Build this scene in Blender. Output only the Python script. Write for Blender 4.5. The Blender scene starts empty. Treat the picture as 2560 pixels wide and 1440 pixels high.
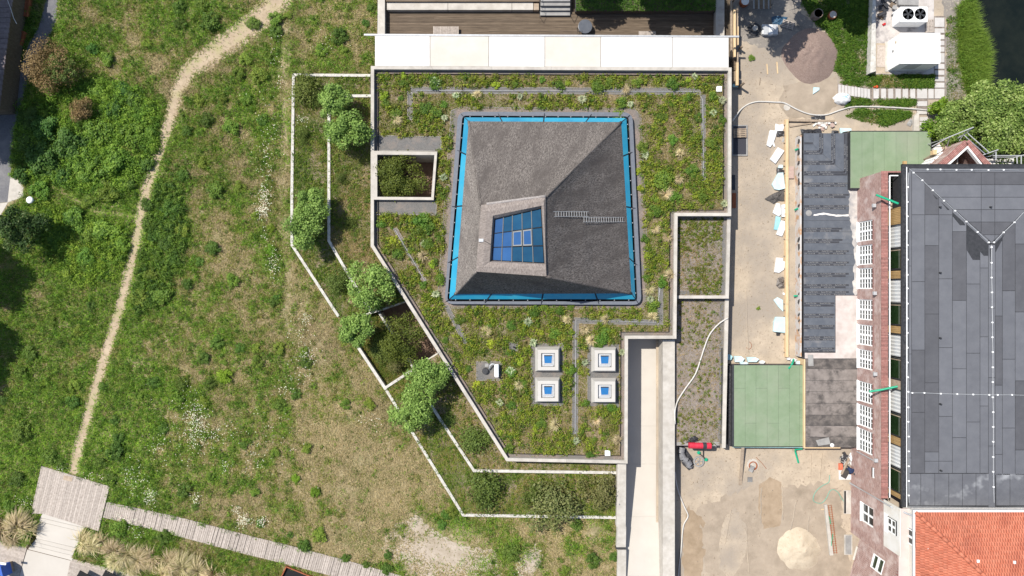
import bpy, bmesh, math, random
import numpy as np
from mathutils import Vector, Matrix, Euler
from mathutils.geometry import tessellate_polygon

SC = bpy.context.scene
COL = SC.collection
R = random.Random(7)
NR = np.random.RandomState(11)

# ------------------------------------------------------------------ camera, sky, sun, exposure
CAM_H, FPX = 68.0, 1700.0
cd = bpy.data.cameras.new('camera')
cam = bpy.data.objects.new('camera', cd)
COL.objects.link(cam)
cam.location = (0, 0, CAM_H)
cd.sensor_width = 36.0
cd.lens = 36.0 * FPX / 2560.0
cd.clip_end = 900
SC.camera = cam

SUN_DIR = Vector((0.55, -0.36, -1.0)).normalized()
w = bpy.data.worlds.new('World')
SC.world = w
w.use_nodes = True
wn = w.node_tree.nodes
sky = wn.new('ShaderNodeTexSky')
sky.sky_type = 'NISHITA'
sky.sun_disc = False
sky.sun_elevation = math.asin(-SUN_DIR.z)
sky.sun_rotation = math.atan2(-SUN_DIR.x, -SUN_DIR.y)
bgn = wn.get('Background')
bgn.inputs['Strength'].default_value = 0.11
w.node_tree.links.new(sky.outputs[0], bgn.inputs['Color'])
sl = bpy.data.lights.new('sun', 'SUN')
sl.energy = 4.6
sl.angle = math.radians(0.53)
sl.color = (1.0, 0.955, 0.88)
sun = bpy.data.objects.new('sun', sl)
COL.objects.link(sun)
sun.rotation_euler = SUN_DIR.to_track_quat('-Z', 'Y').to_euler()
sun.location = (-40, 30, 90)
SC.view_settings.view_transform = 'Standard'
SC.view_settings.look = 'None'
SC.view_settings.exposure = 0.55
SC.view_settings.gamma = 1.0
SC.view_settings.use_curve_mapping = False
SC.cycles.max_bounces = 6
SC.cycles.transparent_max_bounces = 4

# ------------------------------------------------------------------ helpers
def P(px, py, z=0.0):
    """world point at height z seen at photograph pixel (px, py)"""
    k = (CAM_H - z) / FPX
    return Vector(((px - 1280) * k, (720 - py) * k, z))

def XY(px, py, z=0.0):
    p = P(px, py, z)
    return (p.x, p.y)

def PP(pts, z=0.0):
    return [XY(a, b, z) for a, b in pts]

def wloc(o):
    v = Vector((0, 0, 0))
    while o is not None:
        v += o.location
        o = o.parent
    return v

def tag(o, label=None, cat=None, group=None, kind=None):
    if label: o['label'] = label
    if cat: o['category'] = cat
    if group: o['group'] = group
    if kind: o['kind'] = kind
    return o

def thing(name, label, cat, loc, group=None, rz=0.0):
    o = bpy.data.objects.new(name, None)
    o.empty_display_size = 0.3
    COL.objects.link(o)
    o.location = loc
    o.rotation_euler = (0, 0, rz)
    return tag(o, label, cat, group)

def link(name, me, mat, parent=None, loc=(0, 0, 0)):
    o = bpy.data.objects.new(name, me)
    COL.objects.link(o)
    o.location = loc
    if mat is not None:
        me.materials.clear()
        me.materials.append(mat)
    if parent is not None:
        o.parent = parent
    return o

def copy_tree(o, parent=None):
    c = o.copy()
    COL.objects.link(c)
    c.parent = parent
    for ch in o.children:
        copy_tree(ch, c)
    return c

class MB:
    def __init__(s):
        s.v = []; s.f = []
    def add(s, vs, fs):
        n = len(s.v)
        s.v += [tuple(x) for x in vs]
        s.f += [tuple(i + n for i in f) for f in fs]
        return s
    def box(s, x0, x1, y0, y1, z0, z1):
        return s.add([(x0,y0,z0),(x1,y0,z0),(x1,y1,z0),(x0,y1,z0),(x0,y0,z1),(x1,y0,z1),(x1,y1,z1),(x0,y1,z1)],
                     [(0,3,2,1),(4,5,6,7),(0,1,5,4),(1,2,6,5),(2,3,7,6),(3,0,4,7)])
    def prism(s, pts, z0, z1, zs=None):
        """pts: xy polygon; zs optional per-point top heights"""
        n = len(pts)
        a = [(p[0], p[1], z0) for p in pts]
        b = [(p[0], p[1], (zs[i] if zs else z1)) for i, p in enumerate(pts)]
        fs = [(i, (i+1) % n, n + (i+1) % n, n + i) for i in range(n)]
        if n <= 4:
            fs += [tuple(range(n-1, -1, -1)), tuple(range(n, 2*n))]
        else:
            for t in tessellate_polygon([[Vector(p) for p in a]]):
                fs += [tuple(t), tuple(n + i for i in t)]
        return s.add(a + b, fs)
    def obox(s, cx, cy, z0, z1, lx, ly, ang):
        c, si = math.cos(ang), math.sin(ang)
        pts = [(cx + x*c - y*si, cy + x*si + y*c) for x, y in ((-lx/2,-ly/2),(lx/2,-ly/2),(lx/2,ly/2),(-lx/2,ly/2))]
        return s.prism(pts, z0, z1)
    def strip(s, pts, width, z0, z1, closed=False):
        """wall along a polyline with mitred joints; z1 may be a list"""
        L, Rr = offset_line(pts, width / 2, closed)
        n = len(pts)
        for i in range(n if closed else n - 1):
            j = (i + 1) % n
            za, zb = (z1[i], z1[j]) if isinstance(z1, (list, tuple)) else (z1, z1)
            s.prism([L[i], Rr[i], Rr[j], L[j]], z0, z1, zs=[za, za, zb, zb])
        return s
    def tube(s, path, r, n=6, r1=None, cap=True):
        path = [Vector(p) for p in path]
        m = len(path)
        rings = []
        up = Vector((0, 0, 1))
        for i, p in enumerate(path):
            d = (path[min(i+1, m-1)] - path[max(i-1, 0)])
            if d.length < 1e-6: d = Vector((1, 0, 0))
            d.normalize()
            a = d.cross(up)
            if a.length < 1e-3: a = d.cross(Vector((1, 0, 0)))
            a.normalize()
            b = d.cross(a).normalized()
            rr = r if r1 is None else r + (r1 - r) * i / max(1, m - 1)
            rings.append([p + (a*math.cos(t) + b*math.sin(t)) * rr for t in [2*math.pi*k/n for k in range(n)]])
        vs = [q for ring in rings for q in ring]
        fs = []
        for i in range(m - 1):
            for k in range(n):
                fs.append((i*n+k, i*n+(k+1) % n, (i+1)*n+(k+1) % n, (i+1)*n+k))
        if cap:
            fs += [tuple(range(n-1, -1, -1)), tuple((m-1)*n + k for k in range(n))]
        return s.add(vs, fs)
    def lathe(s, cx, cy, prof, n=20):
        vs, fs = [], []
        for r, z in prof:
            for k in range(n):
                t = 2*math.pi*k/n
                vs.append((cx + r*math.cos(t), cy + r*math.sin(t), z))
        m = len(prof)
        for i in range(m-1):
            for k in range(n):
                fs.append((i*n+k, i*n+(k+1) % n, (i+1)*n+(k+1) % n, (i+1)*n+k))
        if prof[0][0] > 1e-4: fs.append(tuple(range(n-1, -1, -1)))
        if prof[-1][0] > 1e-4: fs.append(tuple((m-1)*n+k for k in range(n)))
        return s.add(vs, fs)
    def sheet(s, outer, z, holes=()):
        """flat polygon with holes at height z"""
        loops = [[Vector((x, y, 0)) for x, y in outer]] + [[Vector((x, y, 0)) for x, y in h] for h in holes]
        flat = [v for l in loops for v in l]
        fs = []
        for t in tessellate_polygon(loops):
            a, b, c = [flat[i] for i in t]
            cr = (b-a).cross(c-a).z
            if abs(cr) < 1e-9: continue
            fs.append(tuple(t) if cr > 0 else tuple(reversed(t)))
        return s.add([(v.x, v.y, z) for v in flat], fs)
    def quad(s, a, b, c, d):
        return s.add([a, b, c, d], [(0, 1, 2, 3)])
    def build(s, name, mat, parent=None, smooth=False, recalc=True, origin=None):
        me = bpy.data.meshes.new(name)
        if origin is None:
            if parent is not None:
                origin = wloc(parent)
            else:
                xs = [p[0] for p in s.v]; ys = [p[1] for p in s.v]; zs = [p[2] for p in s.v]
                origin = Vector(((min(xs)+max(xs))/2, (min(ys)+max(ys))/2, min(zs)))
        ox, oy, oz = origin
        me.from_pydata([(x-ox, y-oy, z-oz) for x, y, z in s.v], [], s.f)
        if recalc and len(s.f) < 60000:
            bm = bmesh.new(); bm.from_mesh(me)
            bmesh.ops.recalc_face_normals(bm, faces=bm.faces)
            bm.to_mesh(me); bm.free()
        if smooth:
            for p in me.polygons: p.use_smooth = True
        me.update()
        o = link(name, me, mat, parent, (0, 0, 0) if parent is not None else origin)
        return o

def offset_line(pts, h, closed=False):
    n = len(pts)
    L, Rr = [], []
    for i in range(n):
        if closed or (0 < i < n-1):
            p0, p1, p2 = Vector(pts[i-1]), Vector(pts[i]), Vector(pts[(i+1) % n])
            d1 = (p1-p0).normalized(); d2 = (p2-p1).normalized()
            n1 = Vector((-d1.y, d1.x)); n2 = Vector((-d2.y, d2.x))
            m = (n1 + n2)
            m.normalize()
            k = h / max(0.35, m.dot(n1))
        else:
            p1 = Vector(pts[i])
            d = (Vector(pts[1]) - Vector(pts[0])) if i == 0 else (Vector(pts[-1]) - Vector(pts[-2]))
            d.normalize()
            m = Vector((-d.y, d.x)); k = h
        L.append((p1.x + m.x*k, p1.y + m.y*k)); Rr.append((p1.x - m.x*k, p1.y - m.y*k))
    return L, Rr

def clip(poly, a, b, c):
    """keep the part of the polygon where a*x + b*y + c >= 0"""
    out = []
    n = len(poly)
    for i in range(n):
        p, q = poly[i], poly[(i+1) % n]
        dp, dq = a*p[0]+b*p[1]+c, a*q[0]+b*q[1]+c
        if dp >= 0: out.append(p)
        if dp*dq < 0:
            t = dp/(dp-dq)
            out.append((p[0]+t*(q[0]-p[0]), p[1]+t*(q[1]-p[1])))
    return out

def inset(poly, d):
    """shrink a convex polygon towards its inside by d"""
    n = len(poly)
    ar = sum(poly[i][0]*poly[(i+1) % n][1]-poly[(i+1) % n][0]*poly[i][1] for i in range(n))
    L, Rr = offset_line(poly, d, True)
    return L if ar > 0 else Rr

def ragged(poly, step=0.35, amp=0.12, seed=1):
    """subdivide a polygon's edges and jitter them, for natural outlines"""
    rr = random.Random(seed)
    out = []
    n = len(poly)
    for i in range(n):
        p, q = Vector(poly[i]), Vector(poly[(i+1) % n])
        m = max(1, int((q-p).length/step))
        for k in range(m):
            v = p.lerp(q, k/m)
            out.append((v.x + rr.uniform(-amp, amp), v.y + rr.uniform(-amp, amp)))
    return out

def inside(poly, xs, ys):
    """vectorised point in polygon"""
    res = np.zeros(xs.shape, bool)
    n = len(poly)
    for i in range(n):
        x0, y0 = poly[i]; x1, y1 = poly[(i+1) % n]
        if y0 == y1: continue
        c = ((y0 > ys) != (y1 > ys)) & (xs < (x1-x0)*(ys-y0)/(y1-y0)+x0)
        res ^= c
    return res

class VNoise:
    """smooth value noise on the plane"""
    def __init__(s, seed):
        s.g = np.random.RandomState(seed).rand(256, 256)
    def one(s, x, y):
        xi = np.floor(x).astype(int); yi = np.floor(y).astype(int)
        fx = x-xi; fy = y-yi
        fx = fx*fx*(3-2*fx); fy = fy*fy*(3-2*fy)
        g = s.g
        a = g[xi % 256, yi % 256]; b = g[(xi+1) % 256, yi % 256]
        c = g[xi % 256, (yi+1) % 256]; d = g[(xi+1) % 256, (yi+1) % 256]
        return (a*(1-fx)+b*fx)*(1-fy)+(c*(1-fx)+d*fx)*fy
    def __call__(s, x, y, sc, oct=3):
        r = 0; amp = 1; tot = 0
        for k in range(oct):
            r = r+amp*s.one(x/sc*(2**k)+17.3*k, y/sc*(2**k)+5.1*k); tot += amp; amp *= 0.5
        return r/tot

# ------------------------------------------------------------------ materials
MATS = {}
def nodes_of(name):
    m = bpy.data.materials.new(name)
    m.use_nodes = True
    nt = m.node_tree
    return m, nt, nt.nodes, nt.links, nt.nodes['Principled BSDF']

def rgba(c):
    return (c[0], c[1], c[2], 1.0)

def M(name, c1, c2=None, scale=2.0, rough=0.85, bump=0.0, bscale=20.0, c3=None, scale3=0.25, lo=0.35, hi=0.65,
      lo3=0.5, hi3=0.7, metal=0.0, stretch=None, rnd=0.0, spec=0.3, detail=6.0, speck=None, speckscale=30.0, keep=False):
    """procedural surface: two tones by noise, an optional third tone in larger patches, per-piece variation, fine relief"""
    if name in MATS: return MATS[name]
    g = 1.0 if keep else 0.72
    c1, c2, c3, speck = [tuple(v*g for v in c) if c else c for c in (c1, c2, c3, speck)]
    m, nt, N, L, bs = nodes_of(name)
    bs.inputs['Roughness'].default_value = rough
    bs.inputs['Metallic'].default_value = metal
    bs.inputs['Specular IOR Level'].default_value = spec
    geo = N.new('ShaderNodeNewGeometry')
    vec = geo.outputs['Position']
    if stretch:
        mp = N.new('ShaderNodeMapping')
        mp.vector_type = 'TEXTURE'
        mp.inputs['Scale'].default_value = [1/v for v in stretch[:3]]
        if len(stretch) > 3: mp.inputs['Rotation'].default_value = (0, 0, stretch[3])
        L.new(vec, mp.inputs['Vector']); vec = mp.outputs['Vector']
    def noise(sc, det=detail):
        n = N.new('ShaderNodeTexNoise')
        n.inputs['Scale'].default_value = sc
        n.inputs['Detail'].default_value = det
        n.inputs['Roughness'].default_value = 0.62
        L.new(vec, n.inputs['Vector'])
        return n.outputs['Fac']
    def ramp(fac, a, b):
        r = N.new('ShaderNodeMapRange')
        r.inputs['From Min'].default_value = a; r.inputs['From Max'].default_value = b
        L.new(fac, r.inputs['Value'])
        return r.outputs['Result']
    def mix(fac, a, b):
        x = N.new('ShaderNodeMix'); x.data_type = 'RGBA'
        if hasattr(fac, 'links'): L.new(fac, x.inputs[0])
        else: x.inputs[0].default_value = fac
        for sock, val in ((x.inputs[6], a), (x.inputs[7], b)):
            if hasattr(val, 'links'): L.new(val, sock)
            else: sock.default_value = rgba(val)
        return x.outputs[2]
    col = None
    if c2 is not None:
        col = mix(ramp(noise(scale), lo, hi), c1, c2)
    else:
        rgb = N.new('ShaderNodeRGB'); rgb.outputs[0].default_value = rgba(c1); col = rgb.outputs[0]
    if c3 is not None:
        col = mix(ramp(noise(scale3, 4.0), lo3, hi3), col, c3)
    if speck is not None:
        col = mix(ramp(noise(speckscale, 2.0), 0.60, 0.70), col, speck)
    if rnd > 0:
        oi = N.new('ShaderNodeObjectInfo')
        hsv = N.new('ShaderNodeHueSaturation')
        mr = N.new('ShaderNodeMapRange')
        mr.inputs['To Min'].default_value = 1-rnd; mr.inputs['To Max'].default_value = 1+rnd
        L.new(oi.outputs['Random'], mr.inputs['Value'])
        L.new(mr.outputs['Result'], hsv.inputs['Value'])
        L.new(col, hsv.inputs['Color']); col = hsv.outputs['Color']
    L.new(col, bs.inputs['Base Color'])
    if bump > 0:
        b = N.new('ShaderNodeBump')
        b.inputs['Strength'].default_value = bump
        b.inputs['Distance'].default_value = 0.05
        L.new(noise(bscale), b.inputs['Height'])
        L.new(b.outputs['Normal'], bs.inputs['Normal'])
    MATS[name] = m
    return m

def leaf_mat(name, rnd=0.0, trans=0.25, hue=0.0):
    """leaves and blades take their own colour from the mesh; light passes through them a little"""
    if name in MATS: return MATS[name]
    m, nt, N, L, bs = nodes_of(name)
    at = N.new('ShaderNodeAttribute'); at.attribute_name = 'col'
    col = at.outputs['Color']
    if rnd > 0:
        oi = N.new('ShaderNodeObjectInfo')
        hsv = N.new('ShaderNodeHueSaturation')
        mr = N.new('ShaderNodeMapRange')
        mr.inputs['To Min'].default_value = 1-rnd; mr.inputs['To Max'].default_value = 1+rnd
        L.new(oi.outputs['Random'], mr.inputs['Value']); L.new(mr.outputs['Result'], hsv.inputs['Value'])
        mh = N.new('ShaderNodeMapRange')
        mh.inputs['To Min'].default_value = 0.5-hue; mh.inputs['To Max'].default_value = 0.5+hue
        mm = N.new('ShaderNodeMath'); mm.operation = 'FRACT'
        mk = N.new('ShaderNodeMath'); mk.operation = 'MULTIPLY'; mk.inputs[1].default_value = 7.31
        L.new(oi.outputs['Random'], mk.inputs[0]); L.new(mk.outputs[0], mm.inputs[0]); L.new(mm.outputs[0], mh.inputs['Value'])
        L.new(mh.outputs['Result'], hsv.inputs['Hue'])
        L.new(col, hsv.inputs['Color']); col = hsv.outputs['Color']
    bs.inputs['Roughness'].default_value = 0.6
    bs.inputs['Specular IOR Level'].default_value = 0.25
    L.new(col, bs.inputs['Base Color'])
    tr = N.new('ShaderNodeBsdfTranslucent')
    L.new(col, tr.inputs['Color'])
    mx = N.new('ShaderNodeMixShader'); mx.inputs[0].default_value = trans
    L.new(bs.outputs[0], mx.inputs[1]); L.new(tr.outputs[0], mx.inputs[2])
    L.new(mx.outputs[0], N['Material Output'].inputs['Surface'])
    MATS[name] = m
    return m

# ------------------------------------------------------------------ leaf and blade meshes
def np_mesh(name, verts, k, cols):
    """verts (n*k, 3): n separate k-gons; cols (n, 3) one colour each"""
    n = len(verts)//k
    me = bpy.data.meshes.new(name)
    me.vertices.add(n*k)
    me.vertices.foreach_set('co', verts.astype(np.float32).ravel())
    me.loops.add(n*k)
    me.loops.foreach_set('vertex_index', np.arange(n*k, dtype=np.int32))
    me.polygons.add(n)
    me.polygons.foreach_set('loop_start', np.arange(0, n*k, k, dtype=np.int32))
    me.update(calc_edges=True)
    a = me.attributes.new('col', 'FLOAT_COLOR', 'POINT')
    c = np.ones((n*k, 4), np.float32)
    c[:, :3] = np.minimum(np.repeat(cols, k, axis=0)*np.array([1.20, 1.10, 0.86]), 0.85)
    a.data.foreach_set('color', c.ravel())
    return me

def unit(v):
    return v/np.maximum(1e-9, np.linalg.norm(v, axis=1, keepdims=True))

def blades(pos, length, width, lean, cols, rs):
    """triangular blades: pos (n,3), per-blade length and lean (radians from vertical)"""
    n = len(pos)
    az = rs.uniform(0, 2*np.pi, n)
    d = np.stack([np.cos(az)*np.sin(lean), np.sin(az)*np.sin(lean), np.cos(lean)], 1)
    side = np.stack([-np.sin(az), np.cos(az), np.zeros(n)], 1)*(width*0.5)[:, None]
    v = np.empty((n, 3, 3))
    v[:, 0] = pos-side; v[:, 1] = pos+side; v[:, 2] = pos+d*length[:, None]
    return v.reshape(-1, 3)

def leaves(pos, nrm, size, rs, aspect=0.6):
    """diamond leaves facing nrm"""
    n = len(pos)
    rnd = rs.normal(size=(n, 3))
    t = unit(np.cross(nrm, rnd)); b = np.cross(nrm, t)
    s = size[:, None]
    v = np.empty((n, 4, 3))
    v[:, 0] = pos-t*s; v[:, 1] = pos-b*s*aspect; v[:, 2] = pos+t*s; v[:, 3] = pos+b*s*aspect
    return v.reshape(-1, 3)

def pal(cols, t):
    c = np.array(cols, float)
    t = np.clip(t, 0, 0.9999)*(len(c)-1)
    i = t.astype(int); f = (t-i)[:, None]
    return c[i]*(1-f)+c[np.minimum(i+1, len(c)-1)]*f

def crown_mesh(name, rx, ry, rz, n, leaf, cols, seed, nl=14, lumpr=0.42, upward=0.55, flat=0.0, wisp=0.0):
    """foliage: leaves on the outside of many overlapping lumps spread through an ellipsoid, gaps between the lumps"""
    rs = np.random.RandomState(seed)
    c = unit(rs.normal(size=(nl, 3)))*(rs.uniform(0.25, 0.85, nl)**0.7)[:, None]
    c[:, 2] = np.abs(c[:, 2])*0.9-0.15
    lr = rs.uniform(0.6, 1.25, nl)*lumpr
    tone = rs.uniform(-0.22, 0.22, nl)
    idx = rs.choice(nl, n, p=(lr**2)/np.sum(lr**2))
    d = rs.normal(size=(n, 3)); d[:, 2] += upward
    d = unit(d)
    rad = lr[idx]*(rs.uniform(0.62, 1.06, n))
    if wisp > 0:
        rad *= 1+wisp*rs.rand(n)**4
    p = c[idx]+d*rad[:, None]
    p[:, 2] *= (1-flat)
    p *= np.array([rx, ry, rz])
    nrm = unit(d*0.8+rs.normal(size=(n, 3))*0.55+np.array([0, 0, 0.35]))
    size = leaf*rs.uniform(0.6, 1.35, n)
    v = leaves(p, nrm, size, rs)
    t = np.clip(0.5+tone[idx]+rs.normal(0, 0.2, n), 0, 1)
    return np_mesh(name, v, 4, pal(cols, t))

def tuft_mesh(name, r, h, n, wid, cols, seed, spread=1.1, droop=False):
    """a clump of arching blades from one root; each blade two segments so that it bends over"""
    rs = np.random.RandomState(seed)
    az = rs.uniform(0, 2*np.pi, n); le = rs.uniform(0.15, spread, n)
    L = rs.uniform(0.6, 1.1, n)
    if droop: az = rs.normal(0, 0.95, n); L = rs.uniform(0.3, 1.25, n)
    base = np.stack([np.cos(az), np.sin(az), np.zeros(n)], 1)*(rs.uniform(0, 0.18, n)*r)[:, None]
    out = np.stack([np.cos(az), np.sin(az), np.zeros(n)], 1)
    mid = base+out*(np.sin(le)*L*r*0.5)[:, None]+np.array([0, 0, 1])*(np.cos(le*0.6)*L*h*0.8)[:, None]
    tip = base+out*(np.sin(le)*L*r)[:, None]+np.array([0, 0, 1])*(np.cos(le)*L*h)[:, None]
    side = np.stack([-np.sin(az), np.cos(az), np.zeros(n)], 1)*(wid*rs.uniform(0.7, 1.3, n))[:, None]
    v = np.empty((2*n, 4, 3))
    v[:n, 0] = base-side*.5; v[:n, 1] = base+side*.5; v[:n, 2] = mid+side*.5; v[:n, 3] = mid-side*.5
    v[n:, 0] = mid-side*.5; v[n:, 1] = mid+side*.5; v[n:, 2] = tip+side*.08; v[n:, 3] = tip-side*.08
    t = rs.rand(n)
    return np_mesh(name, v.reshape(-1, 3), 4, pal(cols, np.concatenate([t, t])))
# ------------------------------------------------------------------ shared materials
m_conc = M('concrete_pale', (0.52, 0.475, 0.41), (0.63, 0.585, 0.52), 1.6, 0.85, 0.10, 30, c3=(0.40, 0.365, 0.32), scale3=0.7, lo3=0.52, hi3=0.8, rnd=0.06)
m_conc_w = M('concrete_white', (0.76, 0.73, 0.68), (0.84, 0.81, 0.77), 0.7, 0.8, 0.05, 30, rnd=0.03)
m_conc_g = M('concrete_grey', (0.30, 0.29, 0.28), (0.40, 0.39, 0.37), 1.5, 0.85, 0.12, 40)
m_weath = M('concrete_weathered', (0.55, 0.52, 0.46), (0.72, 0.69, 0.63), 2.2, 0.9, 0.2, 25, c3=(0.20, 0.19, 0.16), scale3=1.6, lo3=0.60, hi3=0.75)
m_soil = M('soil_dark', (0.10, 0.075, 0.05), (0.17, 0.13, 0.09), 3.0, 0.95, 0.4, 12)
m_dry = M('meadow_soil', (0.24, 0.195, 0.095), (0.46, 0.385, 0.23), 1.6, 0.95, 0.5, 6, c3=(0.15, 0.155, 0.045), scale3=0.45, lo3=0.44, hi3=0.58, speck=(0.11, 0.11, 0.035), speckscale=5)
m_rsoil = M('roof_soil', (0.20, 0.155, 0.105), (0.34, 0.27, 0.19), 2.6, 0.95, 0.5, 9, c3=(0.15, 0.12, 0.07), scale3=0.5, speck=(0.46, 0.37, 0.27), speckscale=14)
m_sand = M('yard_sand', (0.46, 0.375, 0.28), (0.58, 0.475, 0.355), 0.9, 0.95, 0.6, 4, c3=(0.385, 0.325, 0.26), scale3=0.14, lo3=0.44, hi3=0.60, speck=(0.37, 0.30, 0.22), speckscale=4.5)
m_path = M('trodden_earth', (0.44, 0.34, 0.23), (0.58, 0.46, 0.32), 1.2, 0.95, 0.4, 8, c3=(0.42, 0.37, 0.19), scale3=0.6, lo3=0.5, hi3=0.68, speck=(0.30, 0.24, 0.13), speckscale=9)
m_clear = M('bare_sand', (0.44, 0.365, 0.28), (0.56, 0.475, 0.38), 1.4, 0.95, 0.4, 8, c3=(0.38, 0.31, 0.22), scale3=0.5, speck=(0.28, 0.22, 0.13), speckscale=6)
m_gravel = M('grey_gravel', (0.12, 0.115, 0.11), (0.25, 0.24, 0.225), 22, 0.95, 0.5, 30, c3=(0.28, 0.235, 0.20), scale3=1.2, lo3=0.5, hi3=0.75)
m_gravp = M('pink_gravel', (0.18, 0.15, 0.13), (0.36, 0.285, 0.24), 12, 0.95, 0.5, 30, c3=(0.20, 0.185, 0.17), scale3=0.6, lo3=0.45, hi3=0.6)
m_asph = M('asphalt', (0.15, 0.148, 0.158), (0.20, 0.197, 0.207), 6, 0.9, 0.2, 60, c3=(0.26, 0.25, 0.245), scale3=0.4)
m_edge = M('edging_metal', (0.36, 0.34, 0.32), (0.46, 0.44, 0.41), 4, 0.5, metal=0.3)
m_black = M('black_shade', (0.012, 0.012, 0.013), rough=0.8)
m_wood_g = M('weathered_boards', (0.40, 0.34, 0.29), (0.56, 0.485, 0.42), 5, 0.85, 0.15, 30, stretch=(1, 1, 1), rnd=0.13)
m_wood_d = M('dark_boards', (0.13, 0.095, 0.065), (0.22, 0.165, 0.115), 3, 0.85, 0.2, 30, stretch=(0.25, 3.5, 1), rnd=0.16)
m_wood_l = M('new_timber', (0.68, 0.48, 0.27), (0.80, 0.60, 0.36), 3, 0.75, 0.1, 30, stretch=(3, 0.4, 1), rnd=0.08)
m_wood_o = M('old_timber', (0.34, 0.26, 0.19), (0.48, 0.38, 0.28), 4, 0.85, 0.15, 30, rnd=0.15)
m_white = M('white_paint', (0.80, 0.80, 0.79), (0.76, 0.76, 0.75), 1.5, 0.45, rnd=0.02, keep=True)
m_metal = M('galvanised_metal', (0.50, 0.51, 0.52), (0.62, 0.63, 0.64), 5, 0.5, metal=0.15)
m_darkm = M('dark_metal', (0.045, 0.047, 0.05), (0.07, 0.07, 0.075), 4, 0.5, metal=0.2)
m_foil = M('black_foil', (0.030, 0.030, 0.034), (0.075, 0.073, 0.075), 5, 0.38, 0.8, 4, c3=(0.22, 0.20, 0.19), scale3=1.0, lo3=0.6, hi3=0.85)
m_foam = M('pale_blue_foam', (0.55, 0.76, 0.78), (0.70, 0.83, 0.84), 1.2, 0.7, 0.1, 20)
m_foamb = M('blue_foam', (0.30, 0.60, 0.66), (0.42, 0.68, 0.73), 1.2, 0.7, 0.1, 20)
m_foamw = M('white_foam', (0.78, 0.79, 0.78), (0.86, 0.86, 0.85), 2.0, 0.7, 0.1, 20)
m_green = M('green_plastic', (0.005, 0.36, 0.19), (0.02, 0.46, 0.26), 3, 0.4)
m_rust = M('rusty_steel', (0.30, 0.085, 0.035), (0.42, 0.14, 0.06), 4, 0.85, 0.2, 30)

# ------------------------------------------------------------------ ground levels
ZM, ZS, ZR, ZPAR = 0.0, -0.5, 2.0, 2.5      # meadow, building yard, planted roof, roof parapet
def structure(o, label=None):
    o['kind'] = 'structure'
    if label: o['label'] = label
    return o

mb = MB(); mb.sheet([(-260, -260), (260, -260), (260, 260), (-260, 260)], -3.3)
structure(mb.build('ground', m_soil), 'dark earth under and around the whole site')

MEADOW_PX = [(943, -6000), (943, 187), (732, 187), (729, 610), (845, 790), (893, 865), (963, 973), (1158, 1290), (1545, 1294), (1548, 7000),
             (700, 7000), (700, 1532), (345, 1438), (178, 1395), (215, 1318), (105, 1284), (67, 1368), (0, 1352), (-300, 1280), (-6500, 1280), (-6500, -6000)]
mb = MB(); mb.sheet(PP(MEADOW_PX, ZM), ZM)
structure(mb.build('meadow', m_dry), 'dry grassy meadow sloping beside the planted roof')

mb = MB(); mb.prism(PP([(-6500, 1262), (-300, 1262), (105, 1280), (220, 1312), (700, 1500), (720, 7000), (-6500, 7000)], -0.72), -0.9, -0.72)
structure(mb.build('lower_terrace', m_soil), 'lower ground beside the steps')

# trodden paths and bare patches lie just above the meadow
def path_sheet(name, line, widths, mat, z, seed, label):
    pts = PP(line, ZM)
    L, Rr = [], []
    n = len(pts)
    for i in range(n):
        d = (Vector(pts[min(i+1, n-1)])-Vector(pts[max(i-1, 0)])).normalized()
        h = widths[i]/2
        L.append((pts[i][0]-d.y*h, pts[i][1]+d.x*h)); Rr.append((pts[i][0]+d.y*h, pts[i][1]-d.x*h))
    poly = ragged(L+Rr[::-1], 0.3, 0.13, seed)
    m = MB(); m.sheet(poly, z)
    return structure(m.build(name, mat), label)

PATH_PX = [(725, -40), (672, 30), (600, 85), (530, 135), (470, 180), (445, 225), (425, 300), (398, 375), (372, 455), (356, 520), (338, 610), (320, 690),
           (300, 770), (275, 850), (250, 930), (228, 1010), (205, 1090), (188, 1150), (183, 1185)]
PATH_W = [2.6, 2.6, 2.5, 2.3, 1.8, 1.3, 1.15, 1.1, 1.1, 1.05, 1.0, 1.0, 1.05, 1.05, 1.0, 1.0, 1.1, 1.0, 1.0]
path_sheet('footpath', PATH_PX, PATH_W, m_path, 0.006, 3, 'narrow trodden sandy path crossing the meadow to the wooden platform')
for i, poly in enumerate([[(985, 1310), (1040, 1290), (1075, 1320), (1150, 1365), (1235, 1375), (1255, 1440), (1240, 1500), (1020, 1480), (985, 1410), (955, 1370)],
                          [(1300, 1400), (1340, 1360), (1360, 1390), (1330, 1450), (1290, 1450)]]):
    m = MB(); m.sheet(ragged(PP(poly, 0), 0.3, 0.22, 30+i), 0.007+0.001*(i % 2))
    structure(m.build('sandy_clearing', m_clear), 'bare pale sand patch in the meadow')

m = MB(); m.sheet(PP([(153, -80), (140, 55), (118, 108), (70, 200), (48, 280), (32, 352), (28, 440), (19, 505), (-60, 515), (-80, 400), (-30, 300), (8, 265), (45, 180), (72, 112), (98, 65), (118, -10), (122, -80)], 0.0), 0.012)
structure(m.build('asphalt_path', m_asph), 'grey asphalt path curving past the meadow')
m = MB(); m.sheet(PP([(26, 443), (60, 452), (58, 492), (20, 506), (-10, 560), (-60, 560), (-60, 515), (19, 506)], 0.0), 0.016)
structure(m.build('paved_apron', m_conc), 'pale paved apron beside the asphalt path')

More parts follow.
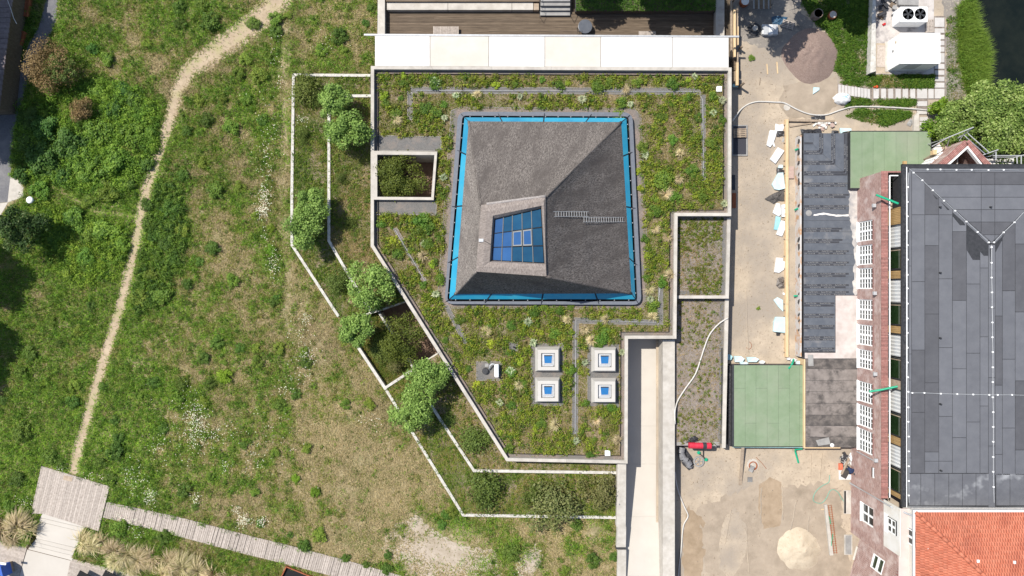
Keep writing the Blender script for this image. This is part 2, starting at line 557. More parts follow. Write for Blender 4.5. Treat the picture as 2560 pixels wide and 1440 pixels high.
# building yard with the pond notch
YARD_PX = [(1640, -5000), (2437, -5000), (2437, 75), (2462, 150), (2462, 205), (2436, 235), (2480, 320), (2560, 350), (6500, 600), (6500, 7000), (1640, 7000)]
m = MB(); m.sheet(PP(YARD_PX, ZS), ZS)
structure(m.build('sand_yard', m_sand), 'sandy building yard around the brick building')
m_water = M('pond_water', (0.006, 0.009, 0.005), (0.014, 0.017, 0.010), 0.6, 0.08, 0.02, 6, spec=0.4)
m = MB(); m.sheet([(XY(2380, 0, -0.9)[0], 400), (XY(2380, 0, -0.9)[0], XY(0, 520, -0.9)[1]), (500, XY(0, 620, -0.9)[1]), (500, 400)], -0.9)
structure(m.build('pond', m_water), 'dark still pond at the edge of the yard')
bank = MB()
bl = [(2437, -300), (2437, 75), (2462, 150), (2462, 205), (2436, 235), (2480, 320), (2560, 350), (2800, 420)]
for a, b in zip(bl, bl[1:]):
    pa, pb = P(a[0], a[1], ZS), P(b[0], b[1], ZS)
    d = (pb-pa).normalized(); nrm = Vector((-d.y, d.x, 0))
    bank.quad(pa, pb, pb+nrm*0.5+Vector((0, 0, -0.6)), pa+nrm*0.5+Vector((0, 0, -0.6)))
structure(bank.build('pond_bank', m_soil), 'earth bank of the pond')

# darker ground areas of the yard, each a thin sheet
m_dirty = M('grey_dirt', (0.24, 0.215, 0.19), (0.36, 0.32, 0.275), 1.0, 0.95, 0.3, 8, c3=(0.15, 0.135, 0.12), scale3=0.5, speck=(0.46, 0.40, 0.32), speckscale=5)
m_damp = M('damp_sand', (0.33, 0.245, 0.16), (0.44, 0.335, 0.23), 0.9, 0.85, 0.2, 6)
m_track = M('compacted_sand', (0.375, 0.305, 0.23), (0.46, 0.375, 0.285), 1.0, 0.95, 0.5, 5, c3=(0.31, 0.25, 0.185), scale3=0.4)
def patch(name, pts, mat, dz, seed, label, step=0.3, amp=0.14):
    m = MB(); m.sheet(ragged(PP(pts, ZS), step, amp, seed), ZS+dz)
    return structure(m.build(name, mat), label)
patch('dirty_ground', [(1846, -40), (2010, -40), (2000, 30), (2035, 60), (2020, 90), (1975, 100), (1940, 128), (1895, 118), (1850, 100)], m_dirty, 0.004, 41, 'grey soiled ground under the trees')
patch('dirty_ground', [(2345, -40), (2400, -40), (2415, 60), (2400, 180), (2410, 260), (2370, 300), (2362, 240), (2366, 60)], m_dirty, 0.005, 42, 'trampled grey earth along the pond')
patch('grey_gravel_ground', [(1960, 215), (2090, 190), (2100, 260), (2050, 290), (1975, 300), (1945, 260)], m_track, 0.006, 43, 'greyer compacted ground before the gravel heap')
patch('compacted_track', [(1735, 1300), (1752, 1262), (1830, 1235), (1900, 1205), (1990, 1215), (2060, 1205), (2105, 1230), (2108, 1330), (2130, 1400), (2130, 1520), (1850, 1520), (1775, 1440)], m_track, 0.006, 44, 'compacted greyer sand with wheel tracks', amp=.3)
patch('compacted_track', [(1898, 1212), (1925, 1193), (1952, 1205), (1956, 1260), (1950, 1315), (1910, 1322), (1896, 1270)], m_damp, 0.010, 45, 'oblong damp track in the sand', amp=0.06)
patch('damp_patch', [(1712, 1290), (1722, 1265), (1740, 1285), (1764, 1305), (1758, 1318), (1748, 1310), (1758, 1330), (1757, 1368), (1764, 1375), (1757, 1400), (1755, 1450), (1712, 1450), (1706, 1400)], m_damp, 0.009, 46, 'dark wet stain beside the hose')
patch('sand_ridge', [(1800, 1350), (1812, 1290), (1838, 1270), (1862, 1310), (1868, 1370), (1850, 1420), (1822, 1450), (1800, 1420)], m_sand, 0.012, 47, 'low pale sand ridge', amp=0.1)

# ruts and ridges: low relief in the sand
rut = MB()
for k, (a, b) in enumerate([((1869, 880), (1866, 720)), ((1868, 820), (1872, 900)), ((1865, 1310), (1872, 1430)), ((1828, 1275), (1812, 1360)), ((1903, 1220), (1901, 1310)), ((1955, 1215), (1957, 1300)),
                          ((2028, 1135), (2026, 1190)), ((2054, 1133), (2050, 1195)), ((1990, 1255), (1976, 1330)), ((2022, 1290), (2020, 1330)), ((1836, 1110), (1980, 1122))]):
    n = 12
    path = []
    for i in range(n+1):
        t = i/n
        p = P(a[0]+(b[0]-a[0])*t+R.uniform(-1, 1), a[1]+(b[1]-a[1])*t, ZS-0.015)
        path.append(p)
    rut.tube(path, 0.07, 5)
structure(rut.build('sand_ruts', m_sand), 'low ruts pressed in the sand')['kind'] = 'stuff'

clod = MB()
for k in range(2600):
    x_, y_ = R.uniform(1700, 2120), R.uniform(1125, 1445)
    if k % 2: x_, y_ = R.uniform(1845, 1975), R.uniform(130, 890)
    p = P(x_, y_, ZS); s_ = R.uniform(.015, .05)*(2.2 if R.random() < .06 else 1); a_ = R.uniform(0, 3)
    c_, d_ = math.cos(a_)*s_, math.sin(a_)*s_
    clod.add([(p.x+c_, p.y+d_, ZS), (p.x-d_, p.y+c_, ZS), (p.x-c_, p.y-d_, ZS), (p.x+d_, p.y-c_, ZS), (p.x, p.y, ZS+s_*1.2)], [(0, 1, 4), (1, 2, 4), (2, 3, 4), (3, 0, 4)])
structure(clod.build('sand_clods', m_track), 'small clods and stones strewn over the sand')['kind'] = 'stuff'

# ------------------------------------------------------------------ terraces beside the planted roof
def block(name, px, z, mat, z0=-0.4):
    m = MB(); m.prism(PP(px, z), z0, z)
    o = m.build(name, mat)
    return structure(o, 'planted terrace bed between white walls')
TERR1N = [(733, 189), (925, 190), (925, 240), (822, 240), (822, 602), (925, 772), (892, 792), (872, 830), (845, 790), (731, 613)]
TERR2N = [(822, 240), (928, 240), (928, 615), (1012, 752), (945, 775), (925, 772), (822, 602)]
TERR1S = [(965, 972), (1030, 925), (1075, 1010), (1185, 1177), (1545, 1184), (1545, 1293), (1158, 1289)]
TERR2S = [(1030, 925), (1095, 885), (1266, 1152), (1545, 1158), (1545, 1180), (1185, 1175), (1075, 1010)]
COURTW = [(893, 793), (944, 778), (980, 833), (1031, 918), (964, 968), (893, 865)]
block('terrace_bed', TERR1N, 0.3, m_rsoil)
block('terrace_bed', TERR2N, 0.6, m_rsoil)
block('terrace_bed', TERR1S, 0.3, m_rsoil)
block('terrace_bed', TERR2S, 0.6, m_rsoil)
block('terrace_bed', COURTW, -0.25, m_rsoil, -2.4)

def low_wall(pts, width, ztop, z0, label, closed=False, name='garden_wall'):
    m = MB(); m.strip(PP(pts, ztop), width, z0, ztop, closed)
    o = m.build(name, m_weath)
    return tag(o, label, 'wall', 'low white walls of the planted terraces')
low_wall([(926, 188.5), (733.5, 187), (729.5, 480), (729.5, 612), (846, 791)], 0.27, 0.45, -0.5, 'white outer wall running from the roof corner down past the meadow track')
low_wall([(893, 865), (965, 974)], 0.29, 0.45, -2.4, 'short bright white wall on the meadow side of the sunken angled court')
low_wall([(966, 976), (1158, 1288), (1543, 1294)], 0.27, 0.45, -0.5, 'white outer wall bending round the foot of the planted terraces to the ramp')
low_wall([(928, 239.5), (822, 239.5), (822, 602), (872, 688), (928, 780)], 0.27, 0.8, -0.3, 'white inner wall stepping down between the two upper terraces')
low_wall([(1074, 1008), (1185, 1177), (1545, 1182)], 0.27, 0.8, -0.3, 'white inner wall bending between the two lower terraces')
low_wall([(890, 793), (945, 776), (1014, 752)], 0.25, 0.5, -2.4, 'cross wall closing the upper end of the sunken angled court')
low_wall([(964, 969), (1030, 926), (1095, 885)], 0.25, 0.5, -2.4, 'cross wall closing the lower end of the sunken angled court')
low_wall([(948, 783), (981, 836)], 0.2, 0.0, -2.4, 'short inner wall inside the sunken angled court')
low_wall([(1019, 896), (1032, 919)], 0.2, 0.0, -2.4, 'stub of wall beside the lower cross wall in the sunken court')

# ------------------------------------------------------------------ ramp
ramp = thing('concrete_ramp', 'pale concrete ramp sunk between walls beside the planted roof', 'ramp', P(1615, 1150, -1.1))
def rampz(y):
    return -1.1 if y <= 1160 else -1.1+(y-1160)/280*1.15
def ramp_slab(y0, y1):
    m = MB()
    z0, z1 = rampz(y0), rampz(y1)
    a, b = P(1552, y0, z0), P(1672, y0, z0)
    c, d = P(1672, y1, z1), P(1552, y1, z1)
    a.y -= 0.006; b.y -= 0.006; c.y += 0.006; d.y += 0.006
    low = Vector((0, 0, -0.4))
    m.add([a, b, c, d, a+low, b+low, c+low, d+low], [(0, 1, 2, 3), (4, 7, 6, 5), (0, 4, 5, 1), (1, 5, 6, 2), (2, 6, 7, 3), (3, 7, 4, 0)])
    m.build('floor_slab', m_conc_r, ramp)
m_conc_r = M('ramp_concrete', (0.59, 0.54, 0.475), (0.64, 0.59, 0.52), 0.4, 0.85, 0.05, 30, rnd=0.02)
for a, b in ((838, 1065), (1065, 1160), (1160, 1292), (1292, 1440), (1440, 1700)):
    ramp_slab(a, b)
m = MB()
for a, b in ((849, 1000), (1000, 1155), (1155, 1323), (1323, 1520)):
    m = MB()
    pa, pb = PP([(1657, a), (1687, a)], 1.5), PP([(1687, b), (1657, b)], 1.5)
    q = pa+pb
    q[0] = (q[0][0], q[0][1]-0.004); q[1] = (q[1][0], q[1][1]-0.004); q[2] = (q[2][0], q[2][1]+0.004); q[3] = (q[3][0], q[3][1]+0.004)
    m.prism(q, -1.6, 1.5)
    m.build('side_wall', m_conc, ramp)
def zl(y):
    return 1.7 if y <= 1163 else max(0.25, 1.7-(y-1163)/277*1.45)
for a, b in ((1160, 1317), (1317, 1368), (1375, 1520)):
    za, zb = zl(a), zl(b)
    m = MB()
    A0, A1 = P(1544, a, za), P(1565.5, a, za); B0, B1 = P(1541, b, zb), P(1564.5, b, zb)
    m.prism([(A0.x, A0.y), (A1.x, A1.y), (B1.x, B1.y), (B0.x, B0.y)], -1.6, 0, zs=[za, za, zb, zb])
    m.build('parapet_wall', m_conc, ramp)
m = MB(); p = P(1553, 1371.5, 0.6); m.box(p.x-0.5, p.x+0.45, p.y-0.12, p.y+0.12, -1.5, 0.45); m.build('expansion_gap', m_darkm, ramp)

# ------------------------------------------------------------------ soil beds beside the ramp
BED1 = [(1697, 545), (1806, 545), (1803, 739), (1694, 738)]
BED2 = [(1692, 748), (1808, 748), (1803, 1112), (1692, 1112)]
def bed(name, px, z):
    m = MB(); m.prism(PP(px, z), -1.5, z)
    structure(m.build(name, m_bsoil), 'sparse soil bed beside the ramp')
m_bsoil = M('bed_soil', (0.19, 0.155, 0.13), (0.32, 0.27, 0.23), 2.5, 0.95, 0.5, 10, speck=(0.42, 0.36, 0.30), speckscale=12)
bed('soil_bed', [(1690, 538), (1822, 538), (1820, 742), (1690, 742)], 1.5)
bed('soil_bed', [(1688, 744), (1816, 744), (1812, 1114), (1688, 1114)], 0.9)
def yard_wall(pts, width, ztop, z0, label):
    m = MB(); m.strip(PP(pts, ztop), width, z0, ztop)
    tag(m.build('retaining_wall', m_conc), label, 'wall', 'pale retaining walls along the yard')
yard_wall([(1822.5, 545), (1818, 739)], 0.33, 1.75, -1.5, 'pale wall between the upper sparse soil bed and the yard')
yard_wall([(1694, 742.5), (1822, 742.5)], 0.3, 1.78, -1.5, 'pale cross wall between the two sparse soil beds')
yard_wall([(1817.5, 748), (1809.5, 1120)], 0.36, 1.15, -1.5, 'pale wall between the lower sparse soil bed and the yard')
def strip_sheet(name, pts, width, z, mat, label):
    m = MB(); m.strip(PP(pts, z), width, z-0.01, z)
    return structure(m.build(name, mat), label)
strip_sheet('gravel_strip', [(1811, 548), (1808, 736)], 0.36, 1.512, m_gravel, 'grey gravel strip along the upper soil bed')
strip_sheet('gravel_strip', [(1697, 732), (1806, 732)], 0.36, 1.516, m_gravel, 'grey gravel strip at the foot of the upper soil bed')
strip_sheet('gravel_strip', [(1805, 750), (1800, 1110)], 0.38, 0.912, m_gravel, 'grey gravel strip along the lower soil bed')
strip_sheet('gravel_strip', [(1692, 1109), (1798, 1109)], 0.36, 0.916, m_conc_g, 'grey edge strip at the end of the lower soil bed')
# ------------------------------------------------------------------ main building with the planted roof
B = thing('green_roof_building', 'low concrete building with a planted flat roof and pale parapet round a thatched pyramid', 'building', P(1400, 650, -1.5))
PAR = [(931, 169), (1825, 172.5), (1824, 536), (1690, 536), (1687, 843), (1566, 843), (1565, 1155), (1268, 1149), (930.5, 614)]
PARW = PP(PAR, ZPAR)
L_, R_ = offset_line(PARW, 0.155, True)
def perim(pts, step):
    """split every edge of a closed outline in pieces"""
    out = []
    n = len(pts)
    for i in range(n):
        a, b = Vector(pts[i]), Vector(pts[(i+1) % n])
        k = max(1, round((b-a).length/step))
        out.append((i, k))
    return out
for i, k in perim(PARW, 5.6):
    j = (i+1) % len(PARW)
    for s in range(k):
        t0, t1 = s/k, (s+1)/k
        a = Vector(L_[i]).lerp(Vector(L_[j]), t0); b = Vector(L_[i]).lerp(Vector(L_[j]), t1)
        c = Vector(R_[i]).lerp(Vector(R_[j]), t1); d = Vector(R_[i]).lerp(Vector(R_[j]), t0)
        u = (b-a).normalized()*0.008
        if s > 0: a = a+u; d = d+u
        if s < k-1: b = b-u; c = c-u
        m = MB(); m.prism([tuple(a), tuple(d), tuple(c), tuple(b)], ZPAR-0.12, ZPAR)
        m.build('coping_stone', m_conc, B)
m = MB(); m.strip(PARW, 0.27, -3.3, ZPAR-0.125, True)
m.build('outer_wall', m_conc, B)

# patio well in the roof
PO = [(928, 377), (1093, 379), (1084, 500), (928, 499)]
PI_ = [(943, 386.5), (1086, 387.5), (1078, 493), (943, 492)]
po, pi = PP(PO, ZPAR), PP(PI_, ZPAR)
for k in range(4):
    j = (k+1) % 4
    m = MB(); m.prism([po[k], po[j], pi[j], pi[k]], -1.6, ZPAR+0.003)
    m.build('patio_wall', m_conc, B)
m = MB(); m.prism(PP([(935, 380), (1090, 380), (1085, 498), (935, 498)], ZPAR), -1.7, -1.45)
m.build('patio_floor', M('patio_floor', (0.25, 0.16, 0.11), (0.33, 0.22, 0.16), 2, 0.9, 0.2, 10), B)
m = MB(); m.prism(PP([(944, 776), (1014, 750), (1098, 886), (1030, 926), (980, 833)], 0.4), -2.0, -1.7)
structure(m.build('sunken_court_floor', MATS['patio_floor']), 'dark floor of the sunken angled court')

# planted roof surface
inner = offset_line(PARW, 0.14, True)
ar = sum(PARW[i][0]*PARW[(i+1) % 9][1]-PARW[(i+1) % 9][0]*PARW[i][1] for i in range(9))
roof_in = inner[0] if ar > 0 else inner[1]
_o = list(roof_in)
_n = [XY(930, 499.5, ZPAR), XY(1084, 500, ZPAR), XY(1093, 379, ZPAR), XY(930, 377.5, ZPAR)]
_n[0] = (roof_in[8][0], _n[0][1]); _n[3] = (roof_in[0][0], _n[3][1])
m = MB(); m.sheet(_o+_n, ZR)
m.build('planted_roof', m_rsoil, B)
ROOF_POLY = roof_in
m = MB(); rim = PP(PAR, ZR)
gl, gr = offset_line(PARW, 0.47, True)
gut = gl if ar > 0 else gr
g2 = offset_line(PARW, 0.50, True); gut2 = g2[0] if ar > 0 else g2[1]
for i in range(9):
    j = (i+1) % 9
    m.quad((*roof_in[i], ZR+0.02), (*roof_in[j], ZR+0.02), (*gut[j], ZR+0.02), (*gut[i], ZR+0.02))
m.build('edge_gravel', m_gravp, B)
m = MB()
for i in range(9):
    j = (i+1) % 9
    m.prism([gut[i], gut[j], gut2[j], gut2[i]], ZR-0.05, ZR+0.16)
m.build('bed_edging', m_black, B)

# gravel strips and beds on the roof, each with thin metal edging
GRAV = []
def gravel(px, mat=m_gravel, dz=0.03, edge=True, name='gravel_strip', label='grey gravel strip through the roof planting'):
    poly = PP(px, ZR)
    GRAV.append(poly)
    m = MB(); m.sheet(poly, ZR+dz)
    o = structure(m.build(name, mat), label)
    if edge:
        m = MB(); m.strip(poly, 0.03, ZR-0.02, ZR+dz+0.035, True)
        m.build('metal_edging', m_edge, o)
    return o
gravel([(1028, 218), (1752, 221), (1752, 237), (1028, 233)])
gravel([(1019, 225), (1031, 234), (1031, 300), (1019, 300)], dz=0.034)
gravel([(1751, 238), (1763, 238), (1763, 455), (1755, 455)], dz=0.036)
gravel([(1432, 794), (1645, 800), (1645, 813), (1446, 808), (1444, 1090), (1430, 1090)])
gravel([(1645, 712), (1657, 712), (1657, 813), (1646, 813)], dz=0.036)
gravel([(983, 572), (993, 570), (1066, 700), (1057, 706)], m_gravp)
gravel([(1110, 765), (1120, 762), (1170, 853), (1160, 860)])
gravel([(1328, 859), (1408, 859), (1407, 1014), (1328, 1014)], name='gravel_bed', label='grey gravel bed under the pair of skylights nearer the vent')
gravel([(1469, 859), (1546, 861), (1546, 1017), (1469, 1014)], name='gravel_bed', label='grey gravel bed under the pair of skylights beside the ramp')
gravel([(1191, 904), (1256, 904), (1255, 951), (1191, 951)], name='gravel_bed', label='small gravel bed under the vent equipment')
gravel([(1274, 856), (1294, 856), (1294, 877), (1274, 877)], name='gravel_bed', label='tiny gravel square with a stub pipe')
gravel([(936, 339), (1103, 342), (1103, 378), (936, 376)], name='gravel_bed', label='grey gravel area above the patio well')
gravel([(936, 501), (1092, 501), (1090, 538), (936, 536)], name='gravel_bed', label='grey gravel area below the patio well')
CURBO = [(1132, 272), (1597, 274), (1627, 772), (1097, 770)]
gravel([(1128, 277), (1150, 268), (1585, 271), (1602, 290), (1624, 745), (1605, 773), (1105, 770), (1094, 745)], m_gravp, 0.025, name='gravel_ring', label='pinkish gravel ring round the thatched pyramid')
# conductor pipes along the strips
m = MB()
for line in ([(1040, 226), (1745, 229), (1757, 250), (1759, 440)], [(1438, 1085), (1440, 800), (1640, 806), (1650, 720)], [(988, 575), (1062, 702)]):
    m.tube([P(x, y, ZR+0.09) for x, y in line], 0.025, 5)
tag(m.build('conductor_wire', m_metal), 'thin grey wire running along the gravel strips on the planted roof', 'wire')

# white plates
for (x, y, s, lab) in ((1798, 222, 0.5, 'square white plate in the planting at the upper yard corner of the roof'), (1519, 1133, 0.5, 'square white plate in the planting at the ramp corner of the roof')):
    m = MB(); p = P(x, y, ZR+0.2); m.obox(p.x, p.y, ZR, ZR+0.2, s, s, 0.02); m.obox(p.x, p.y, ZR+0.2, ZR+0.215, s*0.6, s*0.6, 0.02)
    tag(m.build('access_plate', m_white), lab, 'plate')

# ------------------------------------------------------------------ thatched pyramid with blue glass skirt and top light
T = thing('thatched_pyramid', 'tall thatched pyramid roof with blue glass skirt and tilted top light', 'roof', P(1365, 530, ZR))
m_curb = M('slate_curb', (0.15, 0.165, 0.195), (0.19, 0.205, 0.235), 5, 0.7, 0.05, 30, rnd=0.04)
def round_rect(pts, r, n=6):
    out = []
    k = len(pts)
    for i in range(k):
        p0, p1, p2 = Vector(pts[i-1]), Vector(pts[i]), Vector(pts[(i+1) % k])
        a = p1+(p0-p1).normalized()*r; b = p1+(p2-p1).normalized()*r
        for t in range(n+1):
            u = t/n
            out.append(tuple((1-u)**2*a+2*u*(1-u)*p1+u*u*b))
    return out
ZC, ZG, ZE = 2.5, 2.62, 2.95
co = round_rect(PP([(1145, 279), (1581, 281), (1604, 762), (1111, 760)], ZC), 0.85)
ci = round_rect(PP([(1156, 289), (1572, 291), (1594, 753.5), (1118, 753.5)], ZC), 0.40)
for k in range(4):
    m = MB()
    n = 7
    seq = [k*n+3+i for i in range(n+1)]
    seq = [s % 28 for s in seq]
    for a, b in zip(seq, seq[1:]):
        m.prism([co[a], co[b], ci[b], ci[a]], ZR, ZC)
    m.build('slate_curb', m_curb, T)
m = MB(); m.prism(ci, ZR, ZR+0.12); m.build('gutter_shade_floor', m_black, T)  # black floor paints the glass overhang's shadow along the curb
go = PP([(1161, 293.5), (1566, 295), (1588.5, 748), (1123, 748)], ZG)
gi = PP([(1172, 303.5), (1553, 305), (1578.5, 733.5), (1138, 735)], ZE)
m_blue = M('blue_glass', (0.012, 0.31, 0.50), (0.05, 0.36, 0.50), 1.6, 0.16, spec=0.6, rnd=0.14, c3=(0.012, 0.24, 0.42), scale3=0.4, lo3=0.45, hi3=0.7)
bs = m_blue.node_tree.nodes['Principled BSDF']; bs.inputs['Coat Weight'].default_value = 0.3
splits = [[1250, 1360, 1472], [385, 519, 655], [1493, 1355, 1219], [651, 516, 381]]
m_joint = M('joint_profile', (0.03, 0.035, 0.05), rough=0.5)
for s in range(4):
    a0, a1 = Vector(go[s]), Vector(go[(s+1) % 4]); b0, b1 = Vector(gi[s]), Vector(gi[(s+1) % 4])
    ts = [0.0]
    for v in splits[s]:
        px = [(1161, 1566), (295, 748), (1588.5, 1123), (748, 293.5)][s]
        ts.append((v-px[0])/(px[1]-px[0]))
    ts.append(1.0)
    for t0, t1 in zip(ts, ts[1:]):
        e0 = 0.004 if t0 > 0 else 0.0; e1 = 0.004 if t1 < 1 else 0.0
        A, Bq = a0.lerp(a1, t0+e0), a0.lerp(a1, t1-e1); C, D = b0.lerp(b1, t1-e1), b0.lerp(b1, t0+e0)
        m = MB()
        vs = [(A.x, A.y, ZG), (Bq.x, Bq.y, ZG), (C.x, C.y, ZE), (D.x, D.y, ZE)]
        m.add(vs+[(x, y, z-0.03) for x, y, z in vs], [(0, 1, 2, 3), (7, 6, 5, 4), (0, 4, 5, 1), (1, 5, 6, 2), (2, 6, 7, 3), (3, 7, 4, 0)])
        m.build('blue_glass_panel', m_blue, T)
    for t in ts[:-1]:
        A, D = a0.lerp(a1, t), b0.lerp(b1, t)
        out = (A-D).normalized()*0.47
        m = MB(); m.tube([(D.x, D.y, ZE+0.012), (A.x, A.y, ZG+0.015), (A.x+out.x, A.y+out.y, ZC+0.012)], 0.035, 5)
        m.build('glazing_bar', m_joint, T)
    nb = 13
    m = MB()
    for k in range(nb):
        q = a0.lerp(a1, (k+0.5)/nb)
        out = (q-b0.lerp(b1, (k+0.5)/nb)).normalized()
        m.box(q.x+out.x*0.1-0.035, q.x+out.x*0.1+0.035, q.y+out.y*0.1-0.035, q.y+out.y*0.1+0.035, ZC-0.05, ZG)
    m.build('glass_clip', m_metal, T)['kind'] = 'stuff'

# thatch: fine reed surface between the eaves and the collar of the top light
EA = PP([(1172, 303.5), (1553, 305), (1578.5, 733.5), (1138, 735)], ZE)
ZT = [9.0, 9.7, 9.2, 8.6]
RA = [P(1203, 513, 9.0), P(1364, 492, 9.7), P(1366, 691, 9.2), P(1190, 679, 8.6)]
EV = [Vector((x, y, ZE+0.0)) for x, y in EA]
def reed(name, seed, dx, dy, c1, c2, c3):
    """thatch: reeds drawn out down the slope, blotchy weathering"""
    ang = math.atan2(dy, dx)
    return M(name, c1, c2, 6.0, 0.95, 0.9, 9, c3=c3, scale3=0.35, lo3=0.44, hi3=0.72, stretch=(0.5, 2.4, 1.0, ang), spec=0.1)
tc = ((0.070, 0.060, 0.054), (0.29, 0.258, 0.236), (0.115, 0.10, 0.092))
def thatch_face(i, nu=40, nv=40, sag=0.35, seed=0):
    j = (i+1) % 4
    ns = VNoise(50+i)
    m = MB()
    vs = []
    e = EV[j]-EV[i]
    nrm = (e.cross(RA[i]-EV[i])).normalized()
    if nrm.z < 0: nrm = -nrm
    for a in range(nu+1):
        for b in range(nv+1):
            u, v = a/nu, b/nv
            p = EV[i].lerp(EV[j], u).lerp(RA[i].lerp(RA[j], u), v)
            edge = min(1.0, 8*min(u, 1-u), 8*min(v, 1-v))
            n = ns(np.array([u*9.0]), np.array([v*9.0]), 1.0)[0]-0.5
            k = -sag*math.sin(math.pi*v)*edge*0.5
            p = p+nrm*(k+n*0.10*edge)
            vs.append(p)
    fs = [(a*(nv+1)+b, (a+1)*(nv+1)+b, (a+1)*(nv+1)+b+1, a*(nv+1)+b+1) for a in range(nu) for b in range(nv)]
    m.add(vs, fs)
    d = (RA[i]+RA[j])/2-(EV[i]+EV[j])/2
    cc = [tuple(v*1.45 for v in c) for c in tc] if i == 3 else tc      # the meadow side is paler
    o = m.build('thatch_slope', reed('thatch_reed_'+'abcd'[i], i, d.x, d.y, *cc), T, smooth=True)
    return o
for i in range(4): thatch_face(i)
# rounded ridges over the hips
for i in range(4):
    m = MB(); pts = []
    for k in range(25):
        t = k/24
        p = EV[i].lerp(RA[i], t)+Vector((0, 0, -0.12*math.sin(math.pi*t)))
        pts.append(p-Vector((0, 0, 0.08)))
    m.tube(pts, 0.14, 8)
    m.build('hip_roll', MATS['thatch_reed_'+'abcd'[i]], T, smooth=True)
# eaves edge
m = MB()
for i in range(4):
    j = (i+1) % 4
    a, b = EV[i], EV[j]
    m.quad(a, b, b+Vector((0, 0, -0.25)), a+Vector((0, 0, -0.25)))
m.build('eaves_edge', M('reed_ends', (0.08, 0.07, 0.06), (0.13, 0.11, 0.10), 12, 0.95, 0.3, 20), T)
# collar: outer ring -> crest -> glass
m_coll = M('collar_reed', (0.20, 0.165, 0.145), (0.40, 0.345, 0.31), 7.0, 0.95, 0.8, 10, stretch=(2.4, 0.6, 1.0))
m_coll2 = M('collar_reed_side', (0.19, 0.16, 0.14), (0.36, 0.31, 0.28), 7.0, 0.95, 0.8, 10, stretch=(0.6, 2.4, 1.0))
GLp = [P(1237, 549, 8.9), P(1353, 521, 9.4), P(1361, 658, 9.0), P(1229, 651, 8.5)]
CR = [P(1232, 539, 9.35), P(1354, 514, 9.9), P(1364, 661, 9.5), P(1224, 655, 8.95)]
for i in range(4):
    j = (i+1) % 4
    m = MB()
    n = 24
    prof = [(0.0, RA), (1.0, CR)]
    vs = []
    for a in range(n+1):
        u = a/n
        o_ = RA[i].lerp(RA[j], u); c_ = CR[i].lerp(CR[j], u); g_ = GLp[i].lerp(GLp[j], u)
        jit = R.uniform(-0.012, 0.012)
        vs += [o_-Vector((0, 0, 0.25)), o_+Vector((0, 0, 0.12+jit)), o_.lerp(c_, 0.5)+Vector((0, 0, 0.16+jit)), c_+Vector((0, 0, jit)), g_.lerp(c_, 0.3), g_-Vector((0, 0, 0.15))]
    q = 6
    fs = [(a*q+b, (a+1)*q+b, (a+1)*q+b+1, a*q+b+1) for a in range(n) for b in range(q-1)]
    m.add(vs, fs)
    m.build('thatch_collar', m_coll if i in (0, 2) else m_coll2, T)
m = MB(); m.tube([RA[0].lerp(RA[1], t/12)+Vector((0, .03, .06+.05*math.sin(t*1.7))) for t in range(1, 13)], .13, 7); m.build('crest_roll', M('crest_reed', (.30, .27, .25), (.46, .42, .40), 9, .95, .6, 14), T, smooth=True)
# top light: five by three panes
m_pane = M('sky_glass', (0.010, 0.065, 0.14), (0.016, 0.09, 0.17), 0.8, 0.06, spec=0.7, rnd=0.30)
m_pane2 = M('sky_glass_reflection', (0.03, 0.105, 0.27), (0.04, 0.125, 0.31), 0.8, 0.06, spec=0.7, rnd=0.12)  # bluer copy with the sky's reflection put into its colour
m_bar = M('roof_light_bar', (0.30, 0.31, 0.31), (0.25, 0.26, 0.26), 3, 0.5, metal=0.2)
def bil(u, v, dz=0.0):
    p = GLp[0].lerp(GLp[1], u).lerp(GLp[3].lerp(GLp[2], u), v)
    return p+Vector((0, 0, dz))
US = [0.0, 0.19, 0.385, 0.59, 0.79, 1.0]; VS = [0.0, 0.34, 0.68, 1.0]
for a in range(5):
    for b in range(3):
        du, dv = 0.012, 0.012
        u0, u1, v0, v1 = US[a]+du, US[a+1]-du, VS[b]+dv, VS[b+1]-dv
        op = (b == 1 and a in (2, 3))
        dz = 0.10 if op else -0.02
        if op:
            m = MB()
            ring_o = [bil(u0, v0, 0.11), bil(u1, v0, 0.11), bil(u1, v1, 0.11), bil(u0, v1, 0.11)]
            ring_i = [bil(u0+.018, v0+.025, 0.11), bil(u1-.018, v0+.025, 0.11), bil(u1-.018, v1-.025, 0.11), bil(u0+.018, v1-.025, 0.11)]
            for k in range(4):
                j = (k+1) % 4
                m.quad(ring_o[k], ring_o[j], ring_i[j], ring_i[k])
                m.quad(ring_o[k], ring_o[j], ring_o[j]-Vector((0, 0, .15)), ring_o[k]-Vector((0, 0, .15)))
            fr = m.build('vent_frame', m_bar, T)
            u0 += .018; u1 -= .018; v0 += .025; v1 -= .025
        m = MB(); m.quad(bil(u0, v0, dz), bil(u1, v0, dz), bil(u1, v1, dz), bil(u0, v1, dz))
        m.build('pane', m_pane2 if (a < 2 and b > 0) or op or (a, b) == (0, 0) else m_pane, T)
for a in range(1, 5):
    m = MB(); m.tube([bil(US[a], v, 0.0) for v in (0, .34, .68, 1)], 0.04, 4); m.build('glazing_bar', m_bar, T)
for b in range(1, 3):
    m = MB(); m.tube([bil(u, VS[b], 0.0) for u in (0, .5, 1)], 0.035, 4); m.build('glazing_bar', m_darkm, T)
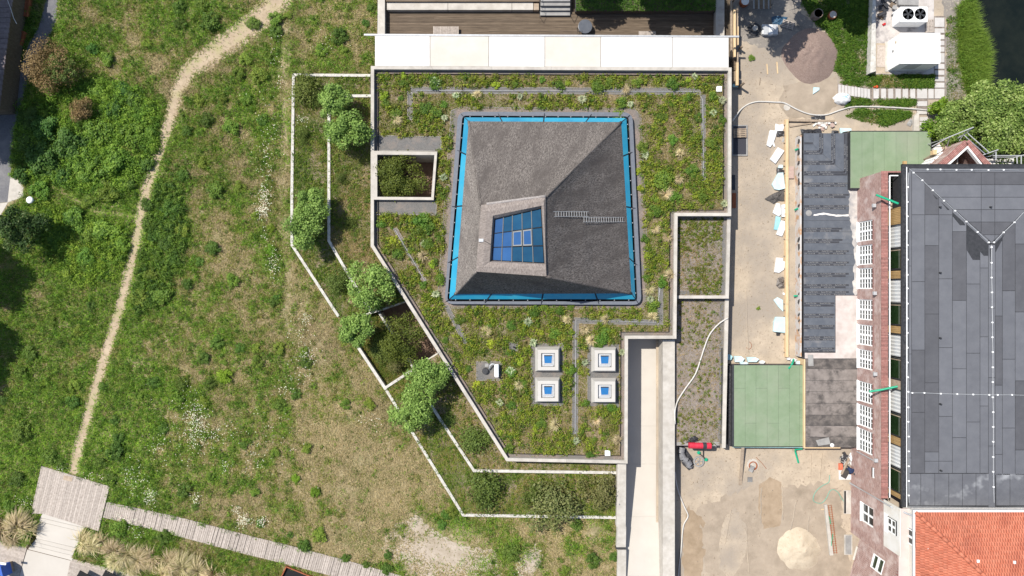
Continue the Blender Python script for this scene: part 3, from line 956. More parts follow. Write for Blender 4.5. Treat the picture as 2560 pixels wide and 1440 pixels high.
# sensor box with stay, ladders
s = thing('sensor_box', 'small pale box with a thin stay on the thatch collar beside the top light', 'box', P(1203, 601, 8.9))
m = MB(); p = P(1203, 601, 9.0); m.box(p.x-.2, p.x+.2, p.y-.14, p.y+.14, 8.75, 9.12); m.build('housing', m_metal, s)
m = MB(); m.tube([p+Vector((.2, 0, .1)), P(1228, 612, 9.15)], 0.025, 5); m.build('stay', m_darkm, s)
def thatch_z(x, y, i=1):
    """height of the slope i of the pyramid above plan point"""
    a, b, c = EV[i], EV[(i+1) % 4], (RA[i]+RA[(i+1) % 4])/2
    n = (b-a).cross(c-a)
    return a.z-(n.x*(x-a.x)+n.y*(y-a.y))/n.z
def ladder(x0, x1, y, hw, nr, label):
    pts = []
    for x in (x0, x1):
        z = 6.0
        for _ in range(8):
            q = P(x, y, z); z = thatch_z(q.x, q.y)+0.06
        pts.append(P(x, y, z))
    a, b = pts
    o = thing('roof_ladder', label, 'ladder', (a+b)/2, 'white ladders on the thatch')
    side = Vector((0, 1, 0))
    for s_ in (-1, 1):
        m = MB(); m.tube([a+side*hw*s_, b+side*hw*s_], 0.022, 5); m.build('rail', m_metal, o)
    for k in range(nr):
        q = a.lerp(b, (k+0.3)/nr)
        m = MB(); m.tube([q-side*hw, q+side*hw], 0.019, 6); m.build('rung', m_metal, o)
ladder(1361, 1471, 535, 0.22, 17, 'white roof ladder hanging from the top light collar')
ladder(1458, 1561, 549, 0.22, 17, 'white roof ladder reaching down to the blue glass edge')

# ------------------------------------------------------------------ four skylights
m_up = M('skylight_upstand', (0.58, 0.55, 0.50), (0.64, 0.61, 0.56), 0.8, 0.85, 0.05, 30)
m_sky = M('skylight_glass', (0.03, 0.17, 0.42), (0.035, 0.20, 0.48), 1.0, 0.08, spec=0.7)
def skylight(cx, cy, label):
    ang = 0.0
    c = P(cx, cy, ZR)
    o = thing('skylight', label, 'skylight', c, 'square skylights on the planted roof')
    h = 0.95
    b = 1.22; t = 0.98; hole = 0.66
    base = [(-b, -b), (b, -b), (b, b), (-b, b)]
    top = [(-t, -t), (t, -t), (t, t), (-t, t)]
    hol = [(-hole, -hole), (hole, -hole), (hole, hole), (-hole, hole)]
    m = MB()
    v = [(c.x+x, c.y+y, ZR-0.05) for x, y in base]+[(c.x+x, c.y+y, ZR+h) for x, y in top]+[(c.x+x, c.y+y, ZR+h) for x, y in hol]+[(c.x+x*.97, c.y+y*.97, ZR+h-0.35) for x, y in hol]
    f = []
    for k in range(4):
        j = (k+1) % 4
        f += [(k, j, 4+j, 4+k), (4+k, 4+j, 8+j, 8+k), (8+k, 8+j, 12+j, 12+k)]
    m.add(v, f); m.build('upstand', m_up, o)
    z = ZR+h-0.22
    m = MB()
    fr, gl = 0.62, 0.42
    ro = [(-fr, -fr*0.95), (fr, -fr*0.95), (fr, fr), (-fr, fr)]
    ri = [(-gl*0.8, -gl*0.75), (gl*0.8, -gl*0.75), (gl*0.95, gl*1.05), (-gl*0.95, gl*1.05)]
    for k in range(4):
        j = (k+1) % 4
        m.quad((c.x+ro[k][0], c.y+ro[k][1], z), (c.x+ro[j][0], c.y+ro[j][1], z), (c.x+ri[j][0], c.y+ri[j][1], z+0.05), (c.x+ri[k][0], c.y+ri[k][1], z+0.05))
    m.build('sash', m_metal, o)
    m = MB(); m.sheet([(c.x+x, c.y+y) for x, y in ri], z+0.03); m.build('pane', m_sky, o)
    m = MB(); m.box(c.x-0.36, c.x+0.36, c.y+0.36, c.y+0.46, z+0.03, z+0.08); m.build('blind', m_darkm, o)
    m = MB(); m.box(c.x-0.55, c.x+0.5, c.y-0.62, c.y-0.50, z, z+0.06); m.build('apron', m_metal, o)
    return o
skylight(1369, 897.5, 'square pale skylight, the one nearest the stub pipe')
skylight(1369, 974, 'square pale skylight, directly below the one nearest the stub pipe')
skylight(1509, 898.5, 'square pale skylight nearest the inner corner of the ramp')
skylight(1509, 975.5, 'square pale skylight nearest the square white plate at the ramp corner')

# vent equipment and stub pipe
v = thing('roof_vent', 'white vent cowl with curved pipe and dark round lid on a small gravel bed', 'vent', P(1228, 928, ZR))
p = P(1242, 926, ZR+0.6)
m = MB(); m.box(p.x-.22, p.x+.2, p.y-.56, p.y+.56, ZR+0.1, ZR+0.75); m.prism([(p.x-.16, p.y-.62), (p.x+.16, p.y-.62), (p.x+.14, p.y+.6), (p.x-.14, p.y+.6)], ZR+0.75, ZR+0.85); m.build('cowl', m_white, v)
m = MB(); m.tube([P(1240, 911, ZR+.5), P(1230, 910, ZR+.55), P(1225, 914, ZR+.5), P(1223, 924, ZR+.2)], 0.07, 8); m.build('curved_pipe', m_metal, v, smooth=True)
q = P(1213, 928, ZR+.3)
m = MB(); m.lathe(q.x, q.y, [(0.3, ZR), (0.3, ZR+0.3), (0.27, ZR+0.34), (0.0, ZR+0.34)], 20); m.build('round_lid', m_darkm, v)
q = P(1217, 913, ZR+.1); m = MB(); m.box(q.x-.18, q.x+.18, q.y-.16, q.y+.16, ZR, ZR+.12); m.build('paving_slab', m_conc_g, v)
q = P(1284, 867, ZR); m = MB(); m.tube([q, q+Vector((0.02, 0, 0.4))], 0.07, 8); m.lathe(q.x+.02, q.y, [(0.1, ZR+.4), (0.0, ZR+.5)], 8)
tag(m.build('stub_pipe', m_darkm), 'short dark stub pipe in a tiny gravel square', 'pipe')

# ------------------------------------------------------------------ canopy of white slabs along the upper edge
CN = thing('canopy', 'row of six pale concrete roof slabs along the upper edge of the planted roof', 'canopy', P(1380, 130, -0.4))
xs = [937, 1075, 1222, 1362, 1502, 1681, 1822]
m_cream = M('slab_cream', (0.66, 0.61, 0.53), (0.72, 0.67, 0.60), 0.6, 0.8, 0.04, 30)
for k, (a, b) in enumerate(zip(xs, xs[1:])):
    y0 = lambda x: 88+(x-937)*3.2/885
    y1 = lambda x: 164.6+(x-937)*3.8/885
    a2, b2 = a+0.6, b-0.6
    m = MB(); m.prism(PP([(a2, y0(a)), (b2, y0(b)), (b2, y1(b)), (a2, y1(a))], 2.49), 2.29, 2.49)
    m.build('roof_slab', m_cream if k in (1, 3) else m_conc_w, CN)
m = MB()
for x in (950, 1240, 1530, 1800):
    p = P(x, 110, 2.2); m.box(p.x-.12, p.x+.12, p.y-.12, p.y+.12, -0.4, 2.29)
m.build('column', m_conc, CN)
m = MB(); m.strip(PP([(910, 86.5), (1848, 91)], 2.55), 0.16, 2.40, 2.55); m.build('gutter', m_metal, CN)
m = MB(); m.strip(PP([(945, 150), (1815, 153)], 2.2), 0.3, -0.4, 2.28); m.build('back_wall', m_conc, CN)
# ------------------------------------------------------------------ sunk terrace above the canopy
ZT_ = -0.4
m = MB(); m.prism(PP([(962, -40), (1830, -40), (1830, 175), (962, 175)], ZT_), -0.9, ZT_-0.05)
structure(m.build('terrace_ground', m_soil), 'ground under the wooden terrace')
TD = thing('wooden_terrace', 'long dark plank terrace between the hedge and the pale canopy', 'terrace', P(1380, 60, ZT_-0.04))
row = 0
y = 20.0
while y < 152:
    cuts = [960]+sorted(R.sample([1085, 1160, 1223, 1290, 1350, 1430, 1500, 1560, 1640, 1720], 3))+[1818]
    for a, b in zip(cuts, cuts[1:]):
        pa, pb = P(a, y, ZT_), P(b, y+3.1, ZT_)
        m = MB(); m.box(pa.x+.006, pb.x-.006, pb.y+.012, pa.y, ZT_-.04, ZT_+R.uniform(-.004, .004))
        m.build('deck_board', m_wood_d, TD)
    y += 3.4
m = MB(); m.prism(PP([(945, -60), (962, -60), (962, 90), (943.5, 90)], 0.3), -1.0, 0.3)
tag(m.build('terrace_wall', m_conc), 'pale concrete wall along the meadow side of the wooden terrace', 'wall')
m = MB(); m.prism(PP([(1790, -60), (1811, -60), (1811, 92), (1789, 92)], 0.3), -1.0, 0.3)
tag(m.build('terrace_wall', m_conc), 'pale concrete wall along the yard side of the wooden terrace', 'wall')
pl = thing('raised_planter', 'long pale raised concrete bench top along the wooden terrace', 'planter', P(1150, 15, ZT_))
for a, b in ((967, 1119.5), (1120, 1279.5), (1280, 1333)):
    pa, pb = P(a, 6, .12), P(b, 24.5, .12)
    m = MB(); m.box(pa.x+.01, pb.x-.01, pb.y, pa.y, ZT_-.2, .12); m.build('concrete_slab', m_conc, pl)
pa, pb = P(1334, 8, .1), P(1347, 25, .1)
m = MB(); m.box(pa.x, pb.x, pb.y, pa.y, ZT_-.2, .10); m.build('end_board', m_wood_o, pl)
pa, pb = P(965, -40, .35), P(1350, 3.5, .35)
m = MB(); m.box(pa.x, pb.x, pb.y, pa.y, -.8, .35); tag(m.build('upper_deck_edge', m_wood_d), 'dark plank deck edge above the raised bench top', 'deck')
st = thing('terrace_steps', 'three grey steps with thin handrail leading down to the wooden terrace', 'steps', P(1388, 20, ZT_))
for k, (ya, yb, z) in enumerate(((-30, 3, .62), (3, 14, .42), (15.5, 26, .1), (27.5, 38.5, -.15))):
    pa, pb = P(1352-k*0.5, ya, z), P(1425, yb, z)
    m = MB(); m.box(pa.x, pb.x, pb.y, pa.y, ZT_-.05, z); m.build('tread', m_conc_g, st)
for x in (1349, 1427):
    m = MB(); m.tube([P(x, -20, 1.3), P(x, 12, 1.1), P(x, 34, .6), P(x, 42, .5), P(x, 42, ZT_)], 0.025, 5); m.tube([P(x, 12, 1.1), P(x, 12, ZT_)], .02, 5)
    m.build('handrail', m_darkm, st)
# slatted benches and bistro table
def bench(x0, x1, y0, y1, n, label):
    z = 0.05
    c = P((x0+x1)/2, (y0+y1)/2, ZT_)
    o = thing('slatted_bench', label, 'bench', c)
    for k in range(n):
        pa, pb = P(x0+(x1-x0)*k/n, y0, z), P(x0+(x1-x0)*(k+.82)/n, y1, z)
        m = MB(); m.box(pa.x, pb.x, pb.y, pa.y, z-.04, z); m.build('slat', m_wood_g, o)
    pa, pb = P(x0, y0, z), P(x1, y1, z)
    for xx in (pa.x+.15, pb.x-.15):
        m = MB(); m.box(xx-.05, xx+.05, pb.y+.05, pa.y-.05, ZT_, z-.045); m.build('leg', m_darkm, o)
bench(1083, 1147, 66, 92, 22, 'pale slatted bench on the sunlit half of the wooden terrace')
bench(1597, 1640, 78, 94, 15, 'grey slatted bench on the shaded half of the wooden terrace')
t = thing('bistro_table', 'round dark bistro table on the wooden terrace', 'table', P(1463, 67, ZT_))
c = P(1463, 66, .33)
m = MB(); m.lathe(c.x, c.y, [(0.0, .30), (.68, .30), (.70, .315), (.70, .335), (.66, .345), (0, .345)], 32); m.build('table_top', M('table_top', (.10, .11, .13), (.13, .14, .16), 3, .35), t)
m = MB(); m.lathe(c.x, c.y, [(.04, ZT_), (.04, .3)], 10); m.build('column', m_darkm, t)
for k in range(3):
    an = k*2.1
    m = MB(); m.tube([(c.x, c.y, ZT_+.15), (c.x+.4*math.cos(an), c.y+.4*math.sin(an), ZT_+.02)], .025, 6); m.build('foot', m_darkm, t)
ch = thing('wire_chair', 'thin black wire chair tucked at the round bistro table', 'chair', P(1448, 80, ZT_))
c = P(1448, 78, ZT_)
m = MB(); m.tube([(c.x+.24*math.cos(a), c.y+.24*math.sin(a), ZT_+.45) for a in np.linspace(0, 6.28, 16)], .018, 5)
for k in range(-2, 3): m.tube([(c.x+k*.09, c.y-.22, ZT_+.45), (c.x+k*.09, c.y+.22, ZT_+.45)], .008, 4)
m.build('seat', m_darkm, ch)
for dx, dy in ((-.2, -.2), (.2, -.2), (-.2, .2), (.2, .2)):
    m = MB(); m.tube([(c.x+dx, c.y+dy, ZT_+.45), (c.x+dx*1.2, c.y+dy*1.2, ZT_)], .014, 5); m.build('leg', m_darkm, ch)
m = MB(); m.tube([(c.x-.24, c.y-.2, ZT_+.45), (c.x-.28, c.y-.28, ZT_+.85), (c.x, c.y-.36, ZT_+.92), (c.x+.26, c.y-.28, ZT_+.85), (c.x+.24, c.y-.2, ZT_+.45)], .016, 5); m.build('backrest', m_darkm, ch)
# black planter wall under the hedge
pa, pb = P(1438, -30, 0.0), P(1789, 30, 0.0)
m = MB(); m.box(pa.x, pb.x, pb.y, pa.y, -.8, 0.0); tag(m.build('hedge_planter', m_darkm), 'long black planter trough under the clipped hedge', 'planter')

# narrow passage with shoring planks beside the canopy
PS = thing('plank_shoring', 'row of leaning planks and posts lining the narrow gap beside the canopy', 'shoring', P(1838, 110, ZS))
for (x0, x1, y0, y1, z, mat) in ((1827, 1830, 0, 142, .5, m_wood_o), (1831, 1833, 0, 140, .3, m_wood_o), (1834.5, 1839.5, 24, 142, .9, m_wood_l), (1843, 1845.5, 15, 110, .7, m_wood_o),
                                 (1844, 1847, 66, 112, .9, m_wood_l), (1841, 1846.5, 156, 176, .8, m_wood_l), (1840, 1846.5, 176, 213, 1.0, m_wood_l), (1843, 1846, 130, 178, .5, m_wood_o),
                                 (1832, 1834, 178, 206, .3, m_wood_o), (1836, 1838, 178, 208, .4, m_wood_o)):
    A, Bq, C, D = P(x0, y0, z), P(x1, y0, z), P(x1, y1, z), P(x0, y1, z)
    m = MB(); m.prism([(A.x, A.y), (Bq.x, Bq.y), (C.x, C.y), (D.x, D.y)], z-.25, z); m.build('plank', mat, PS)
pa, pb = P(1832, 146, .2), P(1841, 176, .2)
m = MB(); m.box(pa.x, pb.x, pb.y, pa.y, -.4, .2); m.build('old_board', m_wood_d, PS)
for (x, y, h) in ((1848, 124, 1.0), (1848, 218, 1.6)):
    p = P(x, y, ZS); m = MB(); m.obox(p.x, p.y, ZS, ZS+h, .16, .16, .1); m.build('post', m_wood_o, PS)
m = MB(); pa, pb = P(1832, 210, .2), P(1845, 217, .2); m.box(pa.x, pb.x, pb.y, pa.y, .1, .2)
tag(m.build('blue_scrap', m_foamb), 'scrap of blue foam at the end of the plank shoring', 'scrap')
m = MB(); pa, pb = P(1812, -40, -.6), P(1850, 225, -.6); m.box(pa.x, pb.x, pb.y, pa.y, -1.2, -.47); structure(m.build('gap_floor', m_dirty), 'dirty floor of the narrow gap')

# ------------------------------------------------------------------ platform, boardwalk, steps and lower decks at the meadow's foot
DZ = 0.16
PL = thing('deck_platform', 'weathered grey plank platform where the footpath meets the boardwalk', 'platform', P(180, 1245, 0))
poly = PP([(103, 1165), (274, 1216), (246, 1328), (212, 1317), (106, 1284), (77, 1285)], DZ)
d = Vector(XY(246, 1328, DZ))-Vector(XY(274, 1216, DZ)); d.normalize()
nn = Vector((-d.y, d.x))
pr = [Vector(p).dot(nn) for p in poly]
lo, hi = min(pr), max(pr)
k = lo
while k < hi:
    q = clip(clip(poly, nn.x, nn.y, -k), -nn.x, -nn.y, k+0.204)
    if len(q) >= 3:
        m = MB(); m.prism(q, DZ-.05, DZ+R.uniform(-.006, .006)); m.build('deck_board', m_wood_g, PL)
    k += 0.215
m = MB(); m.prism(inset(poly, .08), -.05, DZ-.055); m.build('joist_frame', m_black, PL)
p = P(170, 1196, DZ); m = MB(); m.obox(p.x, p.y, DZ+.005, DZ+.02, .9, .45, -.2); m.build('patch_board', m_wood_o, PL)

BW = thing('boardwalk', 'long boardwalk of grey cross planks leading from the platform to the lower edge', 'boardwalk', P(620, 1360, 0))
line = PP([(262, 1274), (424, 1311), (632, 1366), (700, 1382), (860, 1424), (1040, 1474), (1120, 1497)], DZ)
seg = []
for a, b in zip(line, line[1:]):
    seg.append((Vector(a), Vector(b), (Vector(b)-Vector(a)).length))
tot = sum(s[2] for s in seg)
s_ = 0.1
while s_ < tot:
    r_ = s_
    for a, b, l in seg:
        if r_ <= l: break
        r_ -= l
    c = a.lerp(b, min(1, r_/l)); an = math.atan2(b.y-a.y, b.x-a.x)
    wdt = 1.58+0.3*min(1, s_/8)+R.uniform(-.03, .03)
    pitch = R.choice([.19, .2, .2, .21, .14])
    m = MB(); m.obox(c.x, c.y, DZ-.05, DZ+R.uniform(-.008, .008), pitch-.022, wdt, an-.02)
    m.build('plank', m_wood_g, BW)
    s_ += pitch
m = MB(); m.strip(line, 1.3, -.05, DZ-.06); m.build('bearer', m_black, BW)

ST = thing('concrete_steps', 'pale concrete steps with a landing going down from the plank platform', 'steps', P(140, 1340, -.72))
for q, z in (([(106, 1284), (216, 1313), (211, 1321), (101, 1295)], .12), ([(101, 1294.5), (211, 1320.5), (203, 1330), (95, 1304)], -.03),
             ([(95, 1303.5), (203, 1329.5), (192, 1371), (90, 1347)], -.18), ([(91, 1346.5), (192, 1370.5), (188, 1381), (84, 1355)], -.33),
             ([(84, 1354.5), (188, 1380.5), (186, 1391), (77, 1364)], -.47), ([(77, 1363.5), (186, 1390.5), (179, 1402), (70, 1374)], -.60)):
    m = MB(); _q = PP(q, z); _d = (Vector(_q[0])-Vector(_q[3])).normalized()*.045; _q[2] = tuple(Vector(_q[2])+_d); _q[3] = tuple(Vector(_q[3])+_d); m.prism(_q, -1.0, z); m.build('landing' if z == -.18 else 'step', m_conc_r, ST)
m = MB(); m.prism(PP([(68, 1374), (178, 1402), (150, 1520), (25, 1520)], -.71), -1.0, -.71)
m2 = MB(); m2.prism(PP([(104, 1286), (215, 1314), (180, 1400), (72, 1372)], -.8), -1.1, -.75); m2.build('riser_shadow_base', m_black, ST)  # black base paints riser shadow lines into the tread gaps
structure(m.build('concrete_path', m_conc_r), 'pale concrete path below the steps')
def lower_deck(poly_px, label):
    z = -.66
    o = thing('lower_deck', label, 'deck', P(poly_px[0][0], poly_px[0][1], -.72))
    poly = PP(poly_px, z)
    d = (Vector(poly[1])-Vector(poly[0])).normalized(); nn = Vector((-d.y, d.x))
    pr = [Vector(p).dot(nn) for p in poly]
    k = max(pr)
    while k > min(pr):
        q = clip(clip(poly, nn.x, nn.y, -(k-.13)), -nn.x, -nn.y, k)
        if len(q) >= 3:
            m = MB(); m.prism(q, z-.04, z+R.uniform(-.004, .004)); m.build('deck_board', m_wood_g, o)
        k -= .14
lower_deck([(-20, 1346.5), (67, 1369), (28, 1510), (-20, 1510)], 'grey plank deck with the blue hooded chair')
lower_deck([(177, 1396), (420, 1459), (420, 1520), (152, 1520)], 'grey plank deck with two black square shades')
m = MB(); m.strip(PP([(-300, 1270), (0, 1350), (66, 1367)], 0), .12, -.9, -.5); m.strip(PP([(179, 1394), (345, 1437), (720, 1535)], 0), .12, -.9, -.5)
tag(m.build('deck_kerb', m_darkm), 'thin dark kerb between the tall tan grasses and the lower plank decks', 'kerb')
bc = thing('hooded_chair', 'blue hooded beach chair with a white rim standing on the lower deck', 'chair', P(2, 1432, -.66))
p = P(-4, 1432, .8)
m = MB(); m.obox(p.x, p.y, -.3, .95, 1.15, .95, -1.33); m.build('hood', M('blue_canvas', (.045, .12, .50), (.06, .15, .56), 4, .7), bc)
m = MB(); q = P(12, 1409, .95); m.obox(q.x-.15, q.y, .90, .99, .55, .2, -.15); m.build('rim', m_white, bc)
m = MB(); m.obox(p.x, p.y, -.66, -.3, 1.0, .9, -1.33); m.build('base', m_wood_o, bc)
for (x, y, lab) in ((206, 1447, 'black square shade nearer the pale concrete path'), (270, 1446, 'black square shade farther from the pale concrete path')):
    o = thing('square_shade', lab, 'shade', P(x, y, -.66), 'black square shades on the lower deck')
    c = P(x, y, .2)
    m = MB(); m.obox(c.x, c.y, .15, .2, 1.25, 1.25, math.radians(62)); m.build('cloth', m_black, o)
    m = MB(); m.lathe(c.x, c.y, [(.04, -.66), (.04, .15)], 8); m.build('post', m_metal, o)
ct = thing('corten_planter', 'rusty steel box half under the plants beside the boardwalk', 'planter', P(722, 1445, -.5))
cpts = PP([(716, 1416), (690, 1470), (755, 1500), (800, 1450)], .2)
for k in range(4):
    a, b = Vector(cpts[k]), Vector(cpts[(k+1) % 4])
    m = MB(); m.strip([tuple(a), tuple(b)], .1, -.6, .3 if k in (0, 3) else .25); m.build('steel_plate', m_rust, ct)
m = MB(); m.sheet(inset(cpts, .05), .03); m.build('dark_soil', m_black, ct)
m = MB(); p = P(5, 1348, -.4); m.obox(p.x, p.y, -.72, -.45, .55, .25, .2); tag(m.build('pale_block', m_foamb), 'small pale grey block in the tan grass at the deck corner', 'block')
# lamp by the apron
lp = thing('garden_lamp', 'low lamp with a white domed head beside the paved apron', 'lamp', P(79, 499, 0))
p = P(74, 500, .8)
m = MB(); m.lathe(p.x, p.y, [(0, .72), (.34, .72), (.36, .78), (.28, .88), (.12, .93), (0, .94)], 18); m.build('head', m_white, lp, smooth=True)
m = MB(); m.tube([(p.x+.3, p.y, 0), (p.x+.22, p.y, .6), (p.x, p.y, .76)], .05, 8); m.build('post', m_metal, lp)

# far corner: shaded shed roof, verge and rusty troughs
sh = thing('shed', 'dark boarded shed roof at the shaded corner beyond the asphalt path', 'shed', P(-40, 60, 0))
z = 2.6
for k in range(26):
    y0 = -60+k*13
    q = PP([(-260, y0+10), (38-k*1.6, y0), (38-k*1.6, y0+12.3), (-260, y0+22.3)], z)
    m = MB(); m.prism(q, z-.08, z+.02*(k % 2)); m.build('roof_board', M('shed_boards', (.16, .13, .135), (.24, .20, .20), 4, .85, .2, 20, rnd=.12), sh)
m = MB(); m.prism(PP([(-250, -50), (30, -60), (-5, 270), (-250, 280)], 2.4), 0, 2.5); m.build('wall', m_wood_d, sh)
m = MB(); m.tube([P(15, -10, 2.75), P(28, 25, 2.8), P(34, 45, 2.7), P(42, 60, 2.6)], .03, 5); tag(m.build('cable', m_metal), 'thin pale cable hanging over the shed roof edge', 'cable')
for (x0, y0, x1, y1, lab) in ((52, 76, 34, 130, 'rusty steel trough nearer the shed ladder end'), (28, 158, 12, 215, 'rusty steel trough farther along the shaded verge'), (66, -10, 58, 40, 'rusty steel trough at the very corner of the shaded verge')):
    o = thing('steel_trough', lab, 'trough', P((x0+x1)/2, (y0+y1)/2, 0), 'rusty troughs along the shed')
    q = PP([(x0-8, y0), (x0+8, y0+3), (x1+8, y1), (x1-8, y1-3)], .5)
    m = MB(); m.strip(q, .06, 0, .5, True); m.build('side', m_rust, o)
    m = MB(); m.sheet(q, .42); m.build('rusty_fill', m_rust, o)
# ------------------------------------------------------------------ pads, boxes and walls in the upper yard
m_pad = M('pad_concrete', (0.52, 0.47, 0.43), (0.66, 0.61, 0.57), 0.9, 0.85, 0.1, 20, c3=(0.24, 0.22, 0.22), scale3=0.7, lo3=0.5, hi3=0.66)
m = MB(); m.prism(PP([(2189, -40), (2334, -40), (2334, 186), (2189, 186)], ZS), -.9, ZS+.06)
structure(m.build('concrete_pad', m_pad), 'stained concrete pad under the white machine and white box')
m = MB(); m.prism(PP([(2190, 108), (2226, 108), (2224, 184), (2190, 184)], ZS+.06), ZS+.02, ZS+.07)
structure(m.build('sand_fill', m_sand), 'sand fill beside the white box')
m = MB(); q = PP([(2193, 112), (2212, 114), (2213, 168), (2191, 167)], ZS+.1); m.prism(q, ZS+.075, ZS+.11)
tag(m.build('board', m_wood_g), 'pale wooden board lying beside the white box', 'board')
A = PP([(2183, -40), (2189.5, -40), (2189.5, 178), (2175.5, 182)], .35)
m = MB(); m.prism(A, -.9, .35); tag(m.build('retaining_wall', m_weath), 'white retaining wall along the grass side of the concrete pad', 'wall')

HP = thing('heat_pump', 'white outdoor cooling machine with two black round fans on top', 'machine', P(2275, 42, ZS))
z1 = 1.0
q = round_rect(PP([(2250, 17), (2319, 17), (2319, 54.5), (2250, 54.5)], z1), .1, 3)
m = MB(); m.prism(q, ZS+.1, z1); m.build('cabinet', m_white, HP)
for cx in (2270.3, 2300.5):
    c = P(cx, 35, z1)
    f = MB(); f.lathe(c.x, c.y, [(.56, z1+.004), (.56, z1+.03), (.53, z1+.035), (.53, z1+.004)], 28); fan = f.build('fan_ring', m_darkm, HP)
    f = MB(); f.lathe(c.x, c.y, [(.53, z1+.006), (0, z1+.006)], 28); f.build('fan_shaft', m_black, fan)
    f = MB(); f.lathe(c.x, c.y, [(.12, z1+.01), (.10, z1+.05), (0, z1+.055)], 14); f.build('hub', m_darkm, fan)
    for k in range(5):
        a = k*2*math.pi/5+cx
        p1 = Vector((c.x+.1*math.cos(a), c.y+.1*math.sin(a), z1+.02)); p2 = Vector((c.x+.5*math.cos(a), c.y+.5*math.sin(a), z1+.012))
        s = Vector((-math.sin(a), math.cos(a), 0))*.13
        f = MB(); f.quad(p1-s*.4, p2-s, p2+s, p1+s*.4+Vector((0, 0, .02))); f.build('blade', m_darkm, fan)
m = MB(); pa = P(2252, 36, .5); m.box(pa.x-.25, pa.x-.1, pa.y-.5, pa.y+.1, -.2, .6); m.build('service_panel', m_metal, HP)
m = MB(); c = P(2275, 45, ZS); m.box(c.x-1.2, c.x+1.2, c.y-.6, c.y+.6, ZS+.06, ZS+.1); m.build('base_frame', m_darkm, HP)

WB = thing('site_cabin', 'plain white box cabin with a hatch standing on the concrete pad', 'cabin', P(2290, 130, ZS))
q = PP([(2251, 83), (2350, 83), (2350, 158.5), (2251, 158.5)], 1.85)
m = MB(); m.prism(q, ZS+.12, 1.8); m.build('body', m_white, WB)
m = MB(); m.prism([(x*1.0+(.02 if i in (1, 2) else -.02), y_+(.02 if i < 2 else -.02)) for i, (x, y_) in enumerate(q)], 1.8, 1.86); m.build('lid', m_white, WB)
m = MB(); x0, x1, y0 = q[0][0], q[1][0], q[3][1]
m.box(x0+1.0, x0+2.3, y0-.02, y0, .2, 1.5); m.build('hatch', M('hatch_grey', (.60, .61, .62), rough=.5), WB)
m = MB(); m.box(x0-.25, x1, y0-.1, q[0][1], ZS+.02, ZS+.12); m.build('plinth', m_conc, WB)
for yy, mt in ((110, m_wood_l), (128, m_darkm)):
    p = P(2238, yy, .6); m = MB(); m.box(x0-.03, x0-.005, p.y-.1, p.y+.1, .5+.5*(yy < 120), .65+.5*(yy < 120)); m.build('fitting', mt, WB)

def pallet(cx, cy, z, ang, label, lx=1.2, ly=.82, mat=None, group='wooden pallets in the yard'):
    c = P(cx, cy, z)
    o = thing('pallet', label, 'pallet', c, group)
    ca, sa = math.cos(ang), math.sin(ang)
    mat = mat or m_wood_o
    for k in range(5):
        v = -ly/2+ly*(k+.5)/5
        m = MB(); m.obox(c.x-sa*v, c.y+ca*v, z+.115, z+.137, lx, ly/5-.07, ang); m.build('slat', mat, o)
    for u in (-lx/2+.06, 0, lx/2-.06):
        m = MB(); m.obox(c.x+ca*u, c.y+sa*u, z+.02, z+.113, .1, ly, ang); m.build('bearer', mat, o)
    return o
pallet(1969, 62, ZS, math.radians(-16), 'grey wooden pallet lying askew beside the blue tarpaulin', mat=m_wood_g)
pallet(2323, 66, ZS+.07, math.radians(92), 'pale wooden pallet on the concrete pad behind the white machine', 1.3, .9, m_wood_g)
pallet(1849, 333, ZS+.2, math.radians(2), 'wooden pallet lying on the dark cellar grating', 1.3, .95)
# dark clutter on the pad
cl = thing('scrap_heap', 'heap of black foil and broken boards in the corner of the concrete pad', 'scrap', P(2215, 20, ZS))
for k in range(16):
    c = P(R.uniform(2194, 2240), R.uniform(-8, 46), ZS+.06)
    m = MB(); m.obox(c.x, c.y, ZS+.07+.03*k, ZS+.10+.03*k+R.uniform(0, .1), R.uniform(.4, 1.2), R.uniform(.1, .7), R.uniform(0, 3))
    m.build('scrap_piece', R.choice([m_foil, m_foil, m_darkm, m_conc_g, m_wood_d]), cl)
m = MB(); q = PP([(2243, -20), (2296, -20), (2296, 14), (2246, 12)], ZS+.4); m.prism(q, ZS+.07, ZS+.45); tag(m.build('grey_sheet', m_conc_g), 'grey sheet stack behind the white machine', 'sheet')
m = MB(); p = P(2211, 60, ZS+.2); m.obox(p.x, p.y, ZS+.07, ZS+.2, .3, .2, .5); tag(m.build('red_can', M('red_plastic', (.55, .02, .02), rough=.4)), 'small red can on the stained concrete pad', 'can')

# barrels, crates, tarpaulin
def barrel(cx, cy, r, h, label, rim, inside_m, open_=True, name='barrel', cat='barrel'):
    c = P(cx, cy, ZS)
    o = thing(name, label, cat, c)
    m = MB(); m.lathe(c.x, c.y, [(r*.92, ZS), (r, ZS+h*.4), (r*.97, ZS+h), (r*.86, ZS+h), (r*.84, ZS+h-.18)], 26); m.build('body', rim, o, smooth=False)
    m = MB(); m.lathe(c.x, c.y, [(r*.85, ZS+h-(.08 if open_ else -.01)), (0, ZS+h-(.08 if open_ else -.03))], 26); m.build('filling' if open_ else 'lid', inside_m, o)
barrel(2036, 42, .48, .95, 'rusty open barrel with ochre water standing at the grass edge', M('barrel_rust', (.20, .15, .12), (.34, .27, .22), 4, .7), M('ochre_water', (.42, .27, .05), rough=.15))
barrel(2077, 41, .40, .5, 'barrel with pale lid beside the one of ochre water', m_rust, m_conc, False)
barrel(1858, 9, .46, .6, 'round tub with white disc and brick red rim at the plank shoring', m_rust, m_conc_w, False, 'tub', 'tub')
o = thing('spool', 'round grey disc on a dark ring beside the grey crate', 'spool', P(1885, 73, ZS))
c = P(1885, 73, ZS)
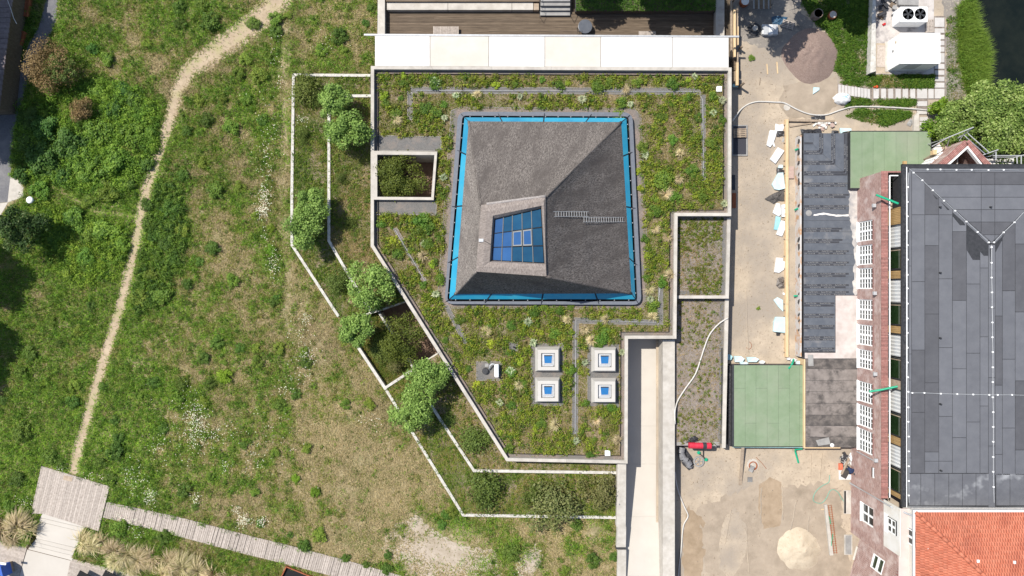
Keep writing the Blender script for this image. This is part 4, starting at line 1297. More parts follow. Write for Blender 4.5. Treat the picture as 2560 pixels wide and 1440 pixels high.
m = MB(); m.lathe(c.x, c.y, [(.62, ZS), (.62, ZS+.12), (.34, ZS+.14), (.34, ZS)], 24); m.build('ring', m_foil, o)
m = MB(); m.lathe(c.x, c.y, [(.27, ZS), (.27, ZS+.35), (0, ZS+.36)], 22); m.build('disc', m_conc, o)
o = thing('crate', 'grey double crate with a pale centre panel in the tree shade', 'crate', P(1926, 74, ZS))
for (x0, x1, mat, dz) in ((1909, 1922.5, m_metal, .5), (1922.5, 1932, m_foamw, .52), (1932, 1945, m_metal, .5)):
    pa, pb = P(x0, 61, dz-.5), P(x1, 86, dz-.5)
    m = MB(); m.box(pa.x+.01, pb.x-.01, pb.y, pa.y, ZS, ZS+dz); m.build('panel', mat, o)
for y_ in (66, 80):
    p = P(1908, y_, ZS+.4); m = MB(); m.box(p.x-.08, p.x+.05, p.y-.2, p.y+.2, ZS+.1, ZS+.42); m.build('latch', m_foamw, o)
o = thing('slatted_table', 'dark slatted garden table standing in the tree shade', 'table', P(1904, 8, ZS))
for k in range(11):
    pa, pb = P(1883+k*4.1, -12, .25), P(1883+k*4.1+3.7, 22, .25)
    m = MB(); m.box(pa.x, pb.x, pb.y, pa.y, .21, .25); m.build('slat', m_wood_d if k % 3 else m_conc_g, o)
for x_, y_ in ((1886, 18), (1924, 18), (1886, -8), (1924, -8)):
    p = P(x_, y_, ZS); m = MB(); m.tube([p, p+Vector((0, 0, .7))], .04, 6); m.build('leg', m_darkm, o)
def rag(name, px, z, mat, label, cat, amp=.18, seed=0, group=None, n=9):
    """crumpled sheet: a polygon filled with a bumpy grid"""
    poly = PP(px, z)
    xs = [p[0] for p in poly]; ys = [p[1] for p in poly]
    rr = np.random.RandomState(seed)
    m = MB()
    cx, cy = sum(xs)/len(xs), sum(ys)/len(ys)
    out = ragged(poly, .25, .03, seed)
    k = len(out)
    vs = [(cx, cy, z+amp*.8)]
    for t in (.45, .75, 1.0):
        for x, y_ in out:
            vs.append((cx+(x-cx)*t+rr.uniform(-.03, .03), cy+(y_-cy)*t+rr.uniform(-.03, .03), z+.02+amp*rr.rand()*(1.15-t)))
    fs = [(0, 1+i, 1+(i+1) % k) for i in range(k)]
    for r_ in range(2):
        fs += [(1+r_*k+i, 1+(r_+1)*k+i, 1+(r_+1)*k+(i+1) % k, 1+r_*k+(i+1) % k) for i in range(k)]
    m.add(vs, fs)
    return tag(m.build(name, mat), label, cat, group)
rag('tarpaulin', [(1928, 44), (1945, 40), (1968, 43), (1960, 58), (1950, 62), (1929, 60)], ZS, M('blue_tarpaulin', (.03, .085, .15), (.05, .12, .20), 3, .5, .5, 8), 'crumpled dark blue tarpaulin beside the askew pallet', 'tarpaulin', .25, 5)
rag('rag', [(1865, 85), (1890, 82), (1900, 92), (1870, 97)], ZS, m_foil, 'grey crumpled sheet below the round grey disc', 'sheet', .12, 6)

# gravel heap and sand heap
def heap(name, cx, cy, rx, ry, h, mat, label, cat, seed, sharp=1.3):
    c = P(cx, cy, ZS)
    ns = VNoise(seed)
    m = MB(); vs = []; nr, na = 18, 72
    for i in range(nr+1):
        t = i/nr
        for k in range(na):
            a = 2*math.pi*k/na
            w_ = 1+.16*(ns(np.array([math.cos(a)*1.5+5]), np.array([math.sin(a)*1.5+5]), 1.0)[0]-.5)*2
            x, y_ = c.x+rx*t*w_*math.cos(a), c.y+ry*t*w_*math.sin(a)
            z = ZS-.03+h*(1-t**sharp)+.36*(ns(np.array([x*1.6]), np.array([y_*1.6]), 1.0)[0]-.5)*(1-t)
            vs.append((x, y_, z))
    fs = [(i*na+k, (i+1)*na+k, (i+1)*na+(k+1) % na, i*na+(k+1) % na) for i in range(nr) for k in range(na)]
    m.add(vs, fs)
    return tag(m.build(name, mat, smooth=True), label, cat)
m_heap = M('red_brown_gravel', (.225, .158, .13), (.33, .245, .205), 9, .95, .6, 18, c3=(.27, .195, .165), scale3=.8, speck=(.42, .335, .29), speckscale=16)
heap('gravel_heap', 2024, 138, 2.85, 2.95, .75, m_heap, 'round heap of reddish brown gravel at the grass edge', 'gravel heap', 61, 1.6)
m_sheap = M('pale_sand_heap', (.56, .465, .34), (.66, .56, .42), 1.4, .95, .4, 8, speck=(.52, .41, .29), speckscale=5)
heap('sand_heap', 1998, 1372, 2.2, 2.25, .75, m_sheap, 'pale conical heap of sand in the lower yard', 'sand heap', 62, 1.5)

# big white bag and blue wedge
o = thing('sand_bag', 'bulging white fabric bag with blue marking beside the first stepping slabs', 'bag', P(2104, 249, ZS))
c = P(2104, 248, ZS)
m = MB(); vs = []; fs = []
for i in range(11):
    ph = math.pi/2*i/10
    for k in range(28):
        a = 2*math.pi*k/28
        rr_ = (1+.07*math.sin(5*a+i)+.05*math.sin(9*a))
        vs.append((c.x+.86*math.cos(ph)**.7*rr_*math.cos(a)*(1 if i < 10 else 0), c.y+.60*math.cos(ph)**.7*rr_*math.sin(a)*(1 if i < 10 else 0), ZS+.62*math.sin(ph)))
for i in range(10):
    fs += [(i*28+k, i*28+(k+1) % 28, (i+1)*28+(k+1) % 28, (i+1)*28+k) for k in range(28)]
m.add(vs, fs); m.build('bag_body', m_foamw, o, smooth=True)
m = MB()
for (x, y_, an, l) in ((-.1, .12, .3, .5), (.15, .05, -.5, .35), (.25, .18, .9, .3), (0, -.05, .1, .3)):
    m.obox(c.x+x, c.y+y_, ZS+.56, ZS+.645, l, .05, an)
m.build('blue_marking', m_foamb, o)

FO = 0
def foam(px, mat, label, z=ZS, t=.12, tilt=0.0, name='foam_board', cat='foam board', group='insulation boards along the timber shuttering'):
    global FO
    FO += 1
    poly = PP(px, z+t)
    if sum(poly[i][0]*poly[(i+1) % len(poly)][1]-poly[(i+1) % len(poly)][0]*poly[i][1] for i in range(len(poly))) < 0: poly = poly[::-1]
    m = MB()
    zs = [z+t+tilt*((i % 3)/2) for i in range(len(poly))]
    m.prism(poly, z+.01, z+t, zs=zs)
    return tag(m.build(name, mat), label, cat, group)
foam([(1939, 309), (1948, 312), (1958, 310), (1960, 318), (1957, 327), (1938, 327)], m_foamw, 'broken white foam board at the top of the shuttering, touching a black foil scrap')
foam([(1925, 325), (1943, 327), (1938, 345), (1934, 356), (1926, 368), (1917, 363)], m_foamw, 'long white foam board jutting out past the black foil scrap', t=.18)
foam([(1934, 352), (1938, 366), (1935, 367), (1931, 360)], m_foamw, 'white foam sliver against the long jutting board')
foam([(1945, 368), (1961, 377), (1939, 409), (1925, 398)], m_foamw, 'clean white rectangular foam board lying alone at an angle', t=.2)
foam([(1948, 412), (1957, 412), (1957, 420), (1946, 420)], m_foam, 'small pale blue foam scrap above the big fan shaped pale board', t=.2)
foam([(1946, 432), (1958, 431), (1963, 471), (1948, 475), (1937, 473), (1930, 461)], m_foam, 'big fan shaped pale blue foam board above the dark felt sheet', t=.25)
foam([(1941, 508), (1950, 509), (1953, 535), (1947, 541), (1932, 532)], m_foamw, 'white foam board just below the dark felt sheet', t=.15)
foam([(1954, 512), (1963, 510), (1963, 542), (1955, 542)], m_foamw, 'narrow white foam board leaning on the timber below the dark felt', t=.22)
foam([(1940, 540), (1952, 543), (1948, 575), (1935, 574)], m_foamb, 'strong blue foam strip between two white boards', t=.12)
foam([(1953, 551), (1962, 553), (1963, 572), (1955, 591), (1941, 586)], m_foamw, 'white foam board overlapping the strong blue strip', t=.18)
foam([(1941, 644), (1957, 645), (1957, 652), (1962, 654), (1961, 673), (1948, 682), (1936, 680)], m_foamw, 'white notched foam board above the brown foil bundle', t=.16)
foam([(1944, 743), (1957, 750), (1958, 779), (1947, 768), (1934, 750)], m_foam, 'pale pointed foam shard below the brown foil bundle', t=.12)
foam([(1940, 792), (1963, 793), (1963, 832), (1934, 829), (1935, 805)], m_foam, 'large squarish pale foam board at the lower end of the shuttering', t=.3)
foam([(1958, 731), (1963, 733), (1961, 738), (1957, 736)], m_foamw, 'tiny white foam crumb beside the timber')
foam([(2034, 218), (2049, 219), (2048, 225), (2033, 235)], m_foam, 'lone pale blue foam wedge on the sand below the gravel heap', group=None)
rag('foil_scrap', [(1943, 328), (1962, 328), (1963, 341), (1940, 343)], ZS, m_foil, 'black foil scrap between the upper white foam boards', 'foil', .2, 11, 'foil and felt along the shuttering')
rag('felt_scrap', [(1958, 343), (1971, 344), (1970, 356), (1954, 355)], ZS, m_conc_g, 'grey felt scrap touching the timber near the upper end', 'felt', .1, 12, 'foil and felt along the shuttering')
rag('foil_scrap', [(1942, 418), (1962, 425), (1960, 437), (1940, 436)], ZS, m_foil, 'black foil scrap tucked above the fan shaped foam board', 'foil', .15, 13, 'foil and felt along the shuttering')
rag('felt_sheet', [(1912, 497), (1930, 485), (1960, 473), (1961, 503), (1945, 502), (1934, 510)], ZS+.05, M('dark_felt', (.07, .065, .06), (.14, .125, .115), 4, .8, .4, 6), 'large dark felt sheet folded beside the shuttering', 'felt', .3, 14, 'foil and felt along the shuttering')
rag('foil_bundle', [(1943, 695), (1956, 690), (1963, 697), (1960, 720), (1948, 722), (1939, 713)], ZS, M('brown_foil', (.10, .08, .07), (.24, .21, .18), 5, .5, .6, 6), 'brown foil bundle between white foam boards', 'foil', .3, 15, 'foil and felt along the shuttering')
rag('foil_scrap', [(1940, 831), (1952, 832), (1950, 840), (1941, 840)], ZS, m_foil, 'black scrap under the large squarish foam board', 'foil', .15, 16, 'foil and felt along the shuttering')
# foam rubble at the head of the green roof
rub = [(1822, 893, 18, 14, m_foamb), (1848, 898, 26, 14, m_foam), (1882, 899, 30, 12, m_foam), (1905, 905, 14, 8, m_foamw), (1860, 908, 22, 6, m_foam), (1984, 900, 14, 8, m_foamw), (1996, 906, 12, 8, m_foam), (1972, 897, 8, 6, m_foamw)]
for i, (x, y_, w_, h_, mat) in enumerate(rub):
    foam([(x-w_/2, y_-h_/2+R.uniform(-2, 2)), (x+w_*.2, y_-h_/2), (x+w_/2, y_-h_*.1), (x+w_*.3, y_+h_/2), (x-w_*.4, y_+h_/2)], mat,
         ['torn blue foam piece at the wall end of the green roof', 'broad torn pale foam piece at the head of the green roof', 'long torn pale foam piece pointing along the head of the green roof',
          'white foam offcut beside the long torn pale piece', 'flat pale foam strip against the green roof edge', 'white foam offcut next to the bent green pipe', 'pale foam offcut below the bent green pipe', 'small white crumb of foam above the bent green pipe'][i],
         ZS+.1, .25, .1, group='torn foam pieces at the head of the green roof')

# timber shuttering
TS = thing('timber_shuttering', 'long pale timber shuttering on edge along the sand trench', 'shuttering', P(1968, 600, ZS))
for a, b in ((298, 440), (440, 600), (600, 760), (760, 893)):
    m = MB(); m.prism(PP([(1964, a+.4), (1971.5, a+.4), (1971.5, b), (1964, b)], ZS+.35), ZS, ZS+.35); m.build('plank', m_wood_l, TS)
m = MB(); m.prism(PP([(1972, 297.5), (2088, 300), (2088, 305), (1972, 303)], ZS+.3), ZS, ZS+.3); m.build('plank', m_wood_o, TS)
m = MB(); m.prism(PP([(1975, 314), (2030, 306), (2030, 309), (1975, 318)], ZS+.12), ZS, ZS+.12); m.build('plank', m_wood_o, TS)
for y_ in (313, 358, 402, 415, 432, 477, 521, 535, 551, 597, 640, 671, 715, 759, 775, 790, 835, 880):
    m = MB(); p = P(1962, y_, ZS); m.obox(p.x, p.y, ZS, ZS+.28, .3, .08, .15); m.build('peg', m_wood_o, TS)
m = MB(); m.prism(PP([(1972, 416), (1985, 416), (1985, 446), (1972, 446)], ZS+.2), ZS, ZS+.2)
tag(m.build('brick_block', M('pink_block', (.46, .33, .28), (.54, .40, .34), 4, .9, .1, 30)), 'pinkish masonry block in the trench behind the shuttering', 'block')
rr_ = thing('rubble_pile', 'pile of broken pink plaster at the head of the trench', 'rubble', P(2060, 312, ZS))
for k in range(34):
    c = P(R.gauss(2060, 12), R.gauss(312, 5), ZS)
    m = MB(); m.obox(c.x, c.y, ZS, ZS+R.uniform(.06, .25), R.uniform(.15, .5), R.uniform(.12, .35), R.uniform(0, 3)); m.build('rubble_piece', R.choice([m_conc, m_conc_w, MATS['pink_block']]), rr_)
rag('foil_scrap', [(2026, 292), (2062, 288), (2062, 300), (2028, 306)], ZS+.05, m_foil, 'grey black foil lying over the timber at the head of the trench', 'foil', .2, 17)
rag('felt_scrap', [(2266, 312), (2276, 296), (2285, 303), (2275, 318)], ZS, m_conc_g, 'dark grey felt scrap beside the small concrete stair', 'felt', .2, 18)

# stepping slabs and stairs
SS = thing('stepping_path', 'path of pale square stepping slabs round the white cabin', 'path', P(2349, 150, ZS))
m_slab = M('paving_slab', (.56, .53, .50), (.63, .60, .57), 1.5, .85, .05, 30, rnd=.05)
m = MB(); m.sheet(PP([(2335, 40), (2363, 40), (2363, 249), (2320, 249), (2320, 288), (2291, 288), (2291, 249), (2182, 249), (2182, 219), (2335, 219)], ZS), ZS+.008)
structure(m.build('slab_bedding', m_bsoil), 'dark soil between the stepping slabs')
m = MB(); m.sheet(PP([(2094, 209), (2181, 220), (2181, 248), (2094, 237)], ZS), ZS+.009); structure(m.build('slab_bedding', m_bsoil), 'dark soil under the fan of step slabs')
def slab(x0, x1, y0, y1, o=SS, z=ZS+.05):
    pa, pb = P(x0, y0, z), P(x1, y1, z)
    m = MB(); m.box(pa.x, pb.x, pb.y, pa.y, z-.1, z+R.uniform(-.008, .008)); m.build('paving_slab', m_slab, o)
for y0, y1 in ((44, 67), (71, 82), (87, 98), (102, 113), (117, 129), (133, 156), (160, 172), (176, 187), (192, 203), (207, 219), (222, 246)): slab(2337, 2361, y0, y1)
for x0, x1 in ((2321, 2334), (2293, 2318), (2276, 2288), (2257, 2270), (2239, 2252), (2221, 2233), (2203, 2215), (2184, 2197)): slab(x0, x1, 222, 246)
for y0, y1 in ((253, 265), (274, 285)): slab(2293, 2318, y0, y1)
G = thing('garden_stair', 'ten pale close set step slabs fanning out from the stepping path', 'steps', P(2138, 228, ZS))
for k in range(10):
    t0, t1 = k/10, (k+.80)/10
    q = PP([(2096+83*t0, 211+11*t0), (2096+83*t1, 211+11*t1), (2096+83*t1, 235+10.5*t1), (2096+83*t0, 235+10.5*t0)], ZS+.04+.03*k)
    m = MB(); m.prism(q, ZS-.02, ZS+.04+.012*k); m.build('step', m_slab, G)
G2 = thing('concrete_stair', 'small concrete stair dropping beside a low wall at the green roof corner', 'steps', P(2308, 305, ZS))
for k, (y0, y1) in enumerate(((293, 303), (305, 314), (316, 326))):
    pa, pb = P(2298.5, y0, ZS), P(2318, y1, ZS)
    m = MB(); m.box(pa.x, pb.x, pb.y, pa.y, ZS-.1, ZS+.10-.03*k); m.build('step', m_slab, G2)
m = MB(); m.prism(PP([(2286, 290), (2298, 278), (2298, 327), (2284, 327)], ZS+.3), ZS-.1, ZS+.3); m.build('low_wall', m_conc, G2)
m = MB(); c = P(2191, 217, ZS+.1); m.lathe(c.x, c.y, [(.12, ZS), (.14, ZS+.2), (0, ZS+.22)], 10); m.obox(c.x-.15, c.y+.03, ZS, ZS+.12, .25, .15, .6)
tag(m.build('orange_toy', M('orange_red', (.75, .12, .03), (.6, .02, .02), 6, .5)), 'tiny orange and red object beside the stepping slabs', 'toy')

# hoses
def hose(pts, r, mat, label, cat='hose', z=None):
    ctrl = [P(x, y_, zz) for x, y_, zz in pts]
    out = []
    for i in range(len(ctrl)-1):
        p0, p1, p2, p3 = ctrl[max(i-1, 0)], ctrl[i], ctrl[i+1], ctrl[min(i+2, len(ctrl)-1)]
        for k in range(6):
            t = k/6
            out.append(.5*((2*p1)+(p2-p0)*t+(2*p0-5*p1+4*p2-p3)*t*t+(3*p1-p0-3*p2+p3)*t**3))
    out.append(ctrl[-1])
    m = MB(); m.tube(out, r, 7)
    return tag(m.build('hose', mat, smooth=True), label, cat)
m_hose = M('white_hose', (.60, .57, .52), (.72, .69, .64), 3, .6)
hz = ZS+.08
hose([(1831, 303, .3), (1855, 271, hz), (1888, 255, hz), (1938, 255.5, hz), (1962, 258, hz), (1993, 274, hz), (2027, 286, hz), (2065, 287, hz), (2102, 275, hz), (2138, 267, hz), (2215, 268, hz), (2293, 273, hz+.06), (2329, 277, hz)],
     .075, m_hose, 'pale fat hose winding across the upper yard to the pond tree')
hose([(1820, 795, 1.25), (1799, 808, 1.05), (1780, 828, 1.0), (1769, 847, 1.0), (1758, 878, 1.0), (1752, 897, 1.0), (1738, 936, 1.0), (1713, 972, 1.0), (1697, 997, 1.02), (1691, 1011, 1.2), (1687, 1030, 1.5), (1687.5, 1060, 1.4)],
     .075, m_hose, 'pale hose snaking over the sparse soil bed beside the ramp')
hose([(1687.5, 1180, .2), (1690, 1205, hz), (1697, 1232, hz), (1710, 1265, hz), (1719, 1284, hz), (1719, 1294, hz), (1710, 1310, hz), (1706, 1332, hz), (1703, 1373, hz), (1697, 1423, hz), (1694, 1480, hz)],
     .075, m_hose, 'pale hose lying along the foot of the ramp wall beside the wet stain')
m_gh = M('thin_green_hose', (.16, .40, .30), (.22, .48, .37), 4, .5)
hz2 = ZS+.03
hose([(2074, 1188, hz2), (2072, 1205, hz2), (2058, 1213, hz2), (2046, 1222, hz2), (2036, 1235, hz2), (2033, 1250, hz2), (2042, 1257, hz2), (2055, 1257, hz2), (2066, 1245, hz2), (2074, 1229, hz2), (2083, 1224, hz2), (2095, 1231, hz2), (2104, 1246, hz2), (2115, 1258, hz2), (2132, 1264, hz2)],
     .035, m_gh, 'thin pale green hose looping over the sand of the lower yard')
# cables in the trench and along the bed
cab = MB()
for k in range(3): cab.tube([P(1803+k*1.5+R.uniform(-1, 1), 870+j*40, .98) for j in range(7)], .02, 4)
tag(cab.build('cable_bundle', m_darkm), 'bundle of thin black cables along the wall of the sparse soil bed', 'cable')
# green pipes
def gpipe(pts, label, r=.075):
    m = MB(); m.tube([P(*p) for p in pts], r, 10)
    return tag(m.build('green_pipe', m_green, smooth=False), label, 'pipe', 'green plastic pipe ends')
gpipe([(1988, 375, ZS+.4), (1996, 372, ZS+.75)], 'short green pipe end at the upper foil covered wall edge', .09)
gpipe([(1987, 525, ZS+.4), (1995, 521, ZS+.75)], 'short green pipe end at the middle of the foil covered wall edge', .09)
gpipe([(1985, 740, ZS+.4), (1994, 739.5, ZS+.7)], 'short green pipe end at the lower foil covered wall edge', .09)
gpipe([(1984, 899, ZS+.4), (1981, 909, ZS+.9), (1971, 922, ZS+1.05)], 'bent green pipe end over the head of the lower green roof', .10)
gpipe([(1989, 1124, ZS+.5), (1988, 1128, ZS+.3), (1996, 1157, ZS+.12)], 'long bent green pipe lying at the foot of the lower green roof', .09)
gpipe([(2006, 1122, ZS+.45), (1989, 1124, ZS+.45)], 'short green pipe stub under the edge of the lower green roof', .07)
gpipe([(2399, 33.5, ZS+.1), (2409, 34, ZS+.1)], 'green pipe end with grey sleeve on the pond bank', .12)

# things at the lower end of the soil bed
rr = thing('red_roll', 'red roll of matting with a black strap at the end of the sparse soil bed', 'roll', P(1750, 1114, .92))
za = 1.2
A, Bq = P(1722, 1113.5, za), P(1777, 1114.5, za)
m_red = M('red_mat', (.60, .02, .05), (.70, .05, .08), 4, .55, .15, 12)
m = MB(); m.tube([A, A.lerp(Bq, .03), A.lerp(Bq, .3), A.lerp(Bq, .62)], .30, 20); m.build('roll_body', m_red, rr)
m = MB(); m.tube([A.lerp(Bq, .62), A.lerp(Bq, .79)], .32, 20); m.build('strap', m_darkm, rr)
m = MB(); m.tube([A.lerp(Bq, .79), Bq], .315, 20); m.build('roll_end', m_red, rr)
m = MB(); m.tube([Bq, Bq+Vector((.5, 0, -.05)), Bq+Vector((.55, -.15, -.1))], .03, 6); m.build('handle', m_metal, rr)
rag('black_bag', [(1713, 1108), (1722, 1096), (1735, 1088), (1746, 1094), (1746, 1100), (1730, 1108)], .92, m_foil, 'crumpled black bag leaning on the red roll', 'bag', .45, 21)
gb = thing('duct_roll', 'bent grey ribbed duct bundle on a black sheet below the red roll', 'duct', P(1715, 1145, ZS))
path = [P(1705, 1118, ZS+.3), P(1702, 1132, ZS+.3), P(1708, 1147, ZS+.32), P(1717, 1152, ZS+.35), P(1724, 1162, ZS+.32), P(1722, 1168, ZS+.25)]
m_duct = M('grey_duct', (.20, .20, .21), (.30, .30, .31), 5, .5)
fine = []
for a, b in zip(path, path[1:]):
    for k in range(5): fine.append(a.lerp(b, k/5))
for k, (a, b) in enumerate(zip(fine, fine[1:])):
    m = MB(); m.tube([a, a.lerp(b, .5), b], .36-.02*(k % 2), 14, cap=(k in (0, len(fine)-2))); m.build('duct_ring', m_duct, gb)
rag('black_sheet', [(1698, 1114), (1708, 1112), (1735, 1150), (1733, 1168), (1722, 1176), (1708, 1164), (1697, 1140)], ZS, m_foil, 'black sheet under the grey ribbed duct', 'sheet', .08, 22)
wh = thing('spoked_reel', 'grey spoked wheel lying flat beside the ribbed duct', 'reel', P(1746, 1153, ZS))
c = P(1746, 1153, ZS)
m = MB(); m.lathe(c.x, c.y, [(.40, ZS+.02), (.54, ZS+.02), (.56, ZS+.1), (.54, ZS+.2), (.42, ZS+.2), (.40, ZS+.02)], 30); m.build('tyre', m_conc_g, wh)
m = MB(); m.lathe(c.x, c.y, [(.41, ZS+.03), (.41, ZS+.05), (0, ZS+.06)], 24); m.build('rim', m_wood_o, wh)
for k in range(5):
    a = k*1.2566; m = MB(); m.obox(c.x+.2*math.cos(a), c.y+.2*math.sin(a), ZS+.06, ZS+.15, .36, .09, a); m.build('spoke', m_conc_g, wh)
sc_ = thing('hand_cart', 'small dark cart frame with green wheels beside the grey spoked wheel', 'cart', P(1758, 1142, ZS))
m = MB(); m.tube([P(1748, 1134, ZS+.2), P(1758, 1142, ZS+.25), P(1767, 1152, ZS+.15)], .05, 6); m.tube([P(1758, 1124, ZS+.3), P(1758, 1142, ZS+.25)], .04, 6); m.build('frame', m_darkm, sc_)
for (x, y_) in ((1747, 1132), (1765, 1149)):
    c = P(x, y_, ZS+.2); m = MB(); m.lathe(c.x, c.y, [(.17, ZS+.12), (.17, ZS+.22), (0, ZS+.24)], 16); m.build('wheel', m_green, sc_)
m = MB()
A, Bq = P(1858, 1111, .55), P(1851, 1213, ZS+.05)
side = Vector((.15, 0.01, 0))
m.add([A-side, A+side, Bq+side, Bq-side]+[v-Vector((0, 0, .06)) for v in (A-side, A+side, Bq+side, Bq-side)], [(0, 1, 2, 3), (7, 6, 5, 4), (0, 4, 5, 1), (1, 5, 6, 2), (2, 6, 7, 3), (3, 7, 4, 0)])
tag(m.build('plank', m_wood_o), 'long plank leaning from the lower green roof down to the sand', 'plank')
cm = thing('cement_pot', 'grey pump block sitting in a brown ring on white spill in the sand', 'pump', P(1880, 1166, ZS))
c = P(1882, 1164, ZS)
m = MB(); m.lathe(c.x, c.y, [(.34, ZS), (.45, ZS+.1), (.36, ZS+.12), (.34, ZS)], 20); m.build('ring', m_rust, cm)
m = MB(); m.sheet(ragged([(c.x+.62*math.cos(a), c.y+.6*math.sin(a)+.1) for a in np.linspace(0, 6.0, 12)], .15, .05, 3), ZS+.012); m.build('white_spill', m_conc, cm)
p = P(1877, 1171, ZS); m = MB(); m.obox(p.x, p.y, ZS, ZS+.3, .38, .6, -.45); m.obox(p.x, p.y+.1, ZS+.3, ZS+.38, .2, .2, -.45); m.build('block', m_conc_g, cm)
dr = thing('drain_grate', 'square dark iron drain grate set in the sand', 'grate', P(1875, 1199, ZS))
p = P(1875, 1199, ZS)
for k in range(5): m = MB(); m.box(p.x-.24, p.x+.24, p.y-.24+.1*k, p.y-.24+.1*k+.06, ZS, ZS+.03); m.build('bar', m_conc_g, dr)
m = MB(); m.box(p.x-.25, p.x+.25, p.y-.25, p.y+.25, ZS-.01, ZS+.012); m.build('pit', m_black, dr)
m = MB(); m.tube([P(1890, 1143, ZS+.03), P(1905, 1158, ZS+.03), P(1916, 1172, ZS+.03)], .02, 4); tag(m.build('thin_rod', m_rust), 'thin rod lying on the sand above the iron drain grate', 'rod')
# dark cellar grating against the building wall
cg = thing('cellar_grating', 'dark cellar grating in the yard floor against the building wall', 'grating', P(1848, 350, ZS))
pa, pb = P(1831, 314, ZS+.1), P(1867, 388, ZS+.1)
m = MB(); m.strip([(pa.x, pa.y), (pb.x, pa.y), (pb.x, pb.y), (pa.x, pb.y)], .12, ZS, ZS+.14, True); m.build('kerb', m_conc_g, cg)
m = MB(); m.box(pa.x+.05, pb.x-.05, pb.y+.05, pa.y-.05, ZS, ZS+.08); m.build('grating', M('dark_grating', (.035, .035, .045), (.06, .06, .075), 30, .6), cg)
for k, (x, y0, y1) in enumerate(((1828, 438, 475), (1830, 483, 520))):
    m = MB(); pa, pb = P(x, y0, ZS), P(x+9, y1, ZS); m.box(pa.x, pb.x, pb.y, pa.y, ZS, ZS+.12)
    tag(m.build('window_well', m_darkm if k == 0 else m_rust), ['dark window well cover in the wall shade below the cellar grating', 'rusty bundle of bars in the wall shade below the window well'][k], 'cover')
# loose laths and bits
for (x, y0, y1, lab) in ((1918, 160, 186, 'short lath on the sand, the one farther from the gravel heap'), (1943, 155, 184, 'short lath on the sand, the one touching the gravel heap')):
    m = MB(); m.strip(PP([(x-1, y0), (x+1, y1)], ZS), .1, ZS, ZS+.05); tag(m.build('lath', m_wood_l), lab, 'lath', 'short laths on the sand')
m = MB(); m.tube([P(1899, 213, ZS+.02), P(1901, 195, ZS+.03)], .03, 5); tag(m.build('stick', m_wood_d), 'thin dark stick on the sand below the laths', 'stick')
c = P(1967, 268, ZS); m = MB(); m.lathe(c.x, c.y, [(.34, ZS), (.34, ZS+.03), (0, ZS+.035)], 24); tag(m.build('manhole_cover', m_conc), 'round pale manhole cover under the winding hose', 'cover')
m = MB(); m.tube([P(1872+7*math.cos(a), 864+9*math.sin(a), ZS+.03) for a in np.linspace(-1.5, 2.6, 14)], .02, 4); tag(m.build('wire_loop', m_rust), 'thin bent wire loop on the sand above the torn foam', 'wire')
# concrete lintel with reinforcement
li = thing('concrete_lintel', 'long precast concrete beam lying on the sand with rusty reinforcement', 'beam', P(2075, 1325, ZS))
m = MB(); m.prism(PP([(2061, 1262), (2067.5, 1261), (2084, 1388), (2075, 1389)], ZS+.22), ZS, ZS+.22); m.build('beam', m_conc, li)
m = MB()
for off in (7, 14): m.tube([P(2064+off, 1264, ZS+.1), P(2078+off, 1384, ZS+.1)], .03, 5)
for k in range(22):
    t = k/21; m.tube([P(2069+14*t, 1264+118*t, ZS+.12), P(2080+14*t, 1263+118*t, ZS+.12)], .018, 4)
m.build('rebar', m_rust, li)
m = MB(); m.tube([P(2072, 1290, ZS+.3), P(2075, 1300, ZS+.3), P(2076, 1310, ZS+.3)], .03, 5); m.tube([P(2082, 1335, ZS+.1), P(2080, 1350, ZS+.3), P(2078, 1365, ZS+.3)], .03, 5); m.build('green_cord', m_green, li)
m = MB(); p = P(2057, 1273, ZS); m.obox(p.x, p.y, ZS, ZS+.05, .4, .06, 0); tag(m.build('yellow_stick', m_wood_l), 'small yellow stick beside the concrete beam', 'stick')
# cellar light wells along the brick wall
for (x0, y0, x1, y1, lab) in ((2110, 1226, 2131, 1285, 'light well with pale slab and dark slot at the brick wall foot'), (2111, 1337, 2131, 1387, 'light well with grey corrugated cover at the brick wall foot')):
    o = thing('light_well', lab, 'light well', P((x0+x1)/2, (y0+y1)/2, ZS), 'light wells along the brick wall')
    pa, pb = P(x0, y0, ZS+.1), P(x1, y1, ZS+.1)
    m = MB(); m.box(pa.x, pb.x, pb.y, pa.y, ZS, ZS+.1); m.build('slab', m_conc, o)
    if y0 < 1300:
        m = MB(); m.box(pa.x+.02, pa.x+.2, pb.y+.06, pa.y-.06, ZS+.1, ZS+.106); m.build('slot', m_black, o)
    else:
        for k in range(5):
            m = MB(); m.box(pa.x+.1+.12*k, pa.x+.2+.12*k, pb.y+.06, pa.y-.06, ZS+.1, ZS+.14); m.build('slat', m_conc_g, o)

